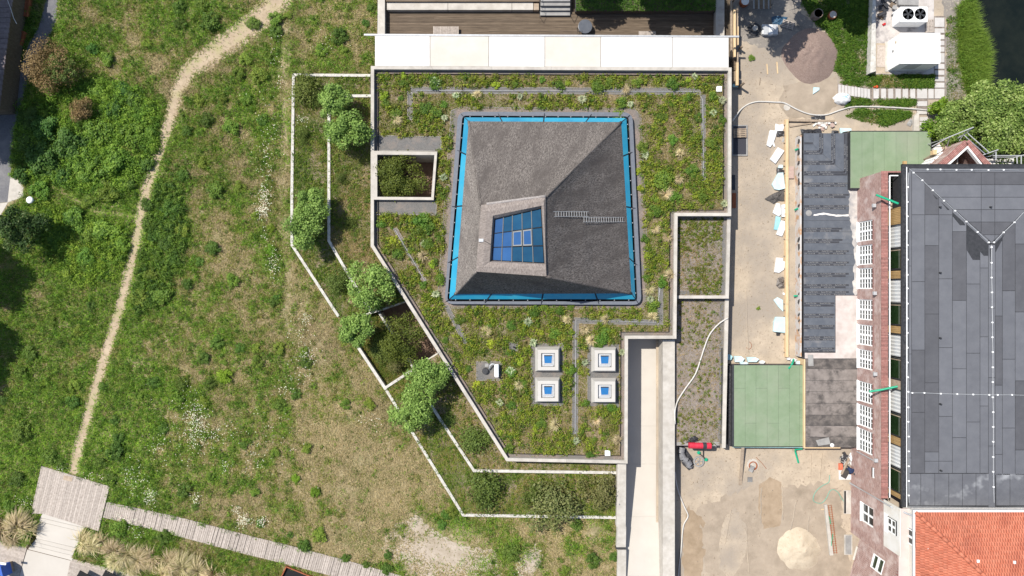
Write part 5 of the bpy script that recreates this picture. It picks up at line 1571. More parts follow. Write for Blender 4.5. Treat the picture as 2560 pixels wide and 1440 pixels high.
# person kneeling at the wall with materials
m = MB(); m.prism(PP([(2097, 1172), (2113, 1172), (2134, 1190), (2131, 1199), (2098, 1199)], ZS+.1), ZS, ZS+.1)
tag(m.build('pale_board', m_conc_w), 'pale board on the sand under the kneeling person', 'board')
m = MB(); p = P(2114, 1184, ZS+.2); m.obox(p.x, p.y, ZS+.1, ZS+.22, .55, .95, -.5); tag(m.build('dark_slab', M('dark_slab', (.055, .05, .045), (.09, .08, .07), 5, .8)), 'dark slab beside the kneeling person', 'slab')
m = MB(); m.prism(PP([(2121, 1144), (2125.5, 1147), (2106, 1187), (2102, 1185)], ZS+.35), ZS+.25, ZS+.35); tag(m.build('beam', m_wood_o), 'grey wooden beam laid across the rubble beside the kneeling person', 'beam')
m = MB(); p = P(2099.5, 1164, ZS); m.obox(p.x, p.y, ZS, ZS+.3, .3, .5, .05); m.obox(p.x, p.y-.32, ZS, ZS+.2, .32, .16, .05); tag(m.build('orange_bucket', M('orange_plastic', (.80, .17, .09), (.85, .22, .12), 4, .5)), 'orange container between the rubble and the kneeling person', 'container')
ru = thing('rubble_pile', 'pile of grey rubble at the corner of the brick building', 'rubble', P(2112, 1148, ZS))
for k in range(40):
    c = P(R.gauss(2112, 6), R.gauss(1148, 7), ZS)
    m = MB(); m.obox(c.x, c.y, ZS, ZS+R.uniform(.06, .3), R.uniform(.12, .45), R.uniform(.1, .3), R.uniform(0, 3)); m.build('rubble_piece', R.choice([m_conc_g, m_conc_g, m_foil, m_conc, m_darkm]), ru)
rag('plastic_sheet', [(2124, 1131), (2134, 1134), (2134, 1156), (2128, 1164), (2122, 1150)], ZS+.1, m_foamw, 'white plastic sheet between the rubble and the brick wall', 'sheet', .3, 23)

def skin_body(name, joints, edges, mat, parent, root=0, sub=2):
    me = bpy.data.meshes.new(name)
    o0 = wloc(parent)
    me.from_pydata([tuple(Vector(j[0])-o0) for j in joints], edges, [])
    o = link(name, me, mat, parent)
    sk = o.modifiers.new('skin', 'SKIN')
    for i, j in enumerate(joints):
        d = me.skin_vertices[0].data[i]
        d.radius = (j[1], j[1]); d.use_root = (i == root)
    ss = o.modifiers.new('smooth', 'SUBSURF'); ss.levels = sub; ss.render_levels = sub
    return o
pe = thing('person', 'person in a navy jacket and black cap kneeling against the brick wall', 'person', P(2122, 1172, ZS))
o = P(2119, 1169, ZS+.45)
fw = Vector((P(2134, 1184, 0)-P(2119, 1169, 0))).normalized(); fw.z = 0
sd = Vector((-fw.y, fw.x, 0))
U = Vector((0, 0, 1))
pel = o; ch_ = o+fw*.42+U*.22; nk = o+fw*.62+U*.27
m_navy = M('navy_cloth', (.014, .026, .075), (.022, .040, .10), 6, .8, .3, 12)
m_trs = M('dark_trousers', (.030, .036, .048), (.045, .052, .066), 6, .85, .3, 12)
m_skin = M('skin', (.50, .27, .19), rough=.55)
J = [(pel, .17), (o+fw*.22+U*.14, .19), (ch_, .20), (nk, .09),
     (ch_+sd*.22+U*.02, .10), (ch_+sd*.30+fw*.12-U*.20, .075), (ch_+sd*.20+fw*.34-U*.34, .05),
     (ch_-sd*.22+U*.02, .10), (ch_-sd*.30+fw*.12-U*.20, .075), (ch_-sd*.18+fw*.34-U*.36, .05)]
skin_body('jacket', J, [(0, 1), (1, 2), (2, 3), (2, 4), (4, 5), (5, 6), (2, 7), (7, 8), (8, 9)], m_navy, pe)
for s_ in (-1, 1):
    hip = pel+sd*.10*s_; kn = pel+sd*(.18*s_)+fw*.30-U*.36; an_ = pel+sd*.16*s_-fw*.16-U*.40; toe = an_-fw*.22-U*.02
    skin_body('leg', [(hip, .13), (hip.lerp(kn, .5), .11), (kn, .085), (kn.lerp(an_, .5), .07), (an_, .055), (toe, .045)], [(0, 1), (1, 2), (2, 3), (3, 4), (4, 5)], m_trs, pe)
    hd = ch_+sd*(.20 if s_ > 0 else -.18)+fw*.34-U*(.34 if s_ > 0 else .36)
    m = skin_body('hand', [(hd, .045), (hd+fw*.08-U*.02, .045)]+[(hd+fw*(.13+.02*(k in (1, 2)))+sd*(k-1.5)*.026-U*.05, .010) for k in range(4)]+[(hd+fw*.17+sd*(k-1.5)*.028-U*.085, .009) for k in range(4)]+[(hd+sd*.06*s_*-1+fw*.07-U*.03, .012)],
                  [(0, 1)]+[(1, 2+k) for k in range(4)]+[(2+k, 6+k) for k in range(4)]+[(0, 10)], m_skin, pe, 0, 1)
hc = nk+fw*.16+U*.02
head = skin_body('head', [(nk+fw*.03, .06), (hc-fw*.02, .095), (hc+fw*.05-U*.02, .10), (hc+fw*.10-U*.06, .06), (hc+fw*.155-U*.045, .018)], [(0, 1), (1, 2), (2, 3), (3, 4)], m_skin, pe)
m = MB(); vs = []
for i in range(7):
    ph = math.pi*.55*i/6
    for k in range(16):
        a = 2*math.pi*k/16
        q = hc+fw*.015+U*.02+(fw*math.cos(a)+sd*math.sin(a))*.135*math.sin(ph+.02)+U*.125*math.cos(ph)
        vs.append(q)
m.add(vs, [(i*16+k, i*16+(k+1) % 16, (i+1)*16+(k+1) % 16, (i+1)*16+k) for i in range(6) for k in range(16)])
m.build('cap', m_darkm, pe, smooth=True)
for s_ in (-1, 1):
    m = MB(); q = hc+fw*.14+sd*.035*s_-U*.01; m.lathe(q.x, q.y, [(.014, q.z-.012), (.016, q.z), (0, q.z+.012)], 8); m.build('eye', m_white, pe)
    m = MB(); q = hc+sd*.105*s_-U*.03; m.lathe(q.x, q.y, [(.02, q.z-.03), (.026, q.z), (0, q.z+.03)], 8); m.build('ear', m_skin, pe)
# ------------------------------------------------------------------ brick facade material
def brick_mat(name, axis, c1, c2, mort, bump=.5):
    m, nt, N, L, bs = nodes_of(name)
    bs.inputs['Roughness'].default_value = .9; bs.inputs['Specular IOR Level'].default_value = .2
    geo = N.new('ShaderNodeNewGeometry'); sep = N.new('ShaderNodeSeparateXYZ'); cmb = N.new('ShaderNodeCombineXYZ')
    L.new(geo.outputs['Position'], sep.inputs[0])
    if axis == 'd':
        ad = N.new('ShaderNodeMath'); ad.operation = 'SUBTRACT'
        L.new(sep.outputs['X'], ad.inputs[0]); L.new(sep.outputs['Y'], ad.inputs[1]); L.new(ad.outputs[0], cmb.inputs['X'])
    else:
        L.new(sep.outputs[axis], cmb.inputs['X'])
    L.new(sep.outputs['Z'], cmb.inputs['Y'])
    bt = N.new('ShaderNodeTexBrick')
    bt.inputs['Scale'].default_value = 1.0
    bt.inputs['Brick Width'].default_value = .25; bt.inputs['Row Height'].default_value = .077; bt.inputs['Mortar Size'].default_value = .011
    bt.inputs['Color1'].default_value = rgba(c1); bt.inputs['Color2'].default_value = rgba(c2); bt.inputs['Mortar'].default_value = rgba(mort)
    L.new(cmb.outputs[0], bt.inputs['Vector'])
    n = N.new('ShaderNodeTexNoise'); n.inputs['Scale'].default_value = 1.1; n.inputs['Detail'].default_value = 7
    L.new(geo.outputs['Position'], n.inputs['Vector'])
    mr = N.new('ShaderNodeMapRange'); mr.inputs['From Min'].default_value = .48; mr.inputs['From Max'].default_value = .72; mr.inputs['To Max'].default_value = .7
    L.new(n.outputs['Fac'], mr.inputs['Value'])
    x = N.new('ShaderNodeMix'); x.data_type = 'RGBA'
    L.new(mr.outputs['Result'], x.inputs[0]); L.new(bt.outputs['Color'], x.inputs[6]); x.inputs[7].default_value = rgba((.56, .475, .44))
    L.new(x.outputs[2], bs.inputs['Base Color'])
    b = N.new('ShaderNodeBump'); b.inputs['Strength'].default_value = bump; b.inputs['Distance'].default_value = .03
    b.invert = True
    L.new(bt.outputs['Fac'], b.inputs['Height']); L.new(b.outputs['Normal'], bs.inputs['Normal'])
    MATS[name] = m
    return m
bc1, bc2, bmo = (.20, .095, .08), (.38, .235, .20), (.47, .40, .365)
m_bry = brick_mat('brick_facade', 'Y', bc1, bc2, bmo)
m_brx = brick_mat('brick_side', 'X', bc1, bc2, bmo)
m_brd = brick_mat('brick_wing', 'd', (.19, .095, .08), (.34, .21, .18), bmo)
m_brick = M('coping_brick', (.36, .155, .135), (.47, .25, .22), 6, .85, .1, 30, rnd=.22)
m_mort = M('mortar', (.50, .42, .37), (.60, .52, .46), 5, .95)
m_rend = M('render_white', (.72, .67, .58), (.80, .76, .69), .9, .9, .08, 30, c3=(.86, .84, .80), scale3=.35, lo3=.45, hi3=.6)
m_slate = M('roof_felt_light', (.140, .144, .160), (.163, .167, .183), 1.1, .85, .1, 60, rnd=.06)
m_slated = M('roof_felt_dark', (.098, .099, .109), (.118, .119, .13), 1.1, .85, .1, 60, rnd=.05)
m_glassd = M('window_glass', (.02, .028, .03), (.04, .05, .05), 2, .08, spec=.6)
m_glassg = M('green_glass', (.012, .03, .010), (.02, .045, .016), 2, .1, spec=.5)
m_timb = M('timber_cladding', (.40, .25, .10), (.52, .35, .16), 5, .75, .15, 20, stretch=(1, 5, .5), rnd=.10)

XF, XB = 34.11, 34.66
BB = thing('brick_building', 'tall brick building with dark felt hip roof and rows of white windows', 'building', (38, -4, -.5))
def wall_holes(outer, holes, fn, name, mat, parent):
    """wall in its own plane (u, z) with real openings; fn maps (u, z) to a world point"""
    m = MB()
    loops = [[Vector((x, y, 0)) for x, y in outer]]+[[Vector((x, y, 0)) for x, y in h] for h in holes]
    flat = [v for l in loops for v in l]
    m.add([fn(v.x, v.y) for v in flat], [tuple(t) for t in tessellate_polygon(loops) if abs((flat[t[1]]-flat[t[0]]).cross(flat[t[2]]-flat[t[0]]).z) > 1e-9])
    return m.build(name, mat, parent)
def yb(py, z=.8):
    return (720-py)*(CAM_H-z)/FPX
WIN = [(556, 605), (615, 663), (671, 722), (748, 798), (810, 860), (871, 918), (950, 1000), (1008, 1060), (1067, 1122)]
wz0, wz1 = .95, 3.65
holes = [[(yb(b), wz0), (yb(a), wz0), (yb(a), wz1), (yb(b), wz1)] for a, b in WIN]
# smaller openings of the lower part
def zx(px, x=XF):
    return CAM_H-x*FPX/(px-1280)
small = [(2179, 2186, 1167, 1193), (2153, 2183, 1254, 1301)]
sm = []
for x0, x1, y0, y1 in small:
    za, zb = zx(x0), zx(x1)
    ya, yb_ = (720-y0)*(CAM_H-za)/FPX, (720-y1)*(CAM_H-za)/FPX
    sm.append((min(ya, yb_), max(ya, yb_), za, zb))
holes += [[(a, z0), (b, z0), (b, z1), (a, z1)] for a, b, z0, z1 in sm]
YN, YS = 10.75, -19.4
fac = wall_holes([(-24.6, -.6), (YN, -.6), (YN, 5.15), (YS, 5.15), (YS, 5.15), (-24.6, 5.15)][:3]+[(-24.6, 5.15)], holes, lambda u, z: (XF, u, z), 'facade_wall', m_bry, BB)
def window(y0, y1, z0, z1, nv, groups, nz, parent=BB, x=XF, recess=.14, fr=.10, bar=.04, sill=True):
    """white framed window: frame with mullions, recessed glass; groups of nv panes across, nz panes high"""
    m = MB()
    xo, xi = x+recess-.05, x+recess
    m.box(xo, xi+.06, y0, y0+fr, z0, z1); m.box(xo, xi+.06, y1-fr, y1, z0, z1)
    m.box(xo-.002, xi+.06, y0+fr, y1-fr, z0, z0+fr); m.box(xo-.002, xi+.06, y0+fr, y1-fr, z1-fr, z1)
    w_ = (y1-y0-2*fr)
    for g in range(groups):
        a = y0+fr+w_*g/groups; b = a+w_/groups
        if g > 0: m.box(xo-.004, xi+.06, a-.09, a+.09, z0+fr, z1-fr)
        for k in range(1, nv):
            c = a+(b-a)*k/nv; m.box(xo+.01, xi+.05, c-bar*.6, c+bar*.6, z0+fr, z1-fr)
    for k in range(1, nz):
        c = z0+fr+(z1-z0-2*fr)*k/nz; m.box(xo+.012, xi+.052, y0+fr, y1-fr, c-bar, c+bar)
    f = m.build('window_frame', m_white, parent)
    m = MB(); m.quad((xi+.02, y0+.02, z0+.02), (xi+.02, y1-.02, z0+.02), (xi+.02, y1-.02, z1-.02), (xi+.02, y0+.02, z1-.02)); m.build('glass', m_glassd, f)
    m = MB()
    for (a, b, c, d) in ((y0, y0, z0, z1), (y1, y1, z0, z1)): m.quad((x+.001, a, c), (xi+.1, a, c), (xi+.1, a, d), (x+.001, a, d))
    m.quad((x+.001, y0, z1), (xi+.1, y0, z1), (xi+.1, y1, z1), (x+.001, y1, z1)); m.build('reveal', m_rend, f)
    if sill:
        m = MB(); m.box(x-.10, xi+.04, y0-.04, y1+.04, z0-.06, z0); m.build('sill', m_white, f)
    return f
for a, b in WIN:
    window(yb(b), yb(a), wz0, wz1, 2, 2, 5)
    m = MB()
    n = 14
    for k in range(n):
        y_ = yb(b)+(yb(a)-yb(b))*(k+.5)/n
        m.box(XF-.012, XF+.05, y_-.052, y_+.052, wz1+.02, wz1+.27)
    o = m.build('brick_lintel', m_brick, BB); o['kind'] = 'stuff'
window(sm[0][0], sm[0][1], sm[0][2], sm[0][3], 1, 1, 1, sill=False)
window(sm[1][0], sm[1][1], sm[1][2], sm[1][3], 1, 2, 2)
m = MB(); m.box(XF, XB, YN, YN+.02, -.6, 5.15)
wall_holes([(XF, -.6), (XF+30, -.6), (XF+30, 5.15), (XF, 5.15)], [], lambda u, z: (u, YN, z), 'side_wall', m_brx, BB)
# parapet coping: every upright brick on its own
m = MB(); m.box(XF-.03, XB, YS, YN, 5.15, 5.20); m.box(XB-.06, XB, YS, YN, 4.2, 5.15); m.build('mortar_bed', m_mort, BB)
bm_ = None
k = 0
y_ = YS+.06
while y_ < YN:
    if bm_ is None:
        m = MB(); m.box(XF-.045, XB+.01, y_-.052, y_+.052, 5.2, 5.3); bm_ = m.build('brick', m_brick, BB, origin=Vector((0, 0, 0))); bm_.location = (0, 0, 0)
        bl0 = wloc(BB); bm_.location = -bl0; y00 = y_
    else:
        c = bm_.copy(); COL.objects.link(c); c.parent = BB; c.location = Vector((0, y_-y00, R.uniform(-.004, .004)))-bl0
    y_ += .128
# north coping along the slanted corner
m = MB()
for k in range(30): m.box(XF+.1+k*.13, XF+.2+k*.13, YN-.1, YN+.05, 5.16, 5.27)
o = m.build('corner_coping', m_brick, BB); o['kind'] = 'stuff'
# gutter channel behind the parapet and white pipe
m = MB(); m.box(XB+.01, 35.4, YS, YN-.35, 4.15, 4.25); m.build('balcony_floor', m_darkm, BB)
m = MB(); m.tube([(XB+.14, YS+.1, 5.35), (XB+.14, YN-.4, 5.35)], .06, 8); m.tube([(XB+.14, YN-.4, 5.35), (XB+.9, YN-.4, 5.35)], .06, 8); m.build('white_rail', m_white, BB)
m = MB()
for k in range(13):
    q = YS+1+k*2.35; m.box(XB, XB+.14, q-.02, q+.02, 5.31, 5.36)
m.build('rail_bracket', m_metal, BB)['kind'] = 'stuff'
# set back timber storey
XT = 35.2
def yt(py): return (720-py)*(CAM_H-5.6)/FPX
def tpart(name, y0, y1, mat, x=XT, z0=4.25, z1=7.45, th=.12):
    m = MB(); m.box(x, x+th, yt(y1)+.005, yt(y0)-.005, z0, z1); return m.build(name, mat, BB)
for a, b in ((519, 562), (677, 697), (815, 833), (1092, 1112), (1231, 1242)):
    n = max(1, round((b-a)/4.2))
    for k in range(n): tpart('cladding_board', a+(b-a)*k/n, a+(b-a)*(k+1)/n-.2, m_timb)
tpart('cladding_board', 950, 972, m_wood_o)
tpart('roof_edge_board', 412, 1242, m_timb, x=XT-.36, z0=7.3, z1=7.5, th=.3)
tpart('dark_opening', 432, 517, m_darkm, x=XT+.5)
m_curt = M('white_curtain', (.80, .80, .78), (.66, .68, .68), 3, .9, stretch=(1, 6, 0.2))
for (a, b), (c, d) in (((563, 618), (620, 674)), ((700, 756), (757, 813)), ((838, 891), (893, 948)), ((974, 1031), (1033, 1090)), ((1114, 1168), (1169, 1229))):
    m = MB()
    n = 18
    pts = []
    for k in range(n+1):
        y_ = yt(a)+(yt(b)-yt(a))*k/n; pts.append((XT+.14+.05*math.sin(k*2.1), y_))
    vs = [(x, y_, z) for x, y_ in pts for z in (4.3, 7.35)]
    m.add(vs, [(2*k, 2*k+2, 2*k+3, 2*k+1) for k in range(n)]); m.build('curtain', m_curt, BB)
    f = tpart('window_frame', c, d, m_darkm, x=XT+.05, th=.02)
    m = MB(); m.box(XT+.02, XT+.045, yt(d)+.12, yt(c)-.12, 4.4, 7.3); m.build('glass', m_glassg, f)
    m = MB(); m.box(XT-.01, XT+.015, yt(c)-.25, yt(c)-.17, 4.4, 7.3); m.build('mullion', m_wood_o, f)
    tpart('opening_back', a, d, m_black, x=XT+.3, th=.05)
for y_ in (562, 697, 835, 973, 1112): tpart('frame_post', y_-1, y_+1.5, m_darkm, x=XT-.02, th=.15)
# hip roof of felt
XE, YE, YS2 = 34.68, 10.94, -19.47
def roofz(x, y):
    return 7.6+.055*max(0, min(x-XE, YE-y, 50-x if x > 42.3 else 99))
def RP(px, py):
    z = 7.7
    for _ in range(8):
        q = P(px, py, z); z = roofz(q.x, q.y)
    return P(px, py, z)
m = MB()
XRG = 42.2
hipY = YE-(XRG-XE)
zr = 7.6+.055*(XRG-XE)
V0 = [(XE, YE, 7.6), (XE, YS2, 7.6), (XRG, YS2, zr), (XRG, hipY, zr), (2*XRG-XE, YE, 7.6), (2*XRG-XE, YS2, 7.6)]
m.add([(a, b, c-.012) for a, b, c in V0], [(0, 1, 2, 3), (0, 3, 4), (3, 2, 5, 4)])
m.build('roof_base', m_darkm, BB)
m = MB(); m.box(XE-.05, XE+.02, YS2, YE+.05, 7.42, 7.66); m.box(XE-.05, 50, YE, YE+.06, 7.42, 7.66); m.build('roof_edge_trim', m_darkm, BB)
m = MB(); m.box(XE+.02, XE+.32, YS2, YE, 7.5, 7.63); m.build('edge_gutter', m_foil, BB)
m = MB(); m.box(XE+.32, XE+.37, YS2, YE-.2, 7.55, 7.68); m.build('white_flashing', m_white, BB)
m = MB(); m.box(XE+.02, 50, YE-.32, YE, 7.5, 7.62); m.build('edge_gutter', m_darkm, BB)
m = MB(); m.box(XE+.5, 50, YS2, YS2+.12, 7.6, 8.1); m.build('end_flashing', M('end_flashing', (.50, .48, .46), (.30, .30, .30), 8, .8), BB)
def panel(pxpoly, dark, lift=.0, mat=None):
    pts = [RP(x, y_) for x, y_ in pxpoly]
    flat = [(p.x, p.y) for p in pts]
    if len(flat) < 3: return
    ar = sum(flat[i][0]*flat[(i+1) % len(flat)][1]-flat[(i+1) % len(flat)][0]*flat[i][1] for i in range(len(flat)))
    if abs(ar) < .02: return
    fl = inset(flat, .022)
    m = MB(); n = len(fl)
    vs = [(x, y_, roofz(x, y_)+.004+lift) for x, y_ in fl]+[(x, y_, roofz(x, y_)-.02) for x, y_ in fl]
    m.add(vs, [tuple(range(n))]+[(i, (i+1) % n, n+(i+1) % n, n+i) for i in range(n)])
    m.build('roof_felt_sheet', mat or (m_slated if dark else m_slate), BB)
# west side columns below the hip line
hx0, hy0, hx1, hy1 = 2272, 422, 2479, 606
def below_hip(poly):   # keep points south-west of the hip line
    a = hy1-hy0; b = -(hx1-hx0)
    c = -(a*hx0+b*hy0)
    return clip(poly, -a, -b, -c)
def above_hip(poly):
    a = hy1-hy0; b = -(hx1-hx0); c = -(a*hx0+b*hy0)
    return clip(poly, a, b, c)
cols = [(2272, 2279, [(665, 0), (885, 0), (950, 0), (1145, 0), (1183, 0)]),
        (2279, 2312, [(537, 0), (704, 0), (875, 0), (1031, 1), (1183, 1)]),
        (2312, 2347, [(537, 1), (614, 0), (785, 1), (957, 1), (1130, 1), (1153, 0), (1183, 0)]),
        (2347, 2381, [(537, 0), (697, 0), (869, 0), (1041, 0), (1153, 0), (1183, 0)]),
        (2381, 2416, [(579, 0), (751, 1), (922, 0), (1094, 0), (1183, 0)]),
        (2416, 2450, [(710, 0), (883, 0), (1055, 0), (1183, 0)]),
        (2450, 2471, [(670, 0), (842, 0), (1015, 0), (1183, 0)]),
        (2471, 2488, [(770, 0), (944, 0), (1115, 0), (1268, 0)]),
        (2488, 2506, [(790, 0), (963, 1), (1136, 0), (1188, 0)]),
        (2506, 2538, [(727, 1), (898, 0), (1070, 0), (1188, 0)]),
        (2538, 2575, [(610, 0), (780, 1), (952, 0), (1125, 1), (1188, 0)])]
for x0, x1, ys in cols:
    prev = 400
    for y1, dk in ys:
        q = [(x0, prev), (x1, prev), (x1, y1), (x0, y1)]
        if x1 <= 2480: q = below_hip(q)
        elif x0 >= 2480:
            # other side: hip runs up to the right from (2479, 606)
            q = clip(q, (606-530)/(2560-2479), 1, -(606+(606-530)/(2560-2479)*2479))
        else:
            q = clip(q, 0, 1, -612)
        if len(q) >= 3: panel(q, dk)
        prev = y1
rows = [(421, 431, 0), (431, 462, 1), (462, 493, 0), (493, 524, 0), (524, 555, 0), (555, 587, 1), (587, 606, 0)]
for y0, y1, dk in rows:
    for xa, xb in ((2262, 2453), (2453, 2487), (2487, 2640)) if y0 > 425 else ((2262, 2360), (2360, 2435), (2435, 2640)):
        q = above_hip([(xa, y0), (xb, y0), (xb, y1), (xa, y1)])
        q = clip(q, -(606-530)/(2560-2479), -1, 606+(606-530)/(2560-2479)*2479) if len(q) >= 3 else q
        if len(q) >= 3: panel(q, dk)
# wide sheets at the lower end with pale dust from standing water
m_dust = M('roof_felt_dusty', (.125, .128, .142), (.16, .163, .177), 1.2, .8, .1, 60, c3=(.55, .56, .57), scale3=.28, lo3=.56, hi3=.78)
for xa, xb in ((2272, 2302), (2302, 2337), (2337, 2372), (2372, 2406), (2406, 2440), (2440, 2472), (2490, 2525), (2525, 2575)):
    panel([(xa, 1184), (xb, 1184), (xb, 1264), (xa, 1264)], 0, 0.0, m_dust)
# lightning conductor: wire and white holders along hips, ridge and edges
LC = thing('lightning_conductor', 'thin pale wire on small white blocks along hips and ridge of the felt roof', 'conductor', P(2480, 700, 7.8))
lines = [([(2277, 423), (2318, 424), (2350, 424), (2390, 425), (2428, 425), (2470, 425.5), (2508, 425), (2545, 426)], 0),
         ([(2272, 422), (2283, 432), (2305, 451), (2331, 476), (2359, 502), (2387, 527), (2415, 554), (2443, 580), (2471, 606), (2484, 606), (2508, 581), (2535, 556), (2558, 531)], 1),
         ([(2271, 432), (2269, 468), (2268, 505), (2268, 541), (2268, 577), (2268, 613), (2268, 649), (2268, 687), (2268, 721), (2268, 759), (2268, 796), (2268, 832), (2268, 869), (2268, 906), (2269, 943), (2270, 979), (2270, 1018), (2270, 1054), (2271, 1091), (2271, 1128), (2271, 1165), (2271, 1202), (2271, 1238), (2272, 1256)], 0),
         ([(2478, 612), (2478, 618), (2478, 657), (2478, 694), (2479, 731), (2479, 768), (2480, 806), (2480, 843), (2481, 880), (2481, 918), (2481, 955), (2481, 993), (2482, 1030), (2482, 1067), (2482, 1104), (2482, 1142), (2482, 1179), (2483, 1217), (2484, 1256)], 0),
         ([(2270, 982), (2280, 982), (2310, 982), (2351, 984), (2392, 985), (2432, 986), (2472, 987), (2493, 987), (2529, 987), (2562, 988)], 0)]
h0 = None
for pts, _ in lines:
    m = MB(); m.tube([RP(*p)+Vector((0, 0, .07)) for p in pts], .022, 4); m.build('wire', m_metal, LC)
    for p in pts[1:-1]:
        q = RP(*p)
        if h0 is None:
            m = MB(); m.box(q.x-.06, q.x+.06, q.y-.06, q.y+.06, q.z, q.z+.09); h0 = m.build('holder', m_white, LC); q0 = q
        else:
            c = h0.copy(); COL.objects.link(c); c.parent = LC; c.location = q-q0
for (x, y_, lb) in ((2349, 518, 'just below the upper hip wire'), (2475, 518, 'inside the upper triangle of sheets'), (2349, 682, 'level with the third tall window'), (2349, 845, 'level with the fifth tall window'), (2350, 1010, 'just below the cross wire'), (2351, 1176, 'nearest to the orange tiles')):
    q = RP(x, y_); m = MB(); m.lathe(q.x, q.y, [(.09, q.z), (.07, q.z+.22), (0, q.z+.23)], 10)
    tag(m.build('roof_outlet', m_darkm), 'small dark vent stub on the felt roof, '+lb, 'vent', 'small dark vent stubs on the felt roof')
# wall lamps and green pipes on the facade
def wall_lamp(px, py, label):
    z = zx(px); y_ = (720-py)*(CAM_H-z)/FPX
    o = thing('wall_lamp', label, 'lamp', (XF, y_, z-.3), 'floodlights on the brick facade')
    m = MB(); m.box(XF-.42, XF-.12, y_-.16, y_+.16, z-.1, z+.12); m.build('lamp_head', m_metal, o)
    m = MB(); m.tube([(XF, y_, z-.25), (XF-.2, y_, z-.1)], .03, 6); m.build('arm', m_darkm, o)
for x, y_, l in ((2192, 514, 'floodlight on the brick facade above the topmost window'), (2194, 733, 'floodlight on the brick facade between the third and fourth window'), (2195, 935, 'small floodlight on the brick facade between the sixth and seventh window'), (2197, 1151, 'floodlight on the brick facade below the last tall window')):
    wall_lamp(x, y_, l)
def spout(a, b, label):
    m = MB(); m.tube([P(a[0], a[1], a[2]), P(b[0], b[1], b[2])], .10, 12)
    tag(m.build('green_spout', m_green), label, 'pipe', 'long green drain pipes on the brick building')
spout((2190, 487, 5.9), (2246, 509, 6.5), 'long straight green pipe jutting out over the topmost part of the brick facade')
spout((2173, 979, 5.5), (2210, 973, 5.9), 'outer end of the long green pipe over the seventh tall window')
bpy.data.objects.remove(bpy.data.objects['green_spout.001'])
m = MB(); m.tube([P(2173, 979, 5.6), P(2200, 975, 5.9), P(2244, 966, 6.4)], .10, 12)
tag(m.build('green_spout', m_green), 'long bent green pipe jutting out over the seventh tall window', 'pipe', 'long green drain pipes on the brick building')
# downpipe across the lower facade, seen as a long dark line
m = MB(); m.tube([(XF-.08, yb(1128), .9), (XF-.08, yb(1128)-.1, 3.9)], .05, 6); tag(m.build('downpipe', m_metal), 'short grey downpipe on the brick facade below the last tall window', 'pipe')
m = MB(); y_ = yb(1207, ZS); m.tube([(XF-.1, y_, ZS+.1), (XF-.1, y_, 7.0), (XF+.6, y_-.2, 8.2), (XF+.8, y_-.2, 8.9)], .09, 8)
tag(m.build('downpipe', m_metal), 'long grey downpipe rising to the orange roof gutter', 'pipe')

# ------------------------------------------------------------------ orange roofed part of the brick building
OB = thing('tiled_roof_building', 'rendered and brick building with orange tiled hip roof', 'building', (40, -24, -.5))
YT = -19.47
wall_holes([(-24.6, 5.15), (YT, 5.15), (YT, 8.0), (-24.6, 8.0)], [], lambda u, z: (XF+.004, u, z), 'brick_gable_wall', m_bry, OB)
ww = lambda x0, x1, y0, y1, X: ((720-y1)*(X/((x0+x1)/2-1280)), (720-y0)*(X/((x0+x1)/2-1280)))
# projecting white render panel
def zX(px, X): return CAM_H-X*FPX/(px-1280)
m = MB(); z0, z1 = zX(2209, XF-.05), zX(2250, XF-.05)
m.box(XF-.05, XF, -23.6, -19.35, z0, z1); pn = m.build('render_panel', m_rend, OB)
window(-21.95, -20.65, z0+.75, z0+2.15, 1, 2, 2, OB, XF-.16, recess=.05, sill=False)
m = MB(); m.box(XF-.09, XF-.055, -22.2, -20.5, z0+.15, z0+.72); m.build('window_surround', m_white, OB)
XU = 35.05
wall_holes([(-60, 7.0), (YT, 7.0), (YT, 9.0), (-60, 9.0)], [], lambda u, z: (XU, u, z), 'upper_wall', m_rend, OB)
m = MB(); m.box(XF, XU, -60, YT, 7.9, 8.0); m.build('wall_ledge', m_brx, OB)
za = zX(2277, XU); window((720-1361)*(CAM_H-za)/FPX, (720-1322)*(CAM_H-za)/FPX, za-.35, za+.75, 1, 2, 1, OB, XU-.08, recess=.03, sill=False)
wall_holes([(XU, 6.8), (60, 6.8), (60, 9.0), (XU, 9.0)], [], lambda u, z: (u, YT, z), 'upper_wall', m_rend, OB)
m = MB(); m.box(XU-.2, 60, YT+.02, YT+.16, 8.86, 8.98); m.box(XU-.2, XU-.06, -60, YT+.02, 8.86, 8.98); m.build('gutter', m_white, OB)
m = MB(); m.box(XU-.22, 60, YT+.165, YT+.21, 8.86, 8.97); m.box(XU-.25, XU-.205, -60, YT+.2, 8.86, 8.97); m.build('gutter_lip', m_metal, OB)
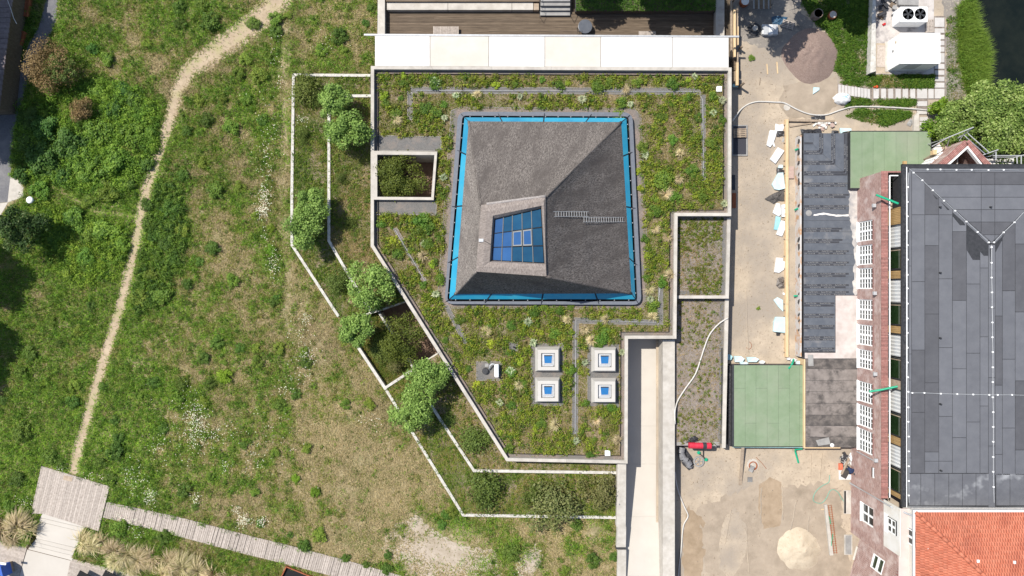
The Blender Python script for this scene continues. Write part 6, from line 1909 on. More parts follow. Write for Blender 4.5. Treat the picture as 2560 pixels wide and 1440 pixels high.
# north western wing wall with a window, pale beam and toothed coping
Pa, Pb = P(2152, 1337, ZS), P(2135, 1400, ZS)
da = (Pb-Pa); da.z = 0; Lw = da.length; da.normalize(); da2 = Pa+da*(Lw*2.2)
wz = 6.6
wzw = [(.85, 2.45), (.85, 2.45)]
wall_holes([(0, -.6), (Lw*2.2, -.6), (Lw*2.2, wz), (0, wz)], [[(.75, 2.35), (2.1, 2.35), (2.1, 4.3), (.75, 4.3)]], lambda u, z: (Pa.x+da.x*u, Pa.y+da.y*u, z), 'wing_wall', m_brd, OB)
nw = Vector((-da.y, da.x, 0))
if nw.x > 0: nw = -nw
def wp(u, z, o_): return Vector((Pa.x+da.x*u, Pa.y+da.y*u, z))+nw*o_
m = MB()
for (u0, u1, z0_, z1_) in ((.75, .85, 2.35, 4.3), (2.0, 2.1, 2.35, 4.3), (.85, 2.0, 2.35, 2.47), (.85, 2.0, 4.18, 4.3), (.85, 2.0, 3.2, 3.42)):
    q = [wp(u0, z0_, .02), wp(u1, z0_, .02), wp(u1, z1_, .02), wp(u0, z1_, .02)]; q2 = [v-nw*.12 for v in q]
    m.add(q+q2, [(0, 1, 2, 3), (0, 1, 5, 4), (1, 2, 6, 5), (2, 3, 7, 6), (3, 0, 4, 7)])
wf = m.build('window_frame', m_white, OB)
m = MB(); m.quad(wp(.75, 2.35, -.1), wp(2.1, 2.35, -.1), wp(2.1, 4.3, -.1), wp(.75, 4.3, -.1)); m.build('glass', m_glassg, wf)
m = MB()
for k in range(int(Lw*2.2/.26)):
    a = wp(k*.26, wz, .06); b = wp(k*.26+.15, wz, .06); m.prism([(a.x, a.y), (b.x, b.y), (b.x-nw.x*.5, b.y-nw.y*.5), (a.x-nw.x*.5, a.y-nw.y*.5)], wz-.2, wz+.05)
o = m.build('toothed_coping', m_brick, OB); o['kind'] = 'stuff'
m = MB(); a, b = wp(-.1, 0, 0), wp(Lw*2.2, 0, 0)
m.prism([(a.x, a.y), (b.x, b.y), (36.4, b.y), (36.4, a.y)], wz-.3, wz-.12); m.build('wing_roof', m_conc_w, OB)
m = MB(); m.tube([wp(Lw*.45, ZS+.15, .12), wp(Lw*.98, ZS+.15, .12)], .12, 4); m.build('pale_beam', m_conc, OB)
wall_holes([(XF, -.6), (Pa.x, -.6), (Pa.x, 8), (XF, 8)], [], lambda u, z: (u, -24.6, z), 'return_wall', m_brx, OB)
wall_holes([(-60, -.6), (Pb.y-da.y*-2.2, -.6), (Pb.y-da.y*-2.2, wz), (-60, wz)], [], lambda u, z: (da2.x, u, z), 'facade_wall', m_bry, OB)
# tiled roof
tp = .36
X0, Y0 = XU-.05, YT+.02
m_tile = M('orange_tile', (.47, .135, .075), (.57, .20, .12), 3, .8, .1, 25, c3=(.36, .10, .06), scale3=.55, lo3=.52, hi3=.8, rnd=.13)
m = MB(); DD = 12
m.add([(X0, Y0, 8.93), (X0+40, Y0, 8.93), (X0+40, Y0-DD, 8.93+DD*tp), (X0+DD, Y0-DD, 8.93+DD*tp)], [(0, 1, 2, 3)])
m.add([(X0, Y0, 8.93), (X0+DD, Y0-DD, 8.93+DD*tp), (X0+DD, Y0-40, 8.93+DD*tp), (X0, Y0-40, 8.93)], [(0, 1, 2, 3)])
m.build('roof_underlay', m_tile, OB)
tw, tl = .225, .40
gauge = .345
def tile_mesh():
    m = MB(); n = 5; vs = []
    for j, (v, dz) in enumerate(((0, .05), (tl, .005))):
        for i in range(n+1):
            u = i/n; vs.append((u*tw, v, dz+.035*math.sin(u*math.pi*1.25)))
    for i in range(n+1):
        u = i/n; vs.append((u*tw, 0, .01))
    fs = [(i, i+1, n+1+i+1, n+1+i) for i in range(n)]+[(i+1, i, 2*n+2+i, 2*n+2+i+1) for i in range(n)]
    return vs, fs
tv, tf = tile_mesh()
tme = bpy.data.meshes.new('roof_tile'); tme.from_pydata(tv, [], tf); tme.materials.append(m_tile)
cs = 1/math.sqrt(1+tp*tp); sn = tp*cs
slots = []
for r_ in range(24):
    d_ = r_*gauge*cs
    k = 0
    while True:                      # slope facing the felt roof
        x = X0+d_+.16+k*tw
        if x > 46: break
        slots.append(('n', x, Y0-d_, 9.0+d_*tp)); k += 1
    k = 0
    while k < 36:                    # slope facing the yard
        y_ = Y0-d_-.16-k*tw
        if y_ < -28.5: break
        slots.append(('w', X0+d_, y_, 9.0+d_*tp)); k += 1
ex = Vector((1, 0, 0)); ey = Vector((0, 1, 0))
def basis(s):
    if s == 'n': a, u = Vector((1, 0, 0)), Vector((0, -cs, sn))
    else: a, u = Vector((0, -1, 0)), Vector((cs, 0, sn))
    n = a.cross(u)
    if n.z < 0: n = -n
    return a, u, n
def seen(x, y_, z):
    k = FPX/(CAM_H-z); return (1280+x*k < 2562) and (720-y_*k < 1444)
vis = [s for s in slots if seen(s[1], s[2], s[3])]
vis.sort(key=lambda s: abs(s[1]-X0)+abs(s[2]-Y0))
ob0 = wloc(OB)
rest = MB()
for i, (s, x, y_, z) in enumerate(vis):
    a, u, n = basis(s)
    if i < 300:
        c = bpy.data.objects.new('roof_tile', tme); COL.objects.link(c); c.parent = OB
        mt = Matrix((a, u, n)).transposed().to_4x4(); mt.translation = Vector((x, y_, z))-ob0
        c.matrix_local = mt
    else:
        o3 = Vector((x, y_, z))
        rest.add([o3+a*p[0]+u*p[1]+n*p[2] for p in tv], tf)
o = rest.build('roof_tile_field', m_tile, OB); o['kind'] = 'stuff'
for k in range(18):
    d_ = k*.38
    m = MB(); a = Vector((X0+d_, Y0-d_, 9.05+d_*tp)); b = Vector((X0+d_+.40, Y0-d_-.40, 9.04+(d_+.40)*tp))
    m.tube([a, b], .17, 8, .15); m.build('hip_tile', m_tile, OB, smooth=True)
for (x, y_) in ((2444, 1402), (2535, 1405), (2320, 1371)):
    q = P(x, y_, 10); d_ = min(q.x-X0, Y0-q.y); z = 9.05+d_*tp
    q = P(x, y_, z); m = MB(); m.box(q.x-.08, q.x-.03, q.y-.12, q.y+.12, z, z+.12); m.box(q.x+.03, q.x+.08, q.y-.12, q.y+.12, z, z+.12); m.build('snow_hook', m_white, OB)

# ------------------------------------------------------------------ low annex roofs in front of the facade
AN = thing('felt_roof_annex', 'low annex with dark printed roofing felt against the brick facade', 'annex', P(2070, 700, ZS))
ZA = .8
m = MB(); m.prism(PP([(2008.5, 333), (2143, 333), (2146, 470), (2146, 1118), (2010, 1118)], ZA), ZS-.3, ZA-.012); m.build('roof_deck', m_foil, AN)
m_felt = M('printed_felt', (.105, .118, .142), (.14, .152, .175), 1.6, .62, .1, 30, c3=(.40, .37, .34), scale3=.30, lo3=.60, hi3=.86, rnd=.05)
m_band = M('felt_print_band', (.045, .048, .058), (.065, .066, .076), 3, .65)
m_dusty = M('dusty_felt', (.42, .38, .35), (.58, .53, .49), 1.3, .9, .1, 20, c3=(.25, .24, .24), scale3=.6, lo3=.5, hi3=.68)
m_print = M('felt_lettering', (.36, .36, .36), rough=.8)
# lettering mesh, shared by every print line
tc_ = bpy.data.curves.new('print', 'FONT'); tc_.body = 'BauderTEC KSA'; tc_.size = .155; tc_.align_x = 'LEFT'; tc_.align_y = 'CENTER'; tc_.resolution_u = 1
to_ = bpy.data.objects.new('print', tc_); COL.objects.link(to_)
bpy.context.view_layer.update()
dg = bpy.context.evaluated_depsgraph_get()
txt = bpy.data.meshes.new_from_object(to_.evaluated_get(dg))
bpy.data.objects.remove(to_)
txv = [tuple(v.co) for v in txt.vertices]; txf = [tuple(p.vertices) for p in txt.polygons]
txw = max(v[0] for v in txv)
def print_line(x0, y0, L, ang, parent, z, flip=False, off=0.0):
    """a dark band with repeated print and dark blocks, running from (x0, y0) for length L"""
    ca, sa = math.cos(ang), math.sin(ang)
    m = MB(); m.add([(x0-sa*-.09*1, y0+ca*-.09, z), (x0+ca*L+sa*.09, y0+sa*L-ca*.09, z), (x0+ca*L-sa*.09, y0+sa*L+ca*.09, z), (x0-sa*.09, y0+ca*.09, z)], [(0, 1, 2, 3)])
    b = m.build('print_band', m_band, parent, recalc=False)
    m = MB(); s = off
    while s+txw < L:
        vs = []
        for (u, v, _) in txv:
            if flip: u, v = txw-u, -v
            vs.append((x0+ca*(s+u)-sa*v, y0+sa*(s+u)+ca*v, z+.003))
        m.add(vs, txf); s += txw+.36
    if m.v: m.build('lettering', m_print, parent, recalc=False)['kind'] = 'stuff'
def felt(px, print_edges, mat=None):
    poly = PP(px, ZA)
    m = MB(); m.prism(inset(poly, .01), ZA-.01, ZA+R.uniform(.0, .006))
    o = m.build('felt_sheet', mat or m_felt, AN)
    for (a, b, flip, off) in print_edges:
        A, Bq = Vector(XY(a[0], a[1], ZA)), Vector(XY(b[0], b[1], ZA))
        L = (Bq-A).length
        print_line(A.x, A.y, L, math.atan2(Bq.y-A.y, Bq.x-A.x), o, ZA+.010, flip, off)
corner = [(2033, 362), (2058, 386), (2088, 412), (2120, 438)]
py_ = [(333, 362)]+[(362, 386), (386, 412), (412, 438)]
felt([(2009, 333), (2033, 333), (2033, 362), (2009, 362)], [((2010, 358), (2032, 358), False, 0)])
for i in range(3):
    (xa, ya), (xb, yb2) = corner[i], corner[i+1]
    felt([(2009, ya), (xa, ya), (xb, yb2), (2009, yb2)], [((2010, yb2-7.5), (xb-8, yb2-7.5), False, R.uniform(0, .5)), ((2010, yb2-2.2), (xb-3, yb2-2.2), True, R.uniform(0, .5))])
    felt([(xa, 333), (xb, 333), (xb, yb2), (xa, ya)], [((xb-8, yb2-8), (xb-8, 334), False, R.uniform(0, .5)), ((xb-2.3, yb2-3), (xb-2.3, 334), True, R.uniform(0, .5))])
felt([(2120, 330), (2126, 330), (2126, 442), (2120, 438)], [])
y0 = 438.5
k = 0
while y0 < 735:
    y1 = min(y0+28.2, 738)
    xr = 2144 if y0 > 450 else 2130
    e = []
    xe = 2122 if k not in (4, 5) else 2106
    if k != 3:
        e = [((2010, y1-7.8), (xe, y1-7.8), False, R.uniform(0, .6)), ((2010, y1-2.2), (xe-8, y1-2.2), True, R.uniform(0, .6))]
    felt([(2009, y0), (xr, y0), (xr+1, y1), (2009, y1)], e)
    y0 = y1; k += 1
while y0 < 878:
    y1 = min(y0+28.2, 880)
    felt([(2009, y0), (2088, y0), (2088, y1), (2009, y1)], [((2010, y1-7.8), (2086, y1-7.8), False, R.uniform(0, .6)), ((2010, y1-2.2), (2084, y1-2.2), True, R.uniform(0, .6))])
    y0 = y1
m = MB(); m.prism(PP([(2089, 739), (2146, 739), (2146, 896), (2012, 896), (2012, 882), (2089, 882)], ZA), ZA-.01, ZA+.004)
m.build('bare_plaster', M('bare_plaster', (.56, .48, .44), (.68, .61, .57), 1.1, .9, .1, 20, c3=(.40, .34, .30), scale3=.5, lo3=.55, hi3=.75), AN)
m = MB(); q = ragged(PP([(2122, 468), (2146, 455), (2147, 737), (2132, 735), (2136, 640), (2126, 560), (2122, 520)], ZA), .25, .12, 5); m.sheet(q, ZA+.018)
m.build('plaster_dust', M('plaster_dust', (.60, .55, .50), (.36, .35, .35), 1.6, .95, .1, 20, c3=(.70, .66, .61), scale3=.7), AN)
m = MB(); q = ragged(PP([(2034, 536), (2060, 532), (2090, 537), (2122, 536), (2122, 541), (2090, 541), (2060, 536), (2034, 540)], ZA), .2, .03, 6); m.sheet(q, ZA+.016); m.build('sealant_smear', m_conc_w, AN)
m = MB(); c = P(2022, 533, ZA); m.lathe(c.x, c.y, [(.31, ZA), (.28, ZA+.06), (0, ZA+.07)], 20); m.build('round_patch', m_conc_g, AN)
# old stained felt courses
m_old = M('stained_felt', (.19, .165, .15), (.31, .27, .245), 1.2, .9, .15, 12, c3=(.09, .08, .075), scale3=1.0, lo3=.48, hi3=.66)
m_old2 = M('stained_felt_dark', (.10, .09, .085), (.22, .19, .17), 1.5, .9, .15, 12, c3=(.08, .072, .068), scale3=1.2, lo3=.45, hi3=.65)
for (a, b, mt) in ((896, 922, m_old2), (922, 951, m_old), (951, 979, m_old), (979, 1008, m_old), (1008, 1037, m_old), (1037, 1064, m_old2), (1064, 1092, m_old), (1092, 1118, m_old2)):
    m = MB(); m.prism(inset(PP([(2013, a), (2144, a+1), (2144, b+1), (2013, b)], ZA), .015), ZA-.01, ZA+R.uniform(.002, .012)); m.build('old_felt_course', mt, AN)
m = MB(); m.prism(PP([(2010, 898), (2013, 898), (2013, 1121), (2010, 1121)], ZA+.05), ZS, ZA+.06); m.build('edge_timber', m_wood_l, AN)
m = MB(); m.prism(PP([(2013, 1118.5), (2101, 1118.5), (2101, 1121), (2013, 1121)], ZA+.05), ZS, ZA+.05); m.build('edge_timber', m_wood_l, AN)
m = MB(); c = P(2080, 1113, ZA); m.lathe(c.x, c.y, [(.2, ZA), (.18, ZA+.1), (.08, ZA+.18), (0, ZA+.18)], 16); tag(m.build('vent_cap', m_white), 'small round white vent cap on the stained annex roof', 'vent')
for i, (q, mt, nm) in enumerate((([(2040, 1101), (2072, 1093), (2076, 1110), (2046, 1115)], m_conc_g, 'grey rectangular slab lying on the stained annex roof'), ([(2020, 887), (2033, 887), (2034, 915), (2021, 915)], m_conc_g, 'grey slab lying where bare plaster meets the stained roof'))):
    m = MB(); m.prism(PP(q, ZA+.08), ZA+.014, ZA+.08); tag(m.build('loose_slab', mt), nm, 'slab')
# wall rim with foil hanging down
m = MB(); m.prism(PP([(2000.5, 338), (2004, 338), (2004, 892), (2000.5, 892)], ZA-.1), ZS-.3, ZA-.1)
m.build('insulation_rim', M('insulation_rim', (.66, .63, .60), (.60, .36, .20), 1.2, .9, .2, 10, lo=.5, hi=.62), AN)
m = MB()
for a, b in ((340, 400), (400, 470), (470, 530), (530, 610), (610, 700), (700, 772), (772, 834)):
    n = 8; vs = []
    for i in range(n+1):
        t = i/n; y_ = a+(b-a)*t
        vs += [P(2000.5, y_, ZA-.12), P(1996+R.uniform(-1.5, 1.5), y_, .25+R.uniform(-.1, .1)), P(1991+R.uniform(-2, 2)+(2 if a > 600 else 0), y_, ZS+.1)]
    m.add(vs, [(3*i+j, 3*i+3+j, 3*i+4+j, 3*i+1+j) for i in range(n) for j in range(2)])
m.build('hanging_foil', m_foil, AN)
rag('foil_scrap', [(2000, 324), (2052, 322), (2055, 334), (2004, 336)], ZA-.1, m_foil, 'black foil turned up along the head of the printed felt roof', 'foil', .25, 31)
rag('foil_scrap', [(2080, 326), (2096, 327), (2097, 335), (2078, 335)], ZA-.1, m_foil, 'short black foil scrap at the head of the printed felt roof near the green roof', 'foil', .2, 32)
foam([(2100, 320), (2128, 321), (2129, 326), (2108, 330), (2102, 334)], m_foam, 'pale foam offcut at the corner of the upper green roof', ZS+.5, .2, group='foam at the annex head')
# green roofs
m_grf = M('green_felt', (.215, .295, .175), (.26, .335, .215), 1.0, .85, .06, 50, c3=(.31, .345, .25), scale3=.22, lo3=.5, hi3=.8, rnd=.035)
def green_roof(label, polys, z, body, edge):
    o = thing('green_roof', label, 'roof', P(body[0][0], body[0][1], ZS))
    m = MB(); m.prism(PP(body, z), ZS-.3, z-.02); m.build('roof_body', m_darkm, o)
    for q in polys:
        m = MB(); m.prism(inset(PP(q, z), .008), z-.018, z+R.uniform(-.003, .004)); m.build('felt_sheet', m_grf, o)
    m = MB(); m.strip(PP(edge, z), .07, z-.12, z+.03); m.build('edge_trim', m_darkm, o)
    return o
xs = [2126, 2155, 2183, 2211, 2240, 2268, 2297, 2327]
green_roof('pale green felt roof at the upper end beside the pond tree', [[(a, 329), (b, 329), (b, 470), (a, 470)] for a, b in zip(xs, xs[1:])], 1.3,
           [(2125, 328), (2328, 328), (2328, 472), (2125, 472)], [(2125, 328), (2328, 328), (2328, 472)])
xs = [1835, 1863, 1890, 1918, 1946, 1974, 1999, 2009]
polys = []
for k, (a, b) in enumerate(zip(xs, xs[1:])):
    if k < 5:
        js = [913, 971 if k % 2 == 0 else 1058, 1116] if k not in () else []
    elif k == 5: js = [913, 1116]
    else: js = [913, 967, 985, 1005, 1025, 1045, 1065, 1116]
    polys += [[(a, c), (b, c), (b, d), (a, d)] for c, d in zip(js, js[1:])]
g = green_roof('larger green felt roof beside the sparse soil bed', polys, .55, [(1830, 912), (2009.5, 912), (2009.5, 1117), (1830, 1117)], [(1834, 1117), (2008, 1117)])
m = MB(); m.tube([P(1832, 1117.5, .45), P(2006, 1118.5, .45)], .06, 6); m.build('teal_edge', M('teal_foam', (.25, .52, .52), (.45, .66, .66), 2, .7), g)
m = MB(); m.prism(PP([(1822, 914), (1833, 914), (1833, 1114), (1822, 1114)], .2), ZS, .2); m.build('wall_shadow_strip', m_foil, g)  # added black strip stands in for the bed wall's shadow

# ------------------------------------------------------------------ bay at the upper corner: brick parapets round a sunken dark terrace
BY = thing('brick_bay', 'pointed brick bay with white edged parapet and dark interior beyond the felt roof', 'bay', P(2400, 390, 0))
zb = 5.4
lw = PP([(2352, 414), (2418.5, 354), (2476, 418)], zb)
A = Vector(lw[0]); C0 = Vector(lw[1]); D = Vector(lw[2])
def bwall(a, b, z0, z1, th, mat, name):
    m = MB(); m.strip([tuple(a), tuple(b)], th, z0, z1); return m.build(name, mat, BY)
m_brd2 = m_brd
bwall(A, C0, -.5, zb-.12, .42, m_brd2, 'brick_parapet'); bwall(C0, D, -.5, zb-.12, .42, m_brd2, 'brick_parapet')
for a, b in ((A, C0), (C0, D)):
    n = int((b-a).length/.13); d_ = (b-a).normalized(); an = math.atan2(d_.y, d_.x)
    for k in range(n):
        q = a+d_*(.13*k+.065); m = MB(); m.obox(q.x, q.y, zb-.12, zb, .105, .5, an); m.build('brick', m_brick, BY)
off = (C0-A).normalized(); nn = Vector((off.y, -off.x))
m = MB(); m.strip([(A.x+nn.x*.4, A.y+nn.y*.4), (C0.x, C0.y-.52), (D.x-.36, D.y-.36)], .14, zb-.3, zb+.06); m.build('white_edge', m_white, BY)
m = MB(); m.prism([(A.x+.2, A.y-3), (A.x+.5, A.y), (C0.x, C0.y-.5), (D.x-.4, D.y), (D.x, D.y-3)], 2.0, 2.3); m.build('terrace_floor', m_darkm, BY)
m = MB(); m.strip([(C0.x-.2, C0.y-.9), (C0.x-.3, C0.y-2.0), (D.x-1.0, D.y-.6)], .12, 2.3, 4.4); m.build('inner_partition', m_conc, BY)
m = MB(); m.strip([(C0.x-.25, C0.y-1.9), (A.x+1.4, A.y-.4)], .1, 2.3, 4.2); m.build('glass_front', m_glassd, BY)
m = MB(); m.box(C0.x+.1, C0.x+.4, C0.y-2.2, C0.y-2.0, 3.4, 3.5); m.build('lit_shelf', m_wood_l, BY)
# window strip of the bay wall
mdl = A.lerp(C0, .3)
m = MB(); dn = (C0-A).normalized(); on = Vector((-dn.y, dn.x))
if on.x > 0: on = -on
for k in range(4):
    q = A+dn*(.3+.55*k)+on*.25
    m.obox(q.x, q.y, 1.6, 3.4, .42, .1, math.atan2(dn.y, dn.x))
m.build('window_frame', m_white, BY)
# scaffold with boards and roof debris
SF = thing('scaffold', 'thin metal scaffold with boards and roof debris round the brick bay', 'scaffold', P(2380, 350, ZS))
def sft(pts, r=.045):
    m = MB(); m.tube([P(*p) for p in pts], r, 6); m.build('tube', m_metal, SF)
sft([(2330, 366, 3.2), (2372, 343, 4.6), (2434, 318, 6.0)]); sft([(2375, 341, 4.6), (2366, 372, 3.0)]); sft([(2434, 318, 6.0), (2408, 338, 4.8), (2395, 345, 4.2)])
sft([(2410, 338, 5.2), (2462, 384, 5.2)]); sft([(2420, 334, 5.8), (2472, 380, 5.8)]); sft([(2395, 345, 4.2), (2420, 330, 5.4)], .03); sft([(2398, 352, 4.4), (2412, 332, 5.2)], .03)
sft([(2453, 389, 5.0), (2496, 374, 5.9)]); sft([(2458, 394, 4.6), (2478, 389, 5.0), (2494, 375, 5.9)]); sft([(2490, 380, 5.9), (2490, 400, 5.9)]); sft([(2482, 389, 5.2), (2560, 389, 5.2)]); sft([(2482, 393, 4.8), (2545, 393, 4.8)])
sft([(2534, 394, 5.0), (2565, 386, 5.9)]); sft([(2542, 392, 5.4), (2543, 409, 5.4)]); sft([(2553, 388, 5.8), (2553, 410, 5.8)])
for (x, y_) in ((2372, 343), (2434, 318), (2496, 374), (2408, 338)):
    p = P(x, y_, 4.5); m = MB(); m.tube([(p.x, p.y, -.5), (p.x, p.y, 4.4)], .045, 6); m.build('standard', m_metal, SF)
for k, (y0, y1) in enumerate(((396, 400.5), (401, 405.5), (406, 411))):
    m = MB(); m.prism(PP([(2461, y0), (2535, y0), (2535, y1), (2465, y1)], 4.0), 3.93, 4.0); m.build('scaffold_board', m_conc_w, SF)
for i, q in enumerate(([(2383, 346), (2396, 334), (2402, 344), (2390, 360)], [(2368, 362), (2378, 349), (2390, 356), (2372, 366)], [(2345, 360), (2360, 348), (2369, 352), (2352, 368)], [(2332, 372), (2347, 361), (2358, 374), (2340, 384)],
                       [(2396, 352), (2403, 342), (2414, 352), (2404, 360)], [(2352, 372), (2360, 362), (2372, 370), (2366, 378)], [(2329, 378), (2340, 374), (2338, 386), (2330, 388)])):
    m = MB(); m.prism(ragged(PP(q, 3.0), .3, .05, 70+i), 2.8, 2.95+.05*i); m.build('debris_board', [m_conc, m_conc_w, MATS['pink_block'], m_conc_w, m_conc, MATS['pink_block'], m_wood_l][i], SF)
m = MB(); m.prism(PP([(2328, 392), (2410, 338), (2424, 352), (2345, 412)], 2.6), -.4, 2.6); m.build('scaffold_deck', m_wood_o, SF)
# ------------------------------------------------------------------ plants
lm_grass = leaf_mat('blade_material', 0, .30)
lm_leaf = leaf_mat('leaf_material', 0, .36)
lm_leafr = leaf_mat('shrub_leaf', .22, .28, .018)
m_bark = M('bark', (.10, .075, .055), (.17, .13, .10), 8, .9, .4, 20, stretch=(4, 4, .6))
straw = [(.25, .225, .14), (.34, .30, .20), (.42, .375, .265), (.28, .225, .14)]
olive = [(.11, .125, .034), (.16, .165, .05), (.20, .19, .07)]
green = [(.065, .12, .018), (.11, .185, .025), (.155, .235, .034)]
lush = [(.055, .12, .018), (.095, .195, .022), (.155, .27, .03), (.20, .31, .045)]
nsA, nsB, nsC, nsD = VNoise(1), VNoise(2), VNoise(3), VNoise(4)
def to_px(x, y, z=0.0):
    k = FPX/(CAM_H-z)
    return 1280+x*k, 720-y*k
MEADOW = PP(MEADOW_PX, 0)
KEEP_OFF = [PP([(103, 1165), (274, 1216), (246, 1328), (212, 1317), (178, 1402), (60, 1375), (106, 1284), (77, 1285)], .1)]
bw_l = [(262, 1274), (424, 1311), (632, 1366), (700, 1382), (860, 1424), (1040, 1474), (1120, 1497)]
KEEP_OFF.append(PP([(x, y-19) for x, y in bw_l]+[(x, y+19) for x, y in bw_l[::-1]], .1))
KEEP_OFF.append(PP([(152, -80), (139, 55), (117, 108), (69, 200), (47, 280), (31, 352), (27, 440), (60, 452), (56, 492), (0, 540), (-90, 540), (-80, 400), (-30, 300), (8, 265), (45, 180), (72, 112), (98, 65), (118, -10), (122, -80)], 0))
KEEP_OFF.append(PP([(690, 1470), (716, 1412), (800, 1448), (755, 1500)], 0))
def seg_dist(x, y, line):
    d = np.full(x.shape, 1e9)
    for a, b in zip(line, line[1:]):
        ax, ay = a; bx, by = b
        l2 = (bx-ax)**2+(by-ay)**2
        t = np.clip(((x-ax)*(bx-ax)+(y-ay)*(by-ay))/l2, 0, 1)
        d = np.minimum(d, np.hypot(x-ax-t*(bx-ax), y-ay-t*(by-ay)))
    return d
WORN = [(710, 60), (712, 200), (715, 330), (705, 480), (712, 600), (725, 700), (715, 790), (740, 850)]
SIDE = [(130, 463), (160, 480), (200, 505), (235, 530), (290, 535), (345, 545)]
# broad greenness over the meadow, read off the photograph: (px, py, radius px, change)
GREEN = [(230, 420, 150, .25), (150, 330, 120, .25), (300, 560, 130, .15), (120, 720, 150, .15), (400, 600, 80, .35), (350, 740, 70, .3), (600, 250, 60, .15), (820, 110, 80, .2), (540, 470, 40, .3),
         (560, 840, 60, .2), (520, 950, 80, .25), (400, 930, 70, .25), (300, 1120, 90, .4), (100, 1130, 120, .3), (60, 1260, 60, .4), (330, 1300, 80, .4), (460, 20, 70, .3), (540, 60, 50, .3), (690, 80, 60, .2),
         (680, 330, 60, .2), (680, 560, 60, .25), (690, 700, 50, .15), (850, 1000, 60, .15), (1120, 1290, 60, .3), (1480, 1330, 60, .25), (1260, 1370, 40, .35), (660, 1010, 90, .15), (700, 930, 60, .2),
         (350, 30, 130, -.22), (450, 110, 90, -.15), (420, 190, 60, -.2), (270, 190, 60, -.25), (750, 30, 90, -.3), (900, 40, 70, -.35), (850, 150, 70, -.25), (560, 580, 60, -.3), (530, 660, 60, -.25), (590, 700, 60, -.15),
         (760, 760, 60, -.35), (770, 860, 70, -.4), (850, 930, 70, -.3), (840, 1060, 80, -.25), (950, 1170, 120, -.35), (880, 1120, 100, -.4), (700, 1230, 90, -.3), (560, 1280, 80, -.25), (900, 1270, 120, -.3), (480, 900, 40, -.4),
         (500, 800, 60, -.1), (260, 870, 40, -.3), (250, 740, 40, -.2), (30, 980, 40, -.3), (760, 1040, 60, -.25), (1010, 1250, 90, -.3), (1400, 1390, 120, -.3), (370, 300, 60, -.1), (640, 760, 60, -.1), (380, 860, 40, -.2)]
def greenness(px, py):
    g = np.interp(px, [0, 120, 330, 450, 600, 720, 930], [.80, .84, .76, .68, .58, .51, .50])
    for x, y, r, d in GREEN:
        g = g+d*(.75 if d < 0 else 1)*np.exp(-((px-x)**2+(py-y)**2)/(2*(r*.75)**2))
    x, y = px/25.0, py/25.0
    g = g+1.15*(nsA(x, y, 2.2, 4)-.5)+.9*(nsB(x, y, .7, 2)-.5)
    return g
def scatter(poly_px, n, z, rs, off=()):
    """n random points inside a pixel-outlined polygon at height z"""
    poly = PP(poly_px, z)
    xs = [p[0] for p in poly]; ys = [p[1] for p in poly]
    x = rs.uniform(min(xs), max(xs), n); y = rs.uniform(min(ys), max(ys), n)
    k = inside(poly, x, y)
    for o in off: k &= ~inside(o, x, y)
    return x[k], y[k]
def clump_leaves(cx, cy, cz, rad, hgt, nl, leaf, cols, rs):
    """many small leafy mounds in one mesh: per mound nl leaves over a dome"""
    n = len(cx); i = np.repeat(np.arange(n), nl)
    a = rs.uniform(0, 2*np.pi, n*nl); d = np.sqrt(rs.rand(n*nl))
    rr = rad[i]*d*(1+.35*np.sin(a*3+i))
    x = cx[i]+rr*np.cos(a); y = cy[i]+rr*np.sin(a)
    z = cz[i]+hgt[i]*(1-d**2)*rs.uniform(.45, 1.05, n*nl)+.03
    nrm = unit(np.stack([np.cos(a)*d, np.sin(a)*d, np.full(n*nl, .75)], 1)+rs.normal(size=(n*nl, 3))*.45)
    v = leaves(np.stack([x, y, z], 1), nrm, leaf[i]*rs.uniform(.6, 1.3, n*nl), rs, .55)
    c = cols[i]*(rs.uniform(.72, 1.28, n*nl))[:, None]
    return v, c

# --- meadow grass: blades, straw to green
rs = np.random.RandomState(100)
BOX = [(-120, -120), (1570, -120), (1570, 1560), (-120, 1560)]
x, y = scatter(BOX, 1650000, 0, rs, KEEP_OFF)
k = inside(MEADOW, x, y); x, y = x[k], y[k]
px, py = to_px(x, y)
g = greenness(px, py)
pd = seg_dist(px, py, PATH_PX); wd = seg_dist(px, py, WORN); sd_ = seg_dist(px, py, SIDE)
pw = np.interp(py, [0, 130, 180, 230, 1200], [30, 28, 22, 15, 12])
bare = np.clip(1.35-pd/pw, 0, 1)
bare = np.maximum(bare, .62*np.clip(1.5-wd/13, 0, 1)); bare = np.maximum(bare, .45*np.clip(1.3-sd_/6, 0, 1))
clr = np.zeros(len(x))
for cx, cy, rx, ry in ((1110, 1375, 130, 75), (1050, 1310, 45, 40), (900, 1350, 70, 40), (1330, 1400, 40, 45), (1490, 1330, 30, 25), (875, 1040, 22, 20), (790, 900, 45, 50), (905, 1155, 35, 30), (750, 750, 30, 60), (880, 1230, 60, 30), (590, 690, 30, 20), (490, 880, 25, 12), (340, 905, 25, 20), (540, 600, 30, 30)):
    clr = np.maximum(clr, np.clip((1.2 if cx > 1000 else 1.35)-np.hypot((px-cx)/rx, (py-cy)/ry), 0, 1)*(1 if cx > 1000 else .5))
bare = np.maximum(bare, clr*1.1)
dens = np.clip(.50+.40*nsC(x, y, .5, 2), 0, 1)*(1-np.clip(bare, 0, .97))
k = rs.rand(len(x)) < dens*.86
x, y, g, px, py = x[k], y[k], g[k], px[k], py[k]
n = len(x)
u = g+rs.normal(0, .17, n)
t = rs.rand(n)
u = np.where(rs.rand(n) < .12, .2, u)
col = np.where((u > .82)[:, None], pal(lush, t), np.where((u > .60)[:, None], pal(green, t), np.where((u > .38)[:, None], pal(olive, t), pal(straw, t))))
warm = nsD(x, y, 6.0, 2)
col = col*((0.80+.40*warm)*np.where(u > .38, 1.27, 1.0))[:, None]
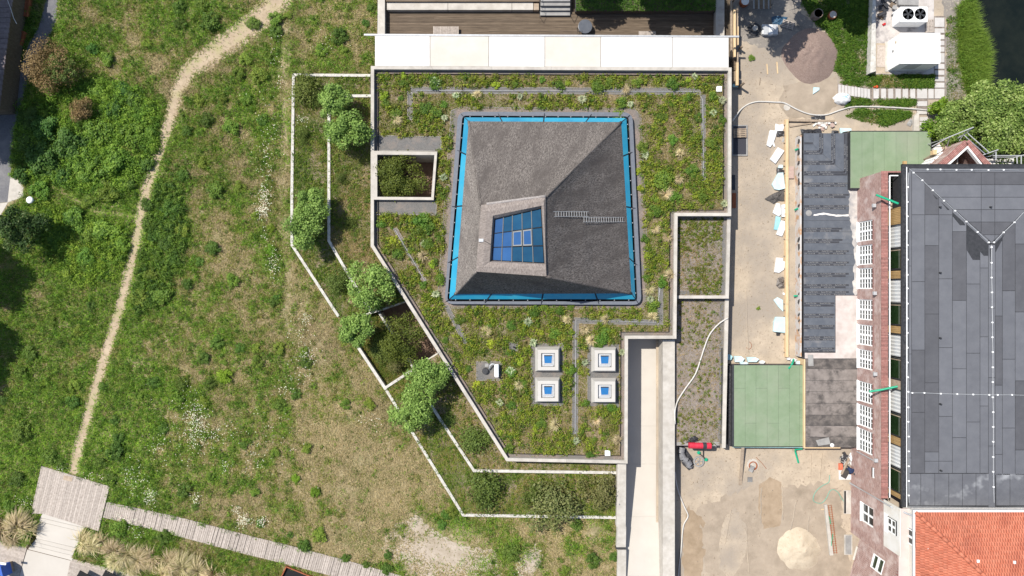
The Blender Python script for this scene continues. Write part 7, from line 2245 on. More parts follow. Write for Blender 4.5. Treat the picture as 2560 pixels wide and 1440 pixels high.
L = rs.uniform(.16, .42, n)*np.where(u > .5, 1.05, .9)
v = blades(np.stack([x, y, np.zeros(n)], 1), L, rs.uniform(.035, .075, n), rs.uniform(.45, 1.45, n), col, rs)
me = np_mesh('meadow_grass', v, 3, col)
tag(link('meadow_grass', me, lm_grass), 'dry and green meadow grass', None, None, 'stuff')
# --- low leafy herbs in the meadow
x, y = scatter(BOX, 50000, 0, rs, KEEP_OFF)
k = inside(MEADOW, x, y); x, y = x[k], y[k]
px, py = to_px(x, y); g = greenness(px, py)
pd = seg_dist(px, py, PATH_PX); wd = seg_dist(px, py, WORN)
k = (rs.rand(len(x)) < np.clip((g-.26)*1.5, .14, 1)) & (pd > np.interp(py, [0, 130, 180, 230, 1200], [36, 34, 26, 19, 15])) & (wd > 12) & (seg_dist(px, py, SIDE) > 7)
k &= ~((np.hypot((px-1110)/120, (py-1380)/70) < 1))
x, y, g = x[k], y[k], g[k]
n = len(x)
tone = np.clip(g*.9+rs.normal(0, .25, n), 0, 1)
cl = pal([(.19, .19, .05), (.12, .175, .03), (.095, .19, .024), (.055, .13, .022), (.17, .29, .035)], np.clip(rs.rand(n)*.5+tone*.5, 0, 1))
cl = cl*rs.choice([.62, .85, 1.15, 1.45, 1.7], n, p=[.22, .2, .24, .22, .12])[:, None]
v, c = clump_leaves(x, y, np.zeros(n), rs.uniform(.14, .46, n), rs.uniform(.12, .50, n)*(.55+1.1*np.clip(g, 0, 1)), 26, np.full(n, .055), cl, rs)
tag(link('meadow_herbs', np_mesh('meadow_herbs', v, 4, c), lm_leaf), 'leafy green herbs among the meadow grass', None, None, 'stuff')
# --- dense bramble growth left of the footpath and rank herbs along its other edge
for nm, q, nc_, r0, r1, h0, h1, pc, lb_ in (('bramble_growth', [(50, 262), (120, 240), (250, 200), (345, 215), (412, 300), (385, 400), (352, 470), (250, 490), (150, 462), (70, 440), (40, 400)], 2300, .25, .8, .35, 1.0, [(.045, .105, .02), (.08, .165, .024), (.13, .235, .03), (.17, .27, .045)], 'dense bramble growth between asphalt path and footpath'),
        ('bramble_growth', [(90, 500), (200, 525), (240, 545), (335, 560), (318, 640), (290, 700), (200, 720), (120, 650), (100, 600)], 1300, .2, .65, .25, .8, [(.055, .115, .02), (.09, .17, .024), (.15, .245, .03), (.19, .28, .045)], 'dense bramble growth below the side track'),
        ('rank_herbs', [(402, 420), (450, 430), (470, 560), (455, 680), (400, 760), (340, 790), (335, 730), (360, 600), (378, 500)], 800, .2, .6, .3, .8, [(.03, .07, .016), (.05, .105, .02), (.085, .155, .028), (.12, .20, .035)], 'rank dark herbs along the footpath')):
    x, y = scatter(q, nc_, 0, rs); k = rs.rand(len(x)) < np.clip(nsC(x, y, 1.6, 2)*2-.35, .1, 1); x, y = x[k], y[k]; n = len(x)
    v, c = clump_leaves(x, y, np.zeros(n), rs.uniform(r0, r1, n), rs.uniform(h0, h1, n), 70, np.full(n, .075), pal(pc, rs.rand(n))*1.3, rs)
    tag(link(nm, np_mesh(nm, v, 4, c), lm_leaf), lb_, None, None, 'stuff')
# --- white meadow flowers
fl = [(660, 490, 9, 16, 110), (657, 525, 8, 10, 120), (684, 660, 8, 22, 90), (668, 400, 10, 40, 50), (663, 580, 5, 15, 18), (490, 1055, 16, 26, 260), (505, 1100, 26, 18, 90), (560, 1080, 30, 12, 60), (610, 1300, 10, 8, 110), (654, 1302, 8, 7, 60), (376, 1240, 9, 14, 100),
      (335, 1195, 18, 22, 90), (490, 1248, 7, 7, 40), (590, 1275, 8, 6, 35), (765, 795, 8, 9, 34), (755, 830, 16, 20, 40), (770, 880, 14, 10, 30), (765, 900, 20, 12, 40), (710, 975, 16, 8, 26), (745, 945, 25, 10, 30), (920, 1055, 14, 14, 26), (300, 1290, 10, 8, 26), (335, 1320, 14, 14, 36),
      (55, 1255, 12, 8, 26), (230, 1190, 22, 6, 26), (150, 1170, 10, 5, 16), (565, 1170, 8, 8, 24), (640, 1160, 14, 24, 40), (700, 200, 8, 12, 14), (690, 120, 8, 20, 16), (740, 245, 10, 12, 24), (755, 300, 8, 9, 30), (1300, 1425, 8, 14, 30), (420, 1135, 40, 40, 50), (450, 1020, 40, 40, 40), (680, 1090, 60, 60, 50), (670, 340, 25, 60, 60), (820, 110, 30, 20, 18), (395, 1115, 8, 6, 16)]
P_, C_ = [], []
for cx, cy, sx, sy, m_ in fl:
    for _ in range(int(m_*1.2)):
        q = P(R.gauss(cx, sx), R.gauss(cy, sy), .35)
        P_.append((q.x, q.y, R.uniform(.28, .5))); C_.append((.80, .78, .76) if R.random() < .85 else (.72, .55, .62))
P_ = np.array(P_); n = len(P_)
nrm = unit(np.array([0, 0, 1.0])+rs.normal(size=(n, 3))*.35)
tag(link('white_flowers', np_mesh('white_flowers', leaves(P_, nrm, rs.uniform(.03, .062, n), rs, .8), 4, np.array(C_)), lm_leaf), 'scattered white meadow flowers', None, None, 'stuff')

# ------------------------------------------------------------------ label helper: which one among its look-alikes
ORD = ['', 'second ', 'third ', 'fourth ', 'fifth ', 'sixth ', 'seventh ', 'eighth ', 'ninth ', 'tenth ', 'eleventh ', 'twelfth ']
def which(items, marks):
    """items: (key, look, x, y); returns labels 'look, n-th nearest to mark', unique for each item"""
    out = {}
    looks = {}
    for it in items: looks.setdefault(it[1], []).append(it)
    for look, its in looks.items():
        best = {}
        for nm, (mx, my) in marks.items():
            order = sorted(its, key=lambda i: (i[2]-mx)**2+(i[3]-my)**2)
            for r_, i in enumerate(order):
                if r_ < len(ORD):
                    cand = (r_, (i[2]-mx)**2+(i[3]-my)**2, nm)
                    if i[0] not in best or cand < best[i[0]]: best[i[0]] = cand
        for i in its:
            r_, _, nm = best.get(i[0], (0, 0, 'the frame'))
            out[i[0]] = f"{look}, {ORD[r_]}nearest to {nm}"
    return out
# ------------------------------------------------------------------ shrub kinds (meshes shared between copies)
DK = [(.04, .09, .016), (.062, .13, .024), (.092, .17, .032), (.13, .215, .042)]
MD = [(.075, .145, .022), (.115, .20, .032), (.165, .25, .042), (.21, .28, .055)]
BR = [(.10, .20, .018), (.15, .27, .025), (.19, .31, .04)]
KIND = {'d': DK, 'g': MD, 'b': BR}
VAR = {}
for kk in KIND:
    for i in range(4):
        VAR[kk, i] = crown_mesh('shrub_crown', 1.1, .95, .7, 1500, .085, KIND[kk], 200+i*7+ord(kk), nl=20, lumpr=.30, wisp=.5)
stem_mb = MB(); stem_mb.tube([(0, 0, 0), (.03, .02, .25), (.0, .05, .5)], .035, 6, .015); stem_mb.tube([(0, 0, .1), (.15, .05, .4)], .02, 5, .01); stem_mb.tube([(0, 0, .1), (-.12, .1, .4)], .02, 5, .01)
stem_o = stem_mb.build('stem', m_bark, origin=Vector((0, 0, 0))); stem_me = stem_o.data; bpy.data.objects.remove(stem_o)
def shrub(px, py, r, kind, label, z=0.0, name='shrub', cat='shrub', group=None, hk=.75, mesh=None, mat=None):
    c = P(px, py, z)
    o = thing(name, label, cat, c, group)
    rw = r*(CAM_H-z)/FPX
    cr = link('crown', mesh or VAR[kind, R.randrange(4)], None, o, (0, 0, rw*.28))
    if mat: cr.data.materials.clear(); cr.data.materials.append(mat)
    elif not cr.data.materials: cr.data.materials.append(lm_leafr)
    s_ = rw/1.08
    cr.scale = (s_*R.uniform(.9, 1.1), s_*R.uniform(.9, 1.1), s_*hk*R.uniform(.9, 1.15))
    cr.rotation_euler = (0, 0, R.uniform(0, 6.28))
    st_ = link('stem', stem_me, None, o)
    st_.scale = (s_*.8, s_*.8, s_*.9)
    return o
SH = [(450, 20, 22, 'd'), (455, 62, 18, 'd'), (530, 55, 30, 'd'), (505, 15, 20, 'g'), (690, 50, 22, 'g'), (848, 95, 24, 'd'), (805, 128, 18, 'g'), (690, 80, 20, 'd'), (650, 190, 24, 'g'), (600, 185, 20, 'g'), (520, 300, 22, 'd'), (580, 320, 24, 'g'), (615, 150, 18, 'g'), (370, 110, 14, 'g'),
      (533, 622, 24, 'd'), (540, 478, 26, 'd'), (390, 590, 18, 'd'), (430, 520, 26, 'd'), (375, 560, 22, 'd'), (395, 632, 14, 'd'), (420, 605, 22, 'd'), (460, 575, 20, 'g'), (350, 745, 26, 'g'), (410, 740, 30, 'g'), (380, 685, 22, 'g'), (470, 710, 18, 'd'), (500, 655, 14, 'd'), (585, 700, 20, 'g'), (440, 650, 22, 'd'), (370, 510, 20, 'd'),
      (545, 855, 20, 'd'), (567, 940, 22, 'b'), (527, 958, 17, 'd'), (510, 895, 19, 'd'), (458, 958, 20, 'd'), (388, 955, 18, 'd'), (450, 992, 20, 'g'), (512, 1005, 18, 'g'), (152, 858, 13, 'd'), (230, 765, 14, 'd'), (117, 957, 11, 'b'), (12, 1000, 13, 'd'), (60, 1078, 30, 'd'), (288, 1050, 14, 'd'), (190, 962, 18, 'g'), (185, 1002, 20, 'd'), (258, 965, 14, 'd'),
      (300, 1095, 20, 'd'), (290, 1128, 26, 'd'), (255, 1155, 18, 'd'), (130, 1140, 24, 'd'), (155, 1160, 16, 'd'), (48, 1198, 24, 'd'), (280, 1197, 20, 'd'), (465, 1222, 22, 'd'), (612, 1112, 13, 'd'), (498, 1116, 12, 'd'), (653, 1306, 14, 'd'), (490, 1265, 11, 'd'), (300, 1318, 24, 'g'), (412, 1340, 20, 'd'), (30, 1262, 22, 'g'), (70, 1275, 18, 'g'), (742, 1193, 14, 'b'), (790, 1228, 16, 'b'),
      (726, 1336, 10, 'd'), (762, 1362, 20, 'd'), (800, 1335, 22, 'g'), (866, 1392, 14, 'd'), (917, 1409, 13, 'd'), (972, 1387, 13, 'd'), (968, 1420, 17, 'd'), (1003, 1432, 10, 'g'), (1280, 1378, 26, 'd'), (766, 905, 18, 'd'), (693, 745, 13, 'd'), (678, 625, 16, 'b'), (678, 570, 12, 'b'), (685, 755, 15, 'd'), (700, 870, 18, 'g'), (600, 870, 14, 'd'), (645, 905, 18, 'g'), (700, 1010, 18, 'd'), (740, 985, 16, 'd'),
      (760, 880, 16, 'g'), (640, 870, 14, 'g'), (560, 905, 12, 'g'), (865, 1010, 16, 'g'), (925, 1010, 18, 'g'), (1115, 1285, 16, 'd'), (1105, 1310, 14, 'd'), (1480, 1400, 22, 'd'), (1410, 1425, 18, 'g'), (1535, 1390, 16, 'd'), (1440, 1310, 18, 'd'), (1130, 1275, 18, 'g'), (635, 60, 20, 'd'), (675, 150, 18, 'g'), (720, 40, 14, 'g'), (930, 20, 14, 'd'), (915, 60, 12, 'd'), (500, 250, 18, 'g'), (470, 330, 18, 'd'), (860, 125, 14, 'g'),
      (620, 250, 20, 'g'), (660, 300, 18, 'd'), (560, 245, 16, 'g'), (600, 470, 16, 'g'), (640, 540, 14, 'g'), (460, 440, 18, 'd'), (510, 410, 16, 'g'), (580, 1120, 12, 'g'), (770, 1120, 16, 'g'), (690, 1130, 14, 'g'), (530, 1190, 12, 'd'), (640, 1230, 14, 'g'), (410, 1070, 16, 'd'), (355, 990, 14, 'g'), (80, 880, 20, 'd'), (60, 930, 22, 'd'), (130, 800, 16, 'g'), (200, 830, 16, 'g')]
TH = [(110, 395, 46, 'd'), (185, 360, 42, 'd'), (250, 335, 34, 'g'), (290, 275, 26, 'd'), (300, 405, 36, 'g'), (235, 425, 34, 'g'), (335, 340, 30, 'g'), (125, 325, 40, 'd'), (160, 440, 26, 'd'), (270, 480, 30, 'g'), (105, 480, 24, 'g'), (190, 548, 34, 'g'), (265, 580, 34, 'g'), (225, 500, 20, 'g'), (330, 460, 22, 'g'), (85, 300, 32, 'd'), (340, 250, 24, 'd'), (250, 235, 22, 'g'), (60, 440, 24, 'd'), (370, 410, 22, 'd'), (150, 600, 24, 'g'), (310, 610, 22, 'g'), (215, 640, 24, 'g'),
      (275, 150, 20, 'g'), (235, 125, 18, 'd'), (310, 230, 22, 'd'), (170, 680, 18, 'g'), (230, 585, 24, 'g'), (130, 420, 30, 'd'), (200, 395, 32, 'g'), (75, 360, 28, 'd'), (380, 330, 22, 'g'), (360, 290, 20, 'g')]
MARK = {'the plank platform': (180, 1240), 'the paved apron': (40, 470), 'the russet bush': (130, 165), "the boardwalk's first plank": (262, 1274), 'the rusty steel box': (722, 1425), "the white wall's upper corner": (731, 187), "the white wall's bend": (729, 612),
        "the sunken court's lower corner": (964, 972), "the lower terrace wall's corner": (1158, 1290), "the canopy gutter's free end": (910, 87), 'the footpath fork': (445, 225), "the ramp's foot": (1543, 1430), 'the side track junction': (345, 545), 'the dark tree below the apron': (45, 565),
        'the pale sandy clearing': (1100, 1370), "the footpath's upper end": (700, 0), "the thicket's centre": (200, 380), 'the white flower patch': (490, 1060)}
look = {'d': ('dark green shrub', 'low dark green shrub'), 'g': ('mid green shrub', 'low mid green shrub'), 'b': ('bright yellow green shrub', 'bright yellow green shrub')}
items = [(i, look[s[3]][0 if s[2] >= 18 else 1]+' in the meadow', s[0], s[1]) for i, s in enumerate(SH)]+[(1000+i, ('dark' if s[3] == 'd' else 'fresh')+' green bramble bush in the thicket', s[0], s[1]) for i, s in enumerate(TH)]
lab = which(items, MARK)
for i, (x_, y_, r_, kd) in enumerate(SH): shrub(x_, y_, r_, kd, lab[i], 0, 'shrub', 'shrub', 'shrubs dotted over the meadow')
for i in range(3): VAR['t', i] = crown_mesh('bramble_crown', 1, 1, .8, 2200, .085, [(.05, .11, .018), (.085, .17, .024), (.135, .24, .032), (.17, .27, .045)], 320+i, nl=22, lumpr=.34)
for i in range(3): VAR['u', i] = crown_mesh('bramble_crown', 1, 1, .8, 2200, .085, [(.03, .08, .018), (.055, .125, .026), (.09, .175, .036)], 330+i, nl=22, lumpr=.34)
for i, (x_, y_, r_, kd) in enumerate(TH):
    shrub(x_, y_, r_*1.08, kd, lab[1000+i], 0, 'bramble_bush', 'bush', 'bramble bushes of the thicket', .7, VAR['u' if kd == 'd' else 't', R.randrange(3)])

# ------------------------------------------------------------------ trees
def tree(name, label, cat, px, py, r, z0, zc, cols, n=5200, leaf=.13, seed=1, rz=.8, group=None, nl=20, lumpr=.36, wisp=0, upward=.5, spread=None):
    c = P(px, py, zc)
    o = thing(name, label, cat, (c.x, c.y, z0), group)
    rw = r*(CAM_H-zc)/FPX
    me_ = crown_mesh(name+'_crown', rw, (spread or 1)*rw, rw*rz, n, leaf, cols, seed, nl, lumpr, upward, 0, wisp)
    cr = link('crown', me_, lm_leaf, o, (0, 0, zc-z0))
    m = MB()
    H = zc-z0
    m.tube([(c.x, c.y, z0-.1), (c.x+.06, c.y, z0+H*.5), (c.x, c.y+.05, zc)], .06+.025*rw, 8, .04)
    rr_ = random.Random(seed)
    for k in range(7):
        a = rr_.uniform(0, 6.28); l = rw*rr_.uniform(.45, .8)
        b = Vector((c.x, c.y, z0+H*rr_.uniform(.45, .85)))
        m.tube([b, b+Vector((math.cos(a)*l*.5, math.sin(a)*l*.5, l*.35)), b+Vector((math.cos(a)*l, math.sin(a)*l, l*.5))], .03+.01*rw, 5, .012)
    m.build('trunk', m_bark, o)
    return o
YT_ = [(.09, .165, .045), (.15, .265, .07), (.23, .37, .11), (.30, .45, .155)]
OT = [(.045, .07, .016), (.075, .11, .022), (.11, .15, .03), (.15, .185, .04)]
SW = [(.06, .115, .03), (.12, .205, .05), (.21, .31, .095), (.34, .44, .20)]
yg = 'young trees on the planted terraces'
for i, (x_, y_, r_, zc, lb) in enumerate(((832, 258, 47, 3.0, 'young light green tree at the upper inner terrace wall corner'), (869, 322, 54, 3.2, 'young light green tree close to the roof parapet above the patio well'),
        (778, 512, 50, 3.0, 'young light green tree across the inner terrace wall near the wall bend'), (757, 570, 50, 3.0, 'young light green tree leaning over the outer wall bend'),
        (925, 716, 66, 3.1, 'young light green tree against the parapet above the sunken court'), (888, 826, 44, 3.2, 'young light green tree at the meadow edge of the sunken court'),
        (1068, 948, 54, 3.2, 'young light green tree below the sunken court beside the parapet'), (1030, 1020, 57, 3.2, 'young light green tree over the outer wall below the sunken court'))):
    tree('young_tree', lb, 'tree', x_, y_, r_, .3, zc, YT_, 5600, .105, 400+i, .85, yg, 26, .32, .3)
tree('courtyard_tree', 'dark olive tree filling the square patio well', 'tree', 1004, 440, 68, -1.45, 1.3, OT, 9000, .085, 420, 1.0, None, 40, .28, .35)
tree('courtyard_tree', 'loose olive tree in the sunken angled court', 'tree', 1008, 846, 66, -1.7, 1.2, OT, 8000, .08, 421, .9, None, 26, .32, .35)
tree('pond_tree', 'broad silvery green tree beside the pond over the scaffold', 'tree', 2470, 300, 92, -.5, 4.0, SW, 16000, .12, 430, .7, 'trees by the pond', 34, .30, .2)
tree('pond_tree', 'silvery green tree between the stepping path and the scaffold', 'tree', 2402, 322, 66, -.5, 3.0, SW, 10000, .115, 431, .7, 'trees by the pond', 26, .32, .2)
tree('pond_tree', 'silvery green tree half cut by the picture edge beside the pond', 'tree', 2548, 288, 84, -.5, 4.2, SW, 13000, .12, 432, .7, 'trees by the pond', 30, .30, .2)
tree('pond_tree', 'darker green tree in front of the scaffold boards', 'tree', 2510, 372, 76, -.5, 3.0, [(.035, .065, .02), (.06, .10, .03), (.10, .15, .05)], 11000, .11, 433, .7, 'trees by the pond', 26, .32, .2)
tree('pond_shrub', 'fresh green bush at the corner of the upper green roof', 'bush', 2340, 322, 36, -.5, .8, lush, 2600, .11, 434, .8, None, 16, .36)
tree('pond_shrub', 'fresh green bush below the stepping slabs beside the concrete stair', 'bush', 2350, 268, 30, -.5, .5, lush, 1800, .11, 435, .8, None, 14, .36)
RU = [(.12, .085, .045), (.18, .13, .07), (.24, .18, .10), (.30, .24, .145)]
tree('russet_bush', 'large russet brown bush with a green heart beside the asphalt path', 'bush', 122, 165, 70, 0, 1.6, RU, 6500, .075, 440, .8, None, 30, .30, .35)
tree('russet_bush', 'smaller russet brown bush below the large russet one', 'bush', 198, 272, 36, 0, 1.1, RU, 2600, .07, 441, .8, None, 20, .32, .45)
tree('bush', 'green bush growing through the large russet one', 'bush', 150, 172, 40, 0, 2.2, [(.06, .10, .03), (.10, .16, .045), (.15, .20, .06)], 2400, .085, 442, .7, None, 14, .34)
tree('dark_tree', 'dark leaved tree with glinting leaves below the paved apron', 'tree', 48, 572, 62, 0, 2.6, [(.012, .030, .010), (.03, .07, .02), (.055, .11, .03), (.16, .21, .10)], 6500, .11, 443, .85, None, 26, .34)
SHADE = ['the shed ridge', 'the middle of the shed', 'the asphalt path', 'the ground below the dark tree', 'the meadow edge below that', 'the lowest shaded meadow edge', 'the terrace steps', 'the bistro table', 'the hedge end', 'the slatted garden table', 'the ochre barrel', 'the upper lawn']
# trees just outside the picture whose shade falls into it
for i, (x_, y_, r_, zc, n_) in enumerate(((-215, -30, 118, 7.5, 9000), (-220, 110, 118, 7.5, 9000), (-215, 235, 104, 7.5, 7500), (-228, 640, 88, 6.5, 7500), (-262, 790, 86, 6.5, 6500), (-282, 900, 76, 6.5, 5000),
        (1440, -125, 60, 6.5, 2600), (1610, -135, 80, 7.0, 6000), (1720, -130, 76, 7.0, 5200), (1850, -150, 80, 7.0, 3400), (2010, -135, 56, 7.5, 2000), (2120, -120, 80, 6.5, 5200), (1975, -45, 34, 4.5, 800))):
    if i == 12: continue
    tree('shade_tree', 'tall tree beyond the picture edge shading '+SHADE[i], 'tree', x_, y_, r_, 0 if i < 6 else -.5, zc, MD, n_, .20, 460+i, .6, 'trees beyond the picture edge', 22, .34)
tree('shade_tree', 'highest tree beyond the picture edge shading the gravel heap', 'tree', 1925, -118, 62, -.5, 10.0, MD, 2600, .18, 474, .6, 'trees beyond the picture edge', 20, .33)

# ------------------------------------------------------------------ clipped hedge above the terrace
rs = np.random.RandomState(500)
hd = thing('hedge', 'clipped dense green hedge in the black trough above the wooden terrace', 'hedge', P(1614, 5, -.4))
A_, B_ = P(1440, -28, .5), P(1789, 27.5, .5)
n = 9000
bx = rs.uniform(A_.x, B_.x, n); by = rs.uniform(B_.y, A_.y, n)
bz = .55+.22*nsA(bx*3, by*3, 1.0, 2)+rs.uniform(-.25, .05, n)
nrm = unit(np.stack([rs.normal(0, .5, n), rs.normal(0, .5, n)-.1, np.ones(n)], 1))
v = leaves(np.stack([bx, by, bz], 1), nrm, rs.uniform(.045, .095, n), rs)
hb = link('foliage', np_mesh('hedge_foliage', v, 4, pal([(.03, .08, .014), (.06, .14, .02), (.10, .19, .03)], np.clip(nsB(bx*2, by*2, 1, 2)+rs.normal(0, .12, n), 0, 1))), lm_leaf, hd)
hb.location = -wloc(hd)
m = MB(); m.box(A_.x+.05, B_.x-.05, B_.y+.05, A_.y, -.4, .45); m.build('inner_stems', m_bark, hd)

# ------------------------------------------------------------------ roof planting
rs = np.random.RandomState(600)
RING = PP([(1137, 276), (1154, 271), (1586, 273), (1598, 290), (1615, 742), (1602, 769), (1106, 767), (1102, 742)], ZR)
PAT = PP([(926, 372), (1096, 374), (1088, 505), (926, 505)], ZR)
SKIP = GRAV[:-1]+[RING, PAT]
def cover(name, poly_px, z, nb, nc, palb, palc, seed, skip=(), label='', dens=None, bl=.24, cr=(.10, .32), ch=(.08, .30), leaf=.06, nl=22, poly=None, thin=1.0):
    rs = np.random.RandomState(seed)
    off = list(skip)
    def pts(n):
        if poly is not None:
            xs = [p[0] for p in poly]; ys = [p[1] for p in poly]
            x = rs.uniform(min(xs), max(xs), n); y = rs.uniform(min(ys), max(ys), n)
            k = inside(poly, x, y)
            for o in off: k &= ~inside(o, x, y)
            return x[k], y[k]
        return scatter(poly_px, n, z, rs, off)
    x, y = pts(nb)
    k = rs.rand(len(x)) < np.clip(.15+1.0*nsC(x, y, 1.1, 3), 0, 1)*thin
    x, y = x[k], y[k]; n = len(x)
    u = np.clip(nsA(x, y, 1.6, 3)*1.3-.15+rs.normal(0, .2, n), 0, 1)
    col = pal(palb, u)
    v = blades(np.stack([x, y, np.full(n, z)], 1), rs.uniform(.5, 1.3, n)*bl, rs.uniform(.03, .06, n), rs.uniform(.4, 1.45, n), col, rs)
    tag(link(name, np_mesh(name, v, 3, col), lm_grass), label+' grasses', None, None, 'stuff')
    x, y = pts(nc)
    k = rs.rand(len(x)) < np.clip(3.0*(nsB(x, y, 1.3, 3)-.33), .06, 1)
    x, y = x[k], y[k]; n = len(x)
    cl = pal(palc, rs.rand(n))
    v, c = clump_leaves(x, y, np.full(n, z), rs.uniform(*cr, n), rs.uniform(*ch, n), nl, np.full(n, leaf), cl, rs)
    tag(link(name+'_herbs', np_mesh(name+'_herbs', v, 4, c), lm_leaf), label+' leafy herbs', None, None, 'stuff')
rb = [(.36, .31, .20), (.25, .21, .11), (.17, .17, .05), (.14, .18, .035), (.12, .19, .032)]
rc = [(.055, .12, .022), (.09, .17, .024), (.15, .225, .028), (.20, .27, .035), (.25, .31, .045), (.12, .14, .04), (.24, .21, .11)]
gut_in = offset_line(PARW, .55, True)
gut_in = gut_in[0] if ar > 0 else gut_in[1]
ar9 = sum(PARW[i][0]*PARW[(i+1) % 9][1]-PARW[(i+1) % 9][0]*PARW[i][1] for i in range(9))
gi_ = offset_line(PARW, .55, True); ROOFIN = gi_[0] if ar9 > 0 else gi_[1]
cover('roof_cover', None, ZR, 420000, 34000, rb, rc, 601, SKIP, 'green roof cover of', poly=ROOFIN, cr=(.13, .42), ch=(.12, .46), leaf=.075, nl=26)
# the dry strip between curb and planting keeps a few tufts
cover('terrace_cover', TERR1N, .3, 60000, 4200, [(.34, .29, .17), (.21, .21, .065), (.12, .18, .04), (.10, .175, .035)], [(.05, .11, .02), (.09, .17, .026), (.14, .22, .036), (.20, .25, .05)], 602, (), 'upper outer terrace', bl=.3)
cover('terrace_cover', TERR2N, .6, 60000, 3600, [(.34, .28, .17), (.24, .21, .10), (.15, .18, .05), (.12, .18, .04)], [(.06, .13, .022), (.11, .19, .032), (.17, .24, .04), (.20, .20, .08)], 603, (), 'upper inner terrace', bl=.3)
cover('terrace_cover', TERR1S, .3, 110000, 6200, [(.32, .27, .14), (.21, .21, .06), (.13, .19, .04), (.10, .18, .035)], [(.05, .11, .02), (.10, .18, .026), (.15, .235, .036), (.21, .25, .05)], 604, (), 'lower outer terrace', bl=.34)
cover('terrace_cover', TERR2S, .6, 60000, 3200, [(.33, .28, .16), (.24, .21, .09), (.15, .18, .045), (.12, .18, .035)], [(.06, .13, .022), (.11, .19, .03), (.18, .25, .04), (.14, .15, .06)], 605, (), 'lower inner terrace', bl=.3)
cover('court_cover', COURTW, -.25, 20000, 900, [(.25, .18, .07), (.14, .15, .035), (.08, .13, .025)], [(.05, .11, .02), (.09, .16, .026), (.15, .15, .04)], 606, (), 'sunken court bank', bl=.36)
cover('bed_cover', BED1, 1.5, 7000, 700, [(.32, .25, .15), (.24, .18, .09), (.16, .15, .05), (.11, .15, .03)], [(.07, .13, .022), (.12, .19, .026), (.15, .14, .05), (.18, .24, .035)], 607, (), 'upper soil bed', bl=.2, cr=(.08, .24), ch=(.05, .2))
cover('bed_cover', BED2, .9, 7000, 520, [(.34, .27, .17), (.26, .20, .11), (.18, .16, .06), (.12, .15, .03)], [(.07, .13, .022), (.12, .19, .026), (.15, .14, .05), (.18, .24, .035)], 608, (), 'lower soil bed', bl=.2, cr=(.08, .24), ch=(.05, .2))
# yard lawns, pond bank, verge
lawnb = [(.22, .19, .08), (.11, .14, .035), (.07, .135, .022), (.06, .15, .02)]
lawnc = [(.035, .09, .012), (.06, .14, .018), (.09, .18, .022), (.12, .20, .03)]
for i, (q, nb, nc) in enumerate((([(1996, -30), (2180, -30), (2176, 192), (2140, 205), (2100, 198), (2088, 178), (2097, 130), (2062, 72), (2040, 62), (2012, 20)], 40000, 5200),
                               ([(2098, 206), (2178, 188), (2334, 188), (2334, 219), (2190, 219), (2110, 209)], 12000, 1300),
                               ([(2128, 244), (2180, 250), (2290, 249), (2288, 266), (2215, 263), (2138, 262), (2108, 274)], 9000, 800),
                               ([(2112, 290), (2150, 273), (2278, 280), (2276, 292), (2215, 314), (2150, 302)], 12000, 1700),
                               ([(2368, 40), (2395, 50), (2410, 200), (2412, 262), (2366, 262), (2366, 60)], 5000, 200))):
    cover('lawn_weeds', q, ZS, nb, nc, lawnb, lawnc, 620+i, (), ['weedy lawn beside the gravel heap:', 'weed strip between white cabin and slabs:', 'weeds along the upper hose:', 'weed patch below the hose:', 'sparse weeds along the pond:'][i], bl=.18, cr=(.10, .34), ch=(.06, .26), leaf=.06)
cover('reeds', [(2394, 20), (2432, -20), (2440, 55), (2462, 100), (2472, 150), (2466, 205), (2445, 240), (2420, 250), (2398, 150)], ZS, 26000, 1600, [(.10, .17, .03), (.13, .22, .035), (.17, .27, .05)], [(.07, .16, .022), (.11, .21, .03), (.15, .25, .04)], 630, (), 'pond bank reeds and', bl=.95, cr=(.15, .4), ch=(.3, .8), thin=.8)
cover('verge_cover', [(-40, -60), (120, -60), (96, 65), (70, 112), (44, 180), (6, 262), (-60, 300)], 0, 22000, 1300, [(.05, .10, .02), (.07, .13, .03)], [(.03, .08, .016), (.05, .11, .02)], 631, (PP([(-260, -60), (34, -60), (0, 280), (-260, 280)], 0),), 'shaded verge', bl=.25)
cover('bank_cover', [(-40, 1270), (0, 1278), (100, 1290), (88, 1345), (70, 1368), (0, 1350), (-40, 1340)], -.3, 5000, 120, [(.20, .18, .06), (.12, .15, .035)], [(.06, .11, .02), (.10, .15, .03)], 632, (), 'bank beside the steps', bl=.4)
cover('bank_cover', [(216, 1320), (260, 1325), (420, 1350), (640, 1400), (690, 1420), (690, 1520), (345, 1436), (182, 1394)], -.05, 20000, 900, [(.26, .20, .09), (.14, .15, .04), (.08, .13, .025)], [(.05, .11, .02), (.09, .15, .025), (.22, .22, .03)], 633, (), 'bank below the boardwalk', bl=.4)

# single plants on the roof
RMARK = {'the patio well': (1010, 440), 'the yard corner plate': (1798, 222), 'the ramp corner plate': (1519, 1133), 'the white vent cowl': (1242, 926), 'the stub pipe': (1284, 867), "the ramp's inner corner": (1567, 843), 'the sunken court': (930, 614),
         "the canopy's gutter end": (931, 169), "the roof's pointed lower corner": (1268, 1149), 'the soil beds': (1690, 536), 'the small sensor box': (1203, 600), "the lower ladder's foot": (1561, 549)}
roofp = PP([(945, 185), (1808, 188), (1808, 520), (1678, 522), (1675, 828), (1552, 832), (1552, 1140), (1275, 1136), (945, 612)], ZR)
SIL = [(1090, 205), (1112, 296), (1140, 240), (1110, 445), (1455, 250), (1300, 243), (1735, 193), (1804, 252), (1612, 388), (1782, 282), (1575, 262), (1320, 803), (1332, 856), (1462, 905), (1555, 880), (1250, 1005), (1440, 1100), (1810, 510), (1060, 610), (1625, 748), (1090, 735), (1275, 925)]
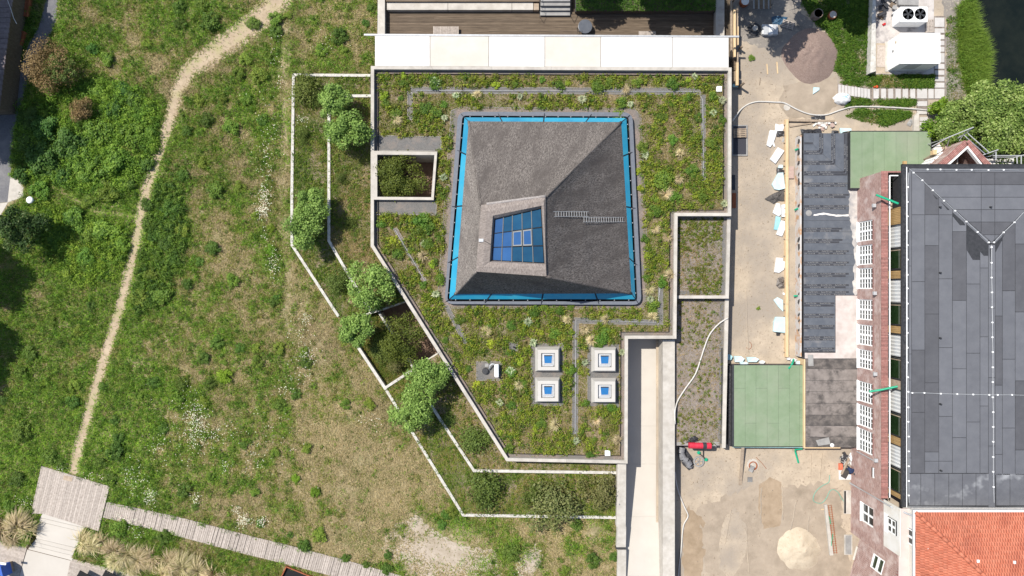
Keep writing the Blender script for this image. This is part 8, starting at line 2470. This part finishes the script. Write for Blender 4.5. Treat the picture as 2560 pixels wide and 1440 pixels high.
TAN = [(1697, 447), (1636, 572), (1668, 592), (1674, 690), (1622, 722), (1630, 792), (1462, 822), (1516, 798), (1662, 486), (1060, 640), (1300, 960), (1480, 850), (1700, 385), (1390, 1060), (1545, 1100), (1195, 240), (1560, 225), (990, 300), (1420, 800), (1490, 1050), (1215, 830)]
YEL = [(1565, 322), (1240, 215), (1420, 210), (1300, 900), (1720, 200), (1225, 860), (1350, 830), (1600, 470), (1150, 800), (1190, 960), (1340, 1070), (1660, 300), (985, 600), (1080, 660), (1250, 1080), (1620, 640), (960, 240), (1010, 190), (1470, 1115), (1590, 430)]
GRN = []
rr2 = random.Random(77)
tries = 0
while len(GRN) < 74 and tries < 6000:
    tries += 1
    a, b = rr2.uniform(945, 1808), rr2.uniform(185, 1140)
    q = XY(a, b, ZR)
    xa_, ya_ = np.array([q[0]]), np.array([q[1]])
    if not inside(roofp, xa_, ya_)[0]: continue
    if any(inside(s_, xa_, ya_)[0] for s_ in SKIP): continue
    if any((a-c)**2+(b-d)**2 < 26**2 for c, d, _ in GRN): continue
    GRN.append((a, b, rr2.uniform(9, 20)))
GRN += [(1655, 455, 30), (1630, 766, 20), (1055, 555, 26), (1100, 700, 16), (1505, 845, 20), (1090, 285, 18), (1545, 300, 22), (1045, 575, 18)]
SILM = [(.22, .30, .20), (.34, .40, .31), (.46, .50, .42)]
for i in range(3): VAR['s', i] = tuft_mesh('silver_rosette', 1, .7, 90, .16, [(.14, .22, .12), (.30, .37, .27), (.50, .54, .46)], 700+i, 1.25)
for i in range(3): VAR['n', i] = tuft_mesh('tan_tuft', 1.3, .8, 420, .05, [(.36, .32, .21), (.47, .425, .31), (.56, .51, .39), (.30, .27, .15)], 710+i, 1.45, True)
for i in range(3): VAR['y', i] = crown_mesh('yellow_herb', 1, 1, .6, 320, .15, [(.16, .24, .022), (.22, .31, .03), (.28, .36, .045)], 720+i, 12, .42)
for i in range(4): VAR['r', i] = crown_mesh('roof_herb', 1, 1, .7, 700, .11, [(.045, .11, .02), (.075, .155, .024), (.11, .19, .03), (.15, .23, .04)], 730+i, 18, .38, wisp=.3)
items = [(('s', i), 'silvery pale rosette plant on the roof', a, b) for i, (a, b) in enumerate(SIL)]+[(('n', i), 'dry tan grass tuft on the roof', a, b) for i, (a, b) in enumerate(TAN)] + \
        [(('y', i), 'bright yellow green herb on the roof', a, b) for i, (a, b) in enumerate(YEL)]+[(('r', i), ('big' if g_[2] > 15 else 'small')+' green leafy clump on the roof', g_[0], g_[1]) for i, g_ in enumerate(GRN)]
lab = which(items, RMARK)
for i, (a, b) in enumerate(SIL): shrub(a, b, R.uniform(11, 16), 's', lab['s', i], ZR, 'silver_rosette', 'plant', 'silvery rosettes on the roof', .8, VAR['s', i % 3])
for i, (a, b) in enumerate(TAN): shrub(a, b, R.uniform(11, 15), 'n', lab['n', i], ZR, 'grass_tuft', 'grass tuft', 'dry grass tufts on the roof', .9, VAR['n', i % 3])
for i, (a, b) in enumerate(YEL): shrub(a, b, R.uniform(9, 14), 'y', lab['y', i], ZR, 'roof_herb', 'plant', 'bright herbs on the roof', .7, VAR['y', i % 3])
for i, (a, b, r_) in enumerate(GRN): shrub(a, b, r_, 'r', lab['r', i], ZR, 'leafy_clump', 'plant', 'green clumps on the roof', .7, VAR['r', i % 4])
# terrace shrubs and wispy bushes
W3 = crown_mesh('wispy_crown', 1, 1, .8, 2400, .045, [(.10, .13, .045), (.14, .165, .065), (.20, .21, .10), (.07, .11, .03)], 750, 30, .30, wisp=1.1)
W4 = crown_mesh('wispy_crown', 1, 1, .8, 2400, .05, [(.06, .10, .025), (.09, .14, .032), (.12, .16, .045)], 751, 28, .32, wisp=.8)
for (a, b, r_, me_, lb) in ((765, 222, 46, W4, 'loose dark olive bush inside the upper corner of the outer white wall'), (1195, 1090, 48, W4, 'loose green bush inside the bend of the inner lower terrace wall'), (1372, 1255, 72, W3, 'wispy grey green bush spilling over the lowest white wall'),
                            (1495, 1215, 56, W3, 'wispy grey green bush touching the ramp wall'), (1215, 1225, 56, W4, 'loose green bush just inside the lower terrace wall corner'), (1120, 1050, 26, W4, 'small loose bush below the inner lower terrace wall'), (1330, 1235, 40, W4, 'loose green bush midway along the lowest terrace'),
                            (850, 700, 40, W4, 'loose olive bush on the outer terrace beside the largest young tree'), (795, 250, 26, W4, 'loose olive bush beside the upper inner wall corner tree'), (760, 340, 22, W4, 'small olive bush on the outer terrace below the tree pair'), (860, 450, 22, W4, 'small olive bush on the inner terrace level with the patio well'), (880, 560, 24, W4, 'small olive bush on the inner terrace below the patio well'),
                            (960, 880, 34, W4, 'loose russet green bush on the bank of the sunken court'), (990, 905, 28, W3, 'wispy bush at the lower end of the sunken court bank')):
    shrub(a, b, r_, 'w', lb, .3, 'loose_bush', 'bush', 'loose bushes on the terraces', .9, me_)
# tall tan grasses beside the steps and lower decks
tall = [tuft_mesh('tall_grass', 1.25, .8, 900, .035, [(.38, .33, .23), (.50, .45, .335), (.58, .53, .42), (.34, .31, .18), (.20, .22, .08)], 760+i, 1.45, True) for i in range(3)]
TT = [(18, 1308, 34), (62, 1312, 36), (82, 1322, 26), (38, 1338, 22), (-10, 1300, 26), (215, 1350, 26), (238, 1362, 28), (262, 1352, 22), (292, 1372, 26), (325, 1378, 28), (352, 1392, 28), (300, 1396, 22), (385, 1388, 24), (432, 1400, 30), (462, 1412, 30), (500, 1420, 28), (540, 1430, 28), (575, 1440, 26), (410, 1430, 24), (330, 1412, 22)]
tm = {'the top step': (158, 1300), "the lower deck's corner at the kerb": (180, 1397), "the blue hooded chair": (5, 1420), "the boardwalk's first plank": (262, 1274), 'the rusty steel box': (722, 1425)}
lab = which([(i, 'tall tan feathery grass clump', t_[0], t_[1]) for i, t_ in enumerate(TT)], tm)
for i, (a, b, r_) in enumerate(TT): shrub(a, b, r_*1.1, 'n', lab[i], -.3, 'tall_grass', 'grass clump', 'tall tan grasses along the lower decks', .8, tall[i % 3])
# seedlings and weeds in the yard
for (a, b, r_, lb) in ((1878, 146, 9, 'small green weed in the sand beside the gravel heap'), (1895, 771, 6, 'tiny green weed in the sand near the shuttering')):
    shrub(a, b, r_, 'g', lb, ZS, 'weed', 'weed', 'weeds in the sand')
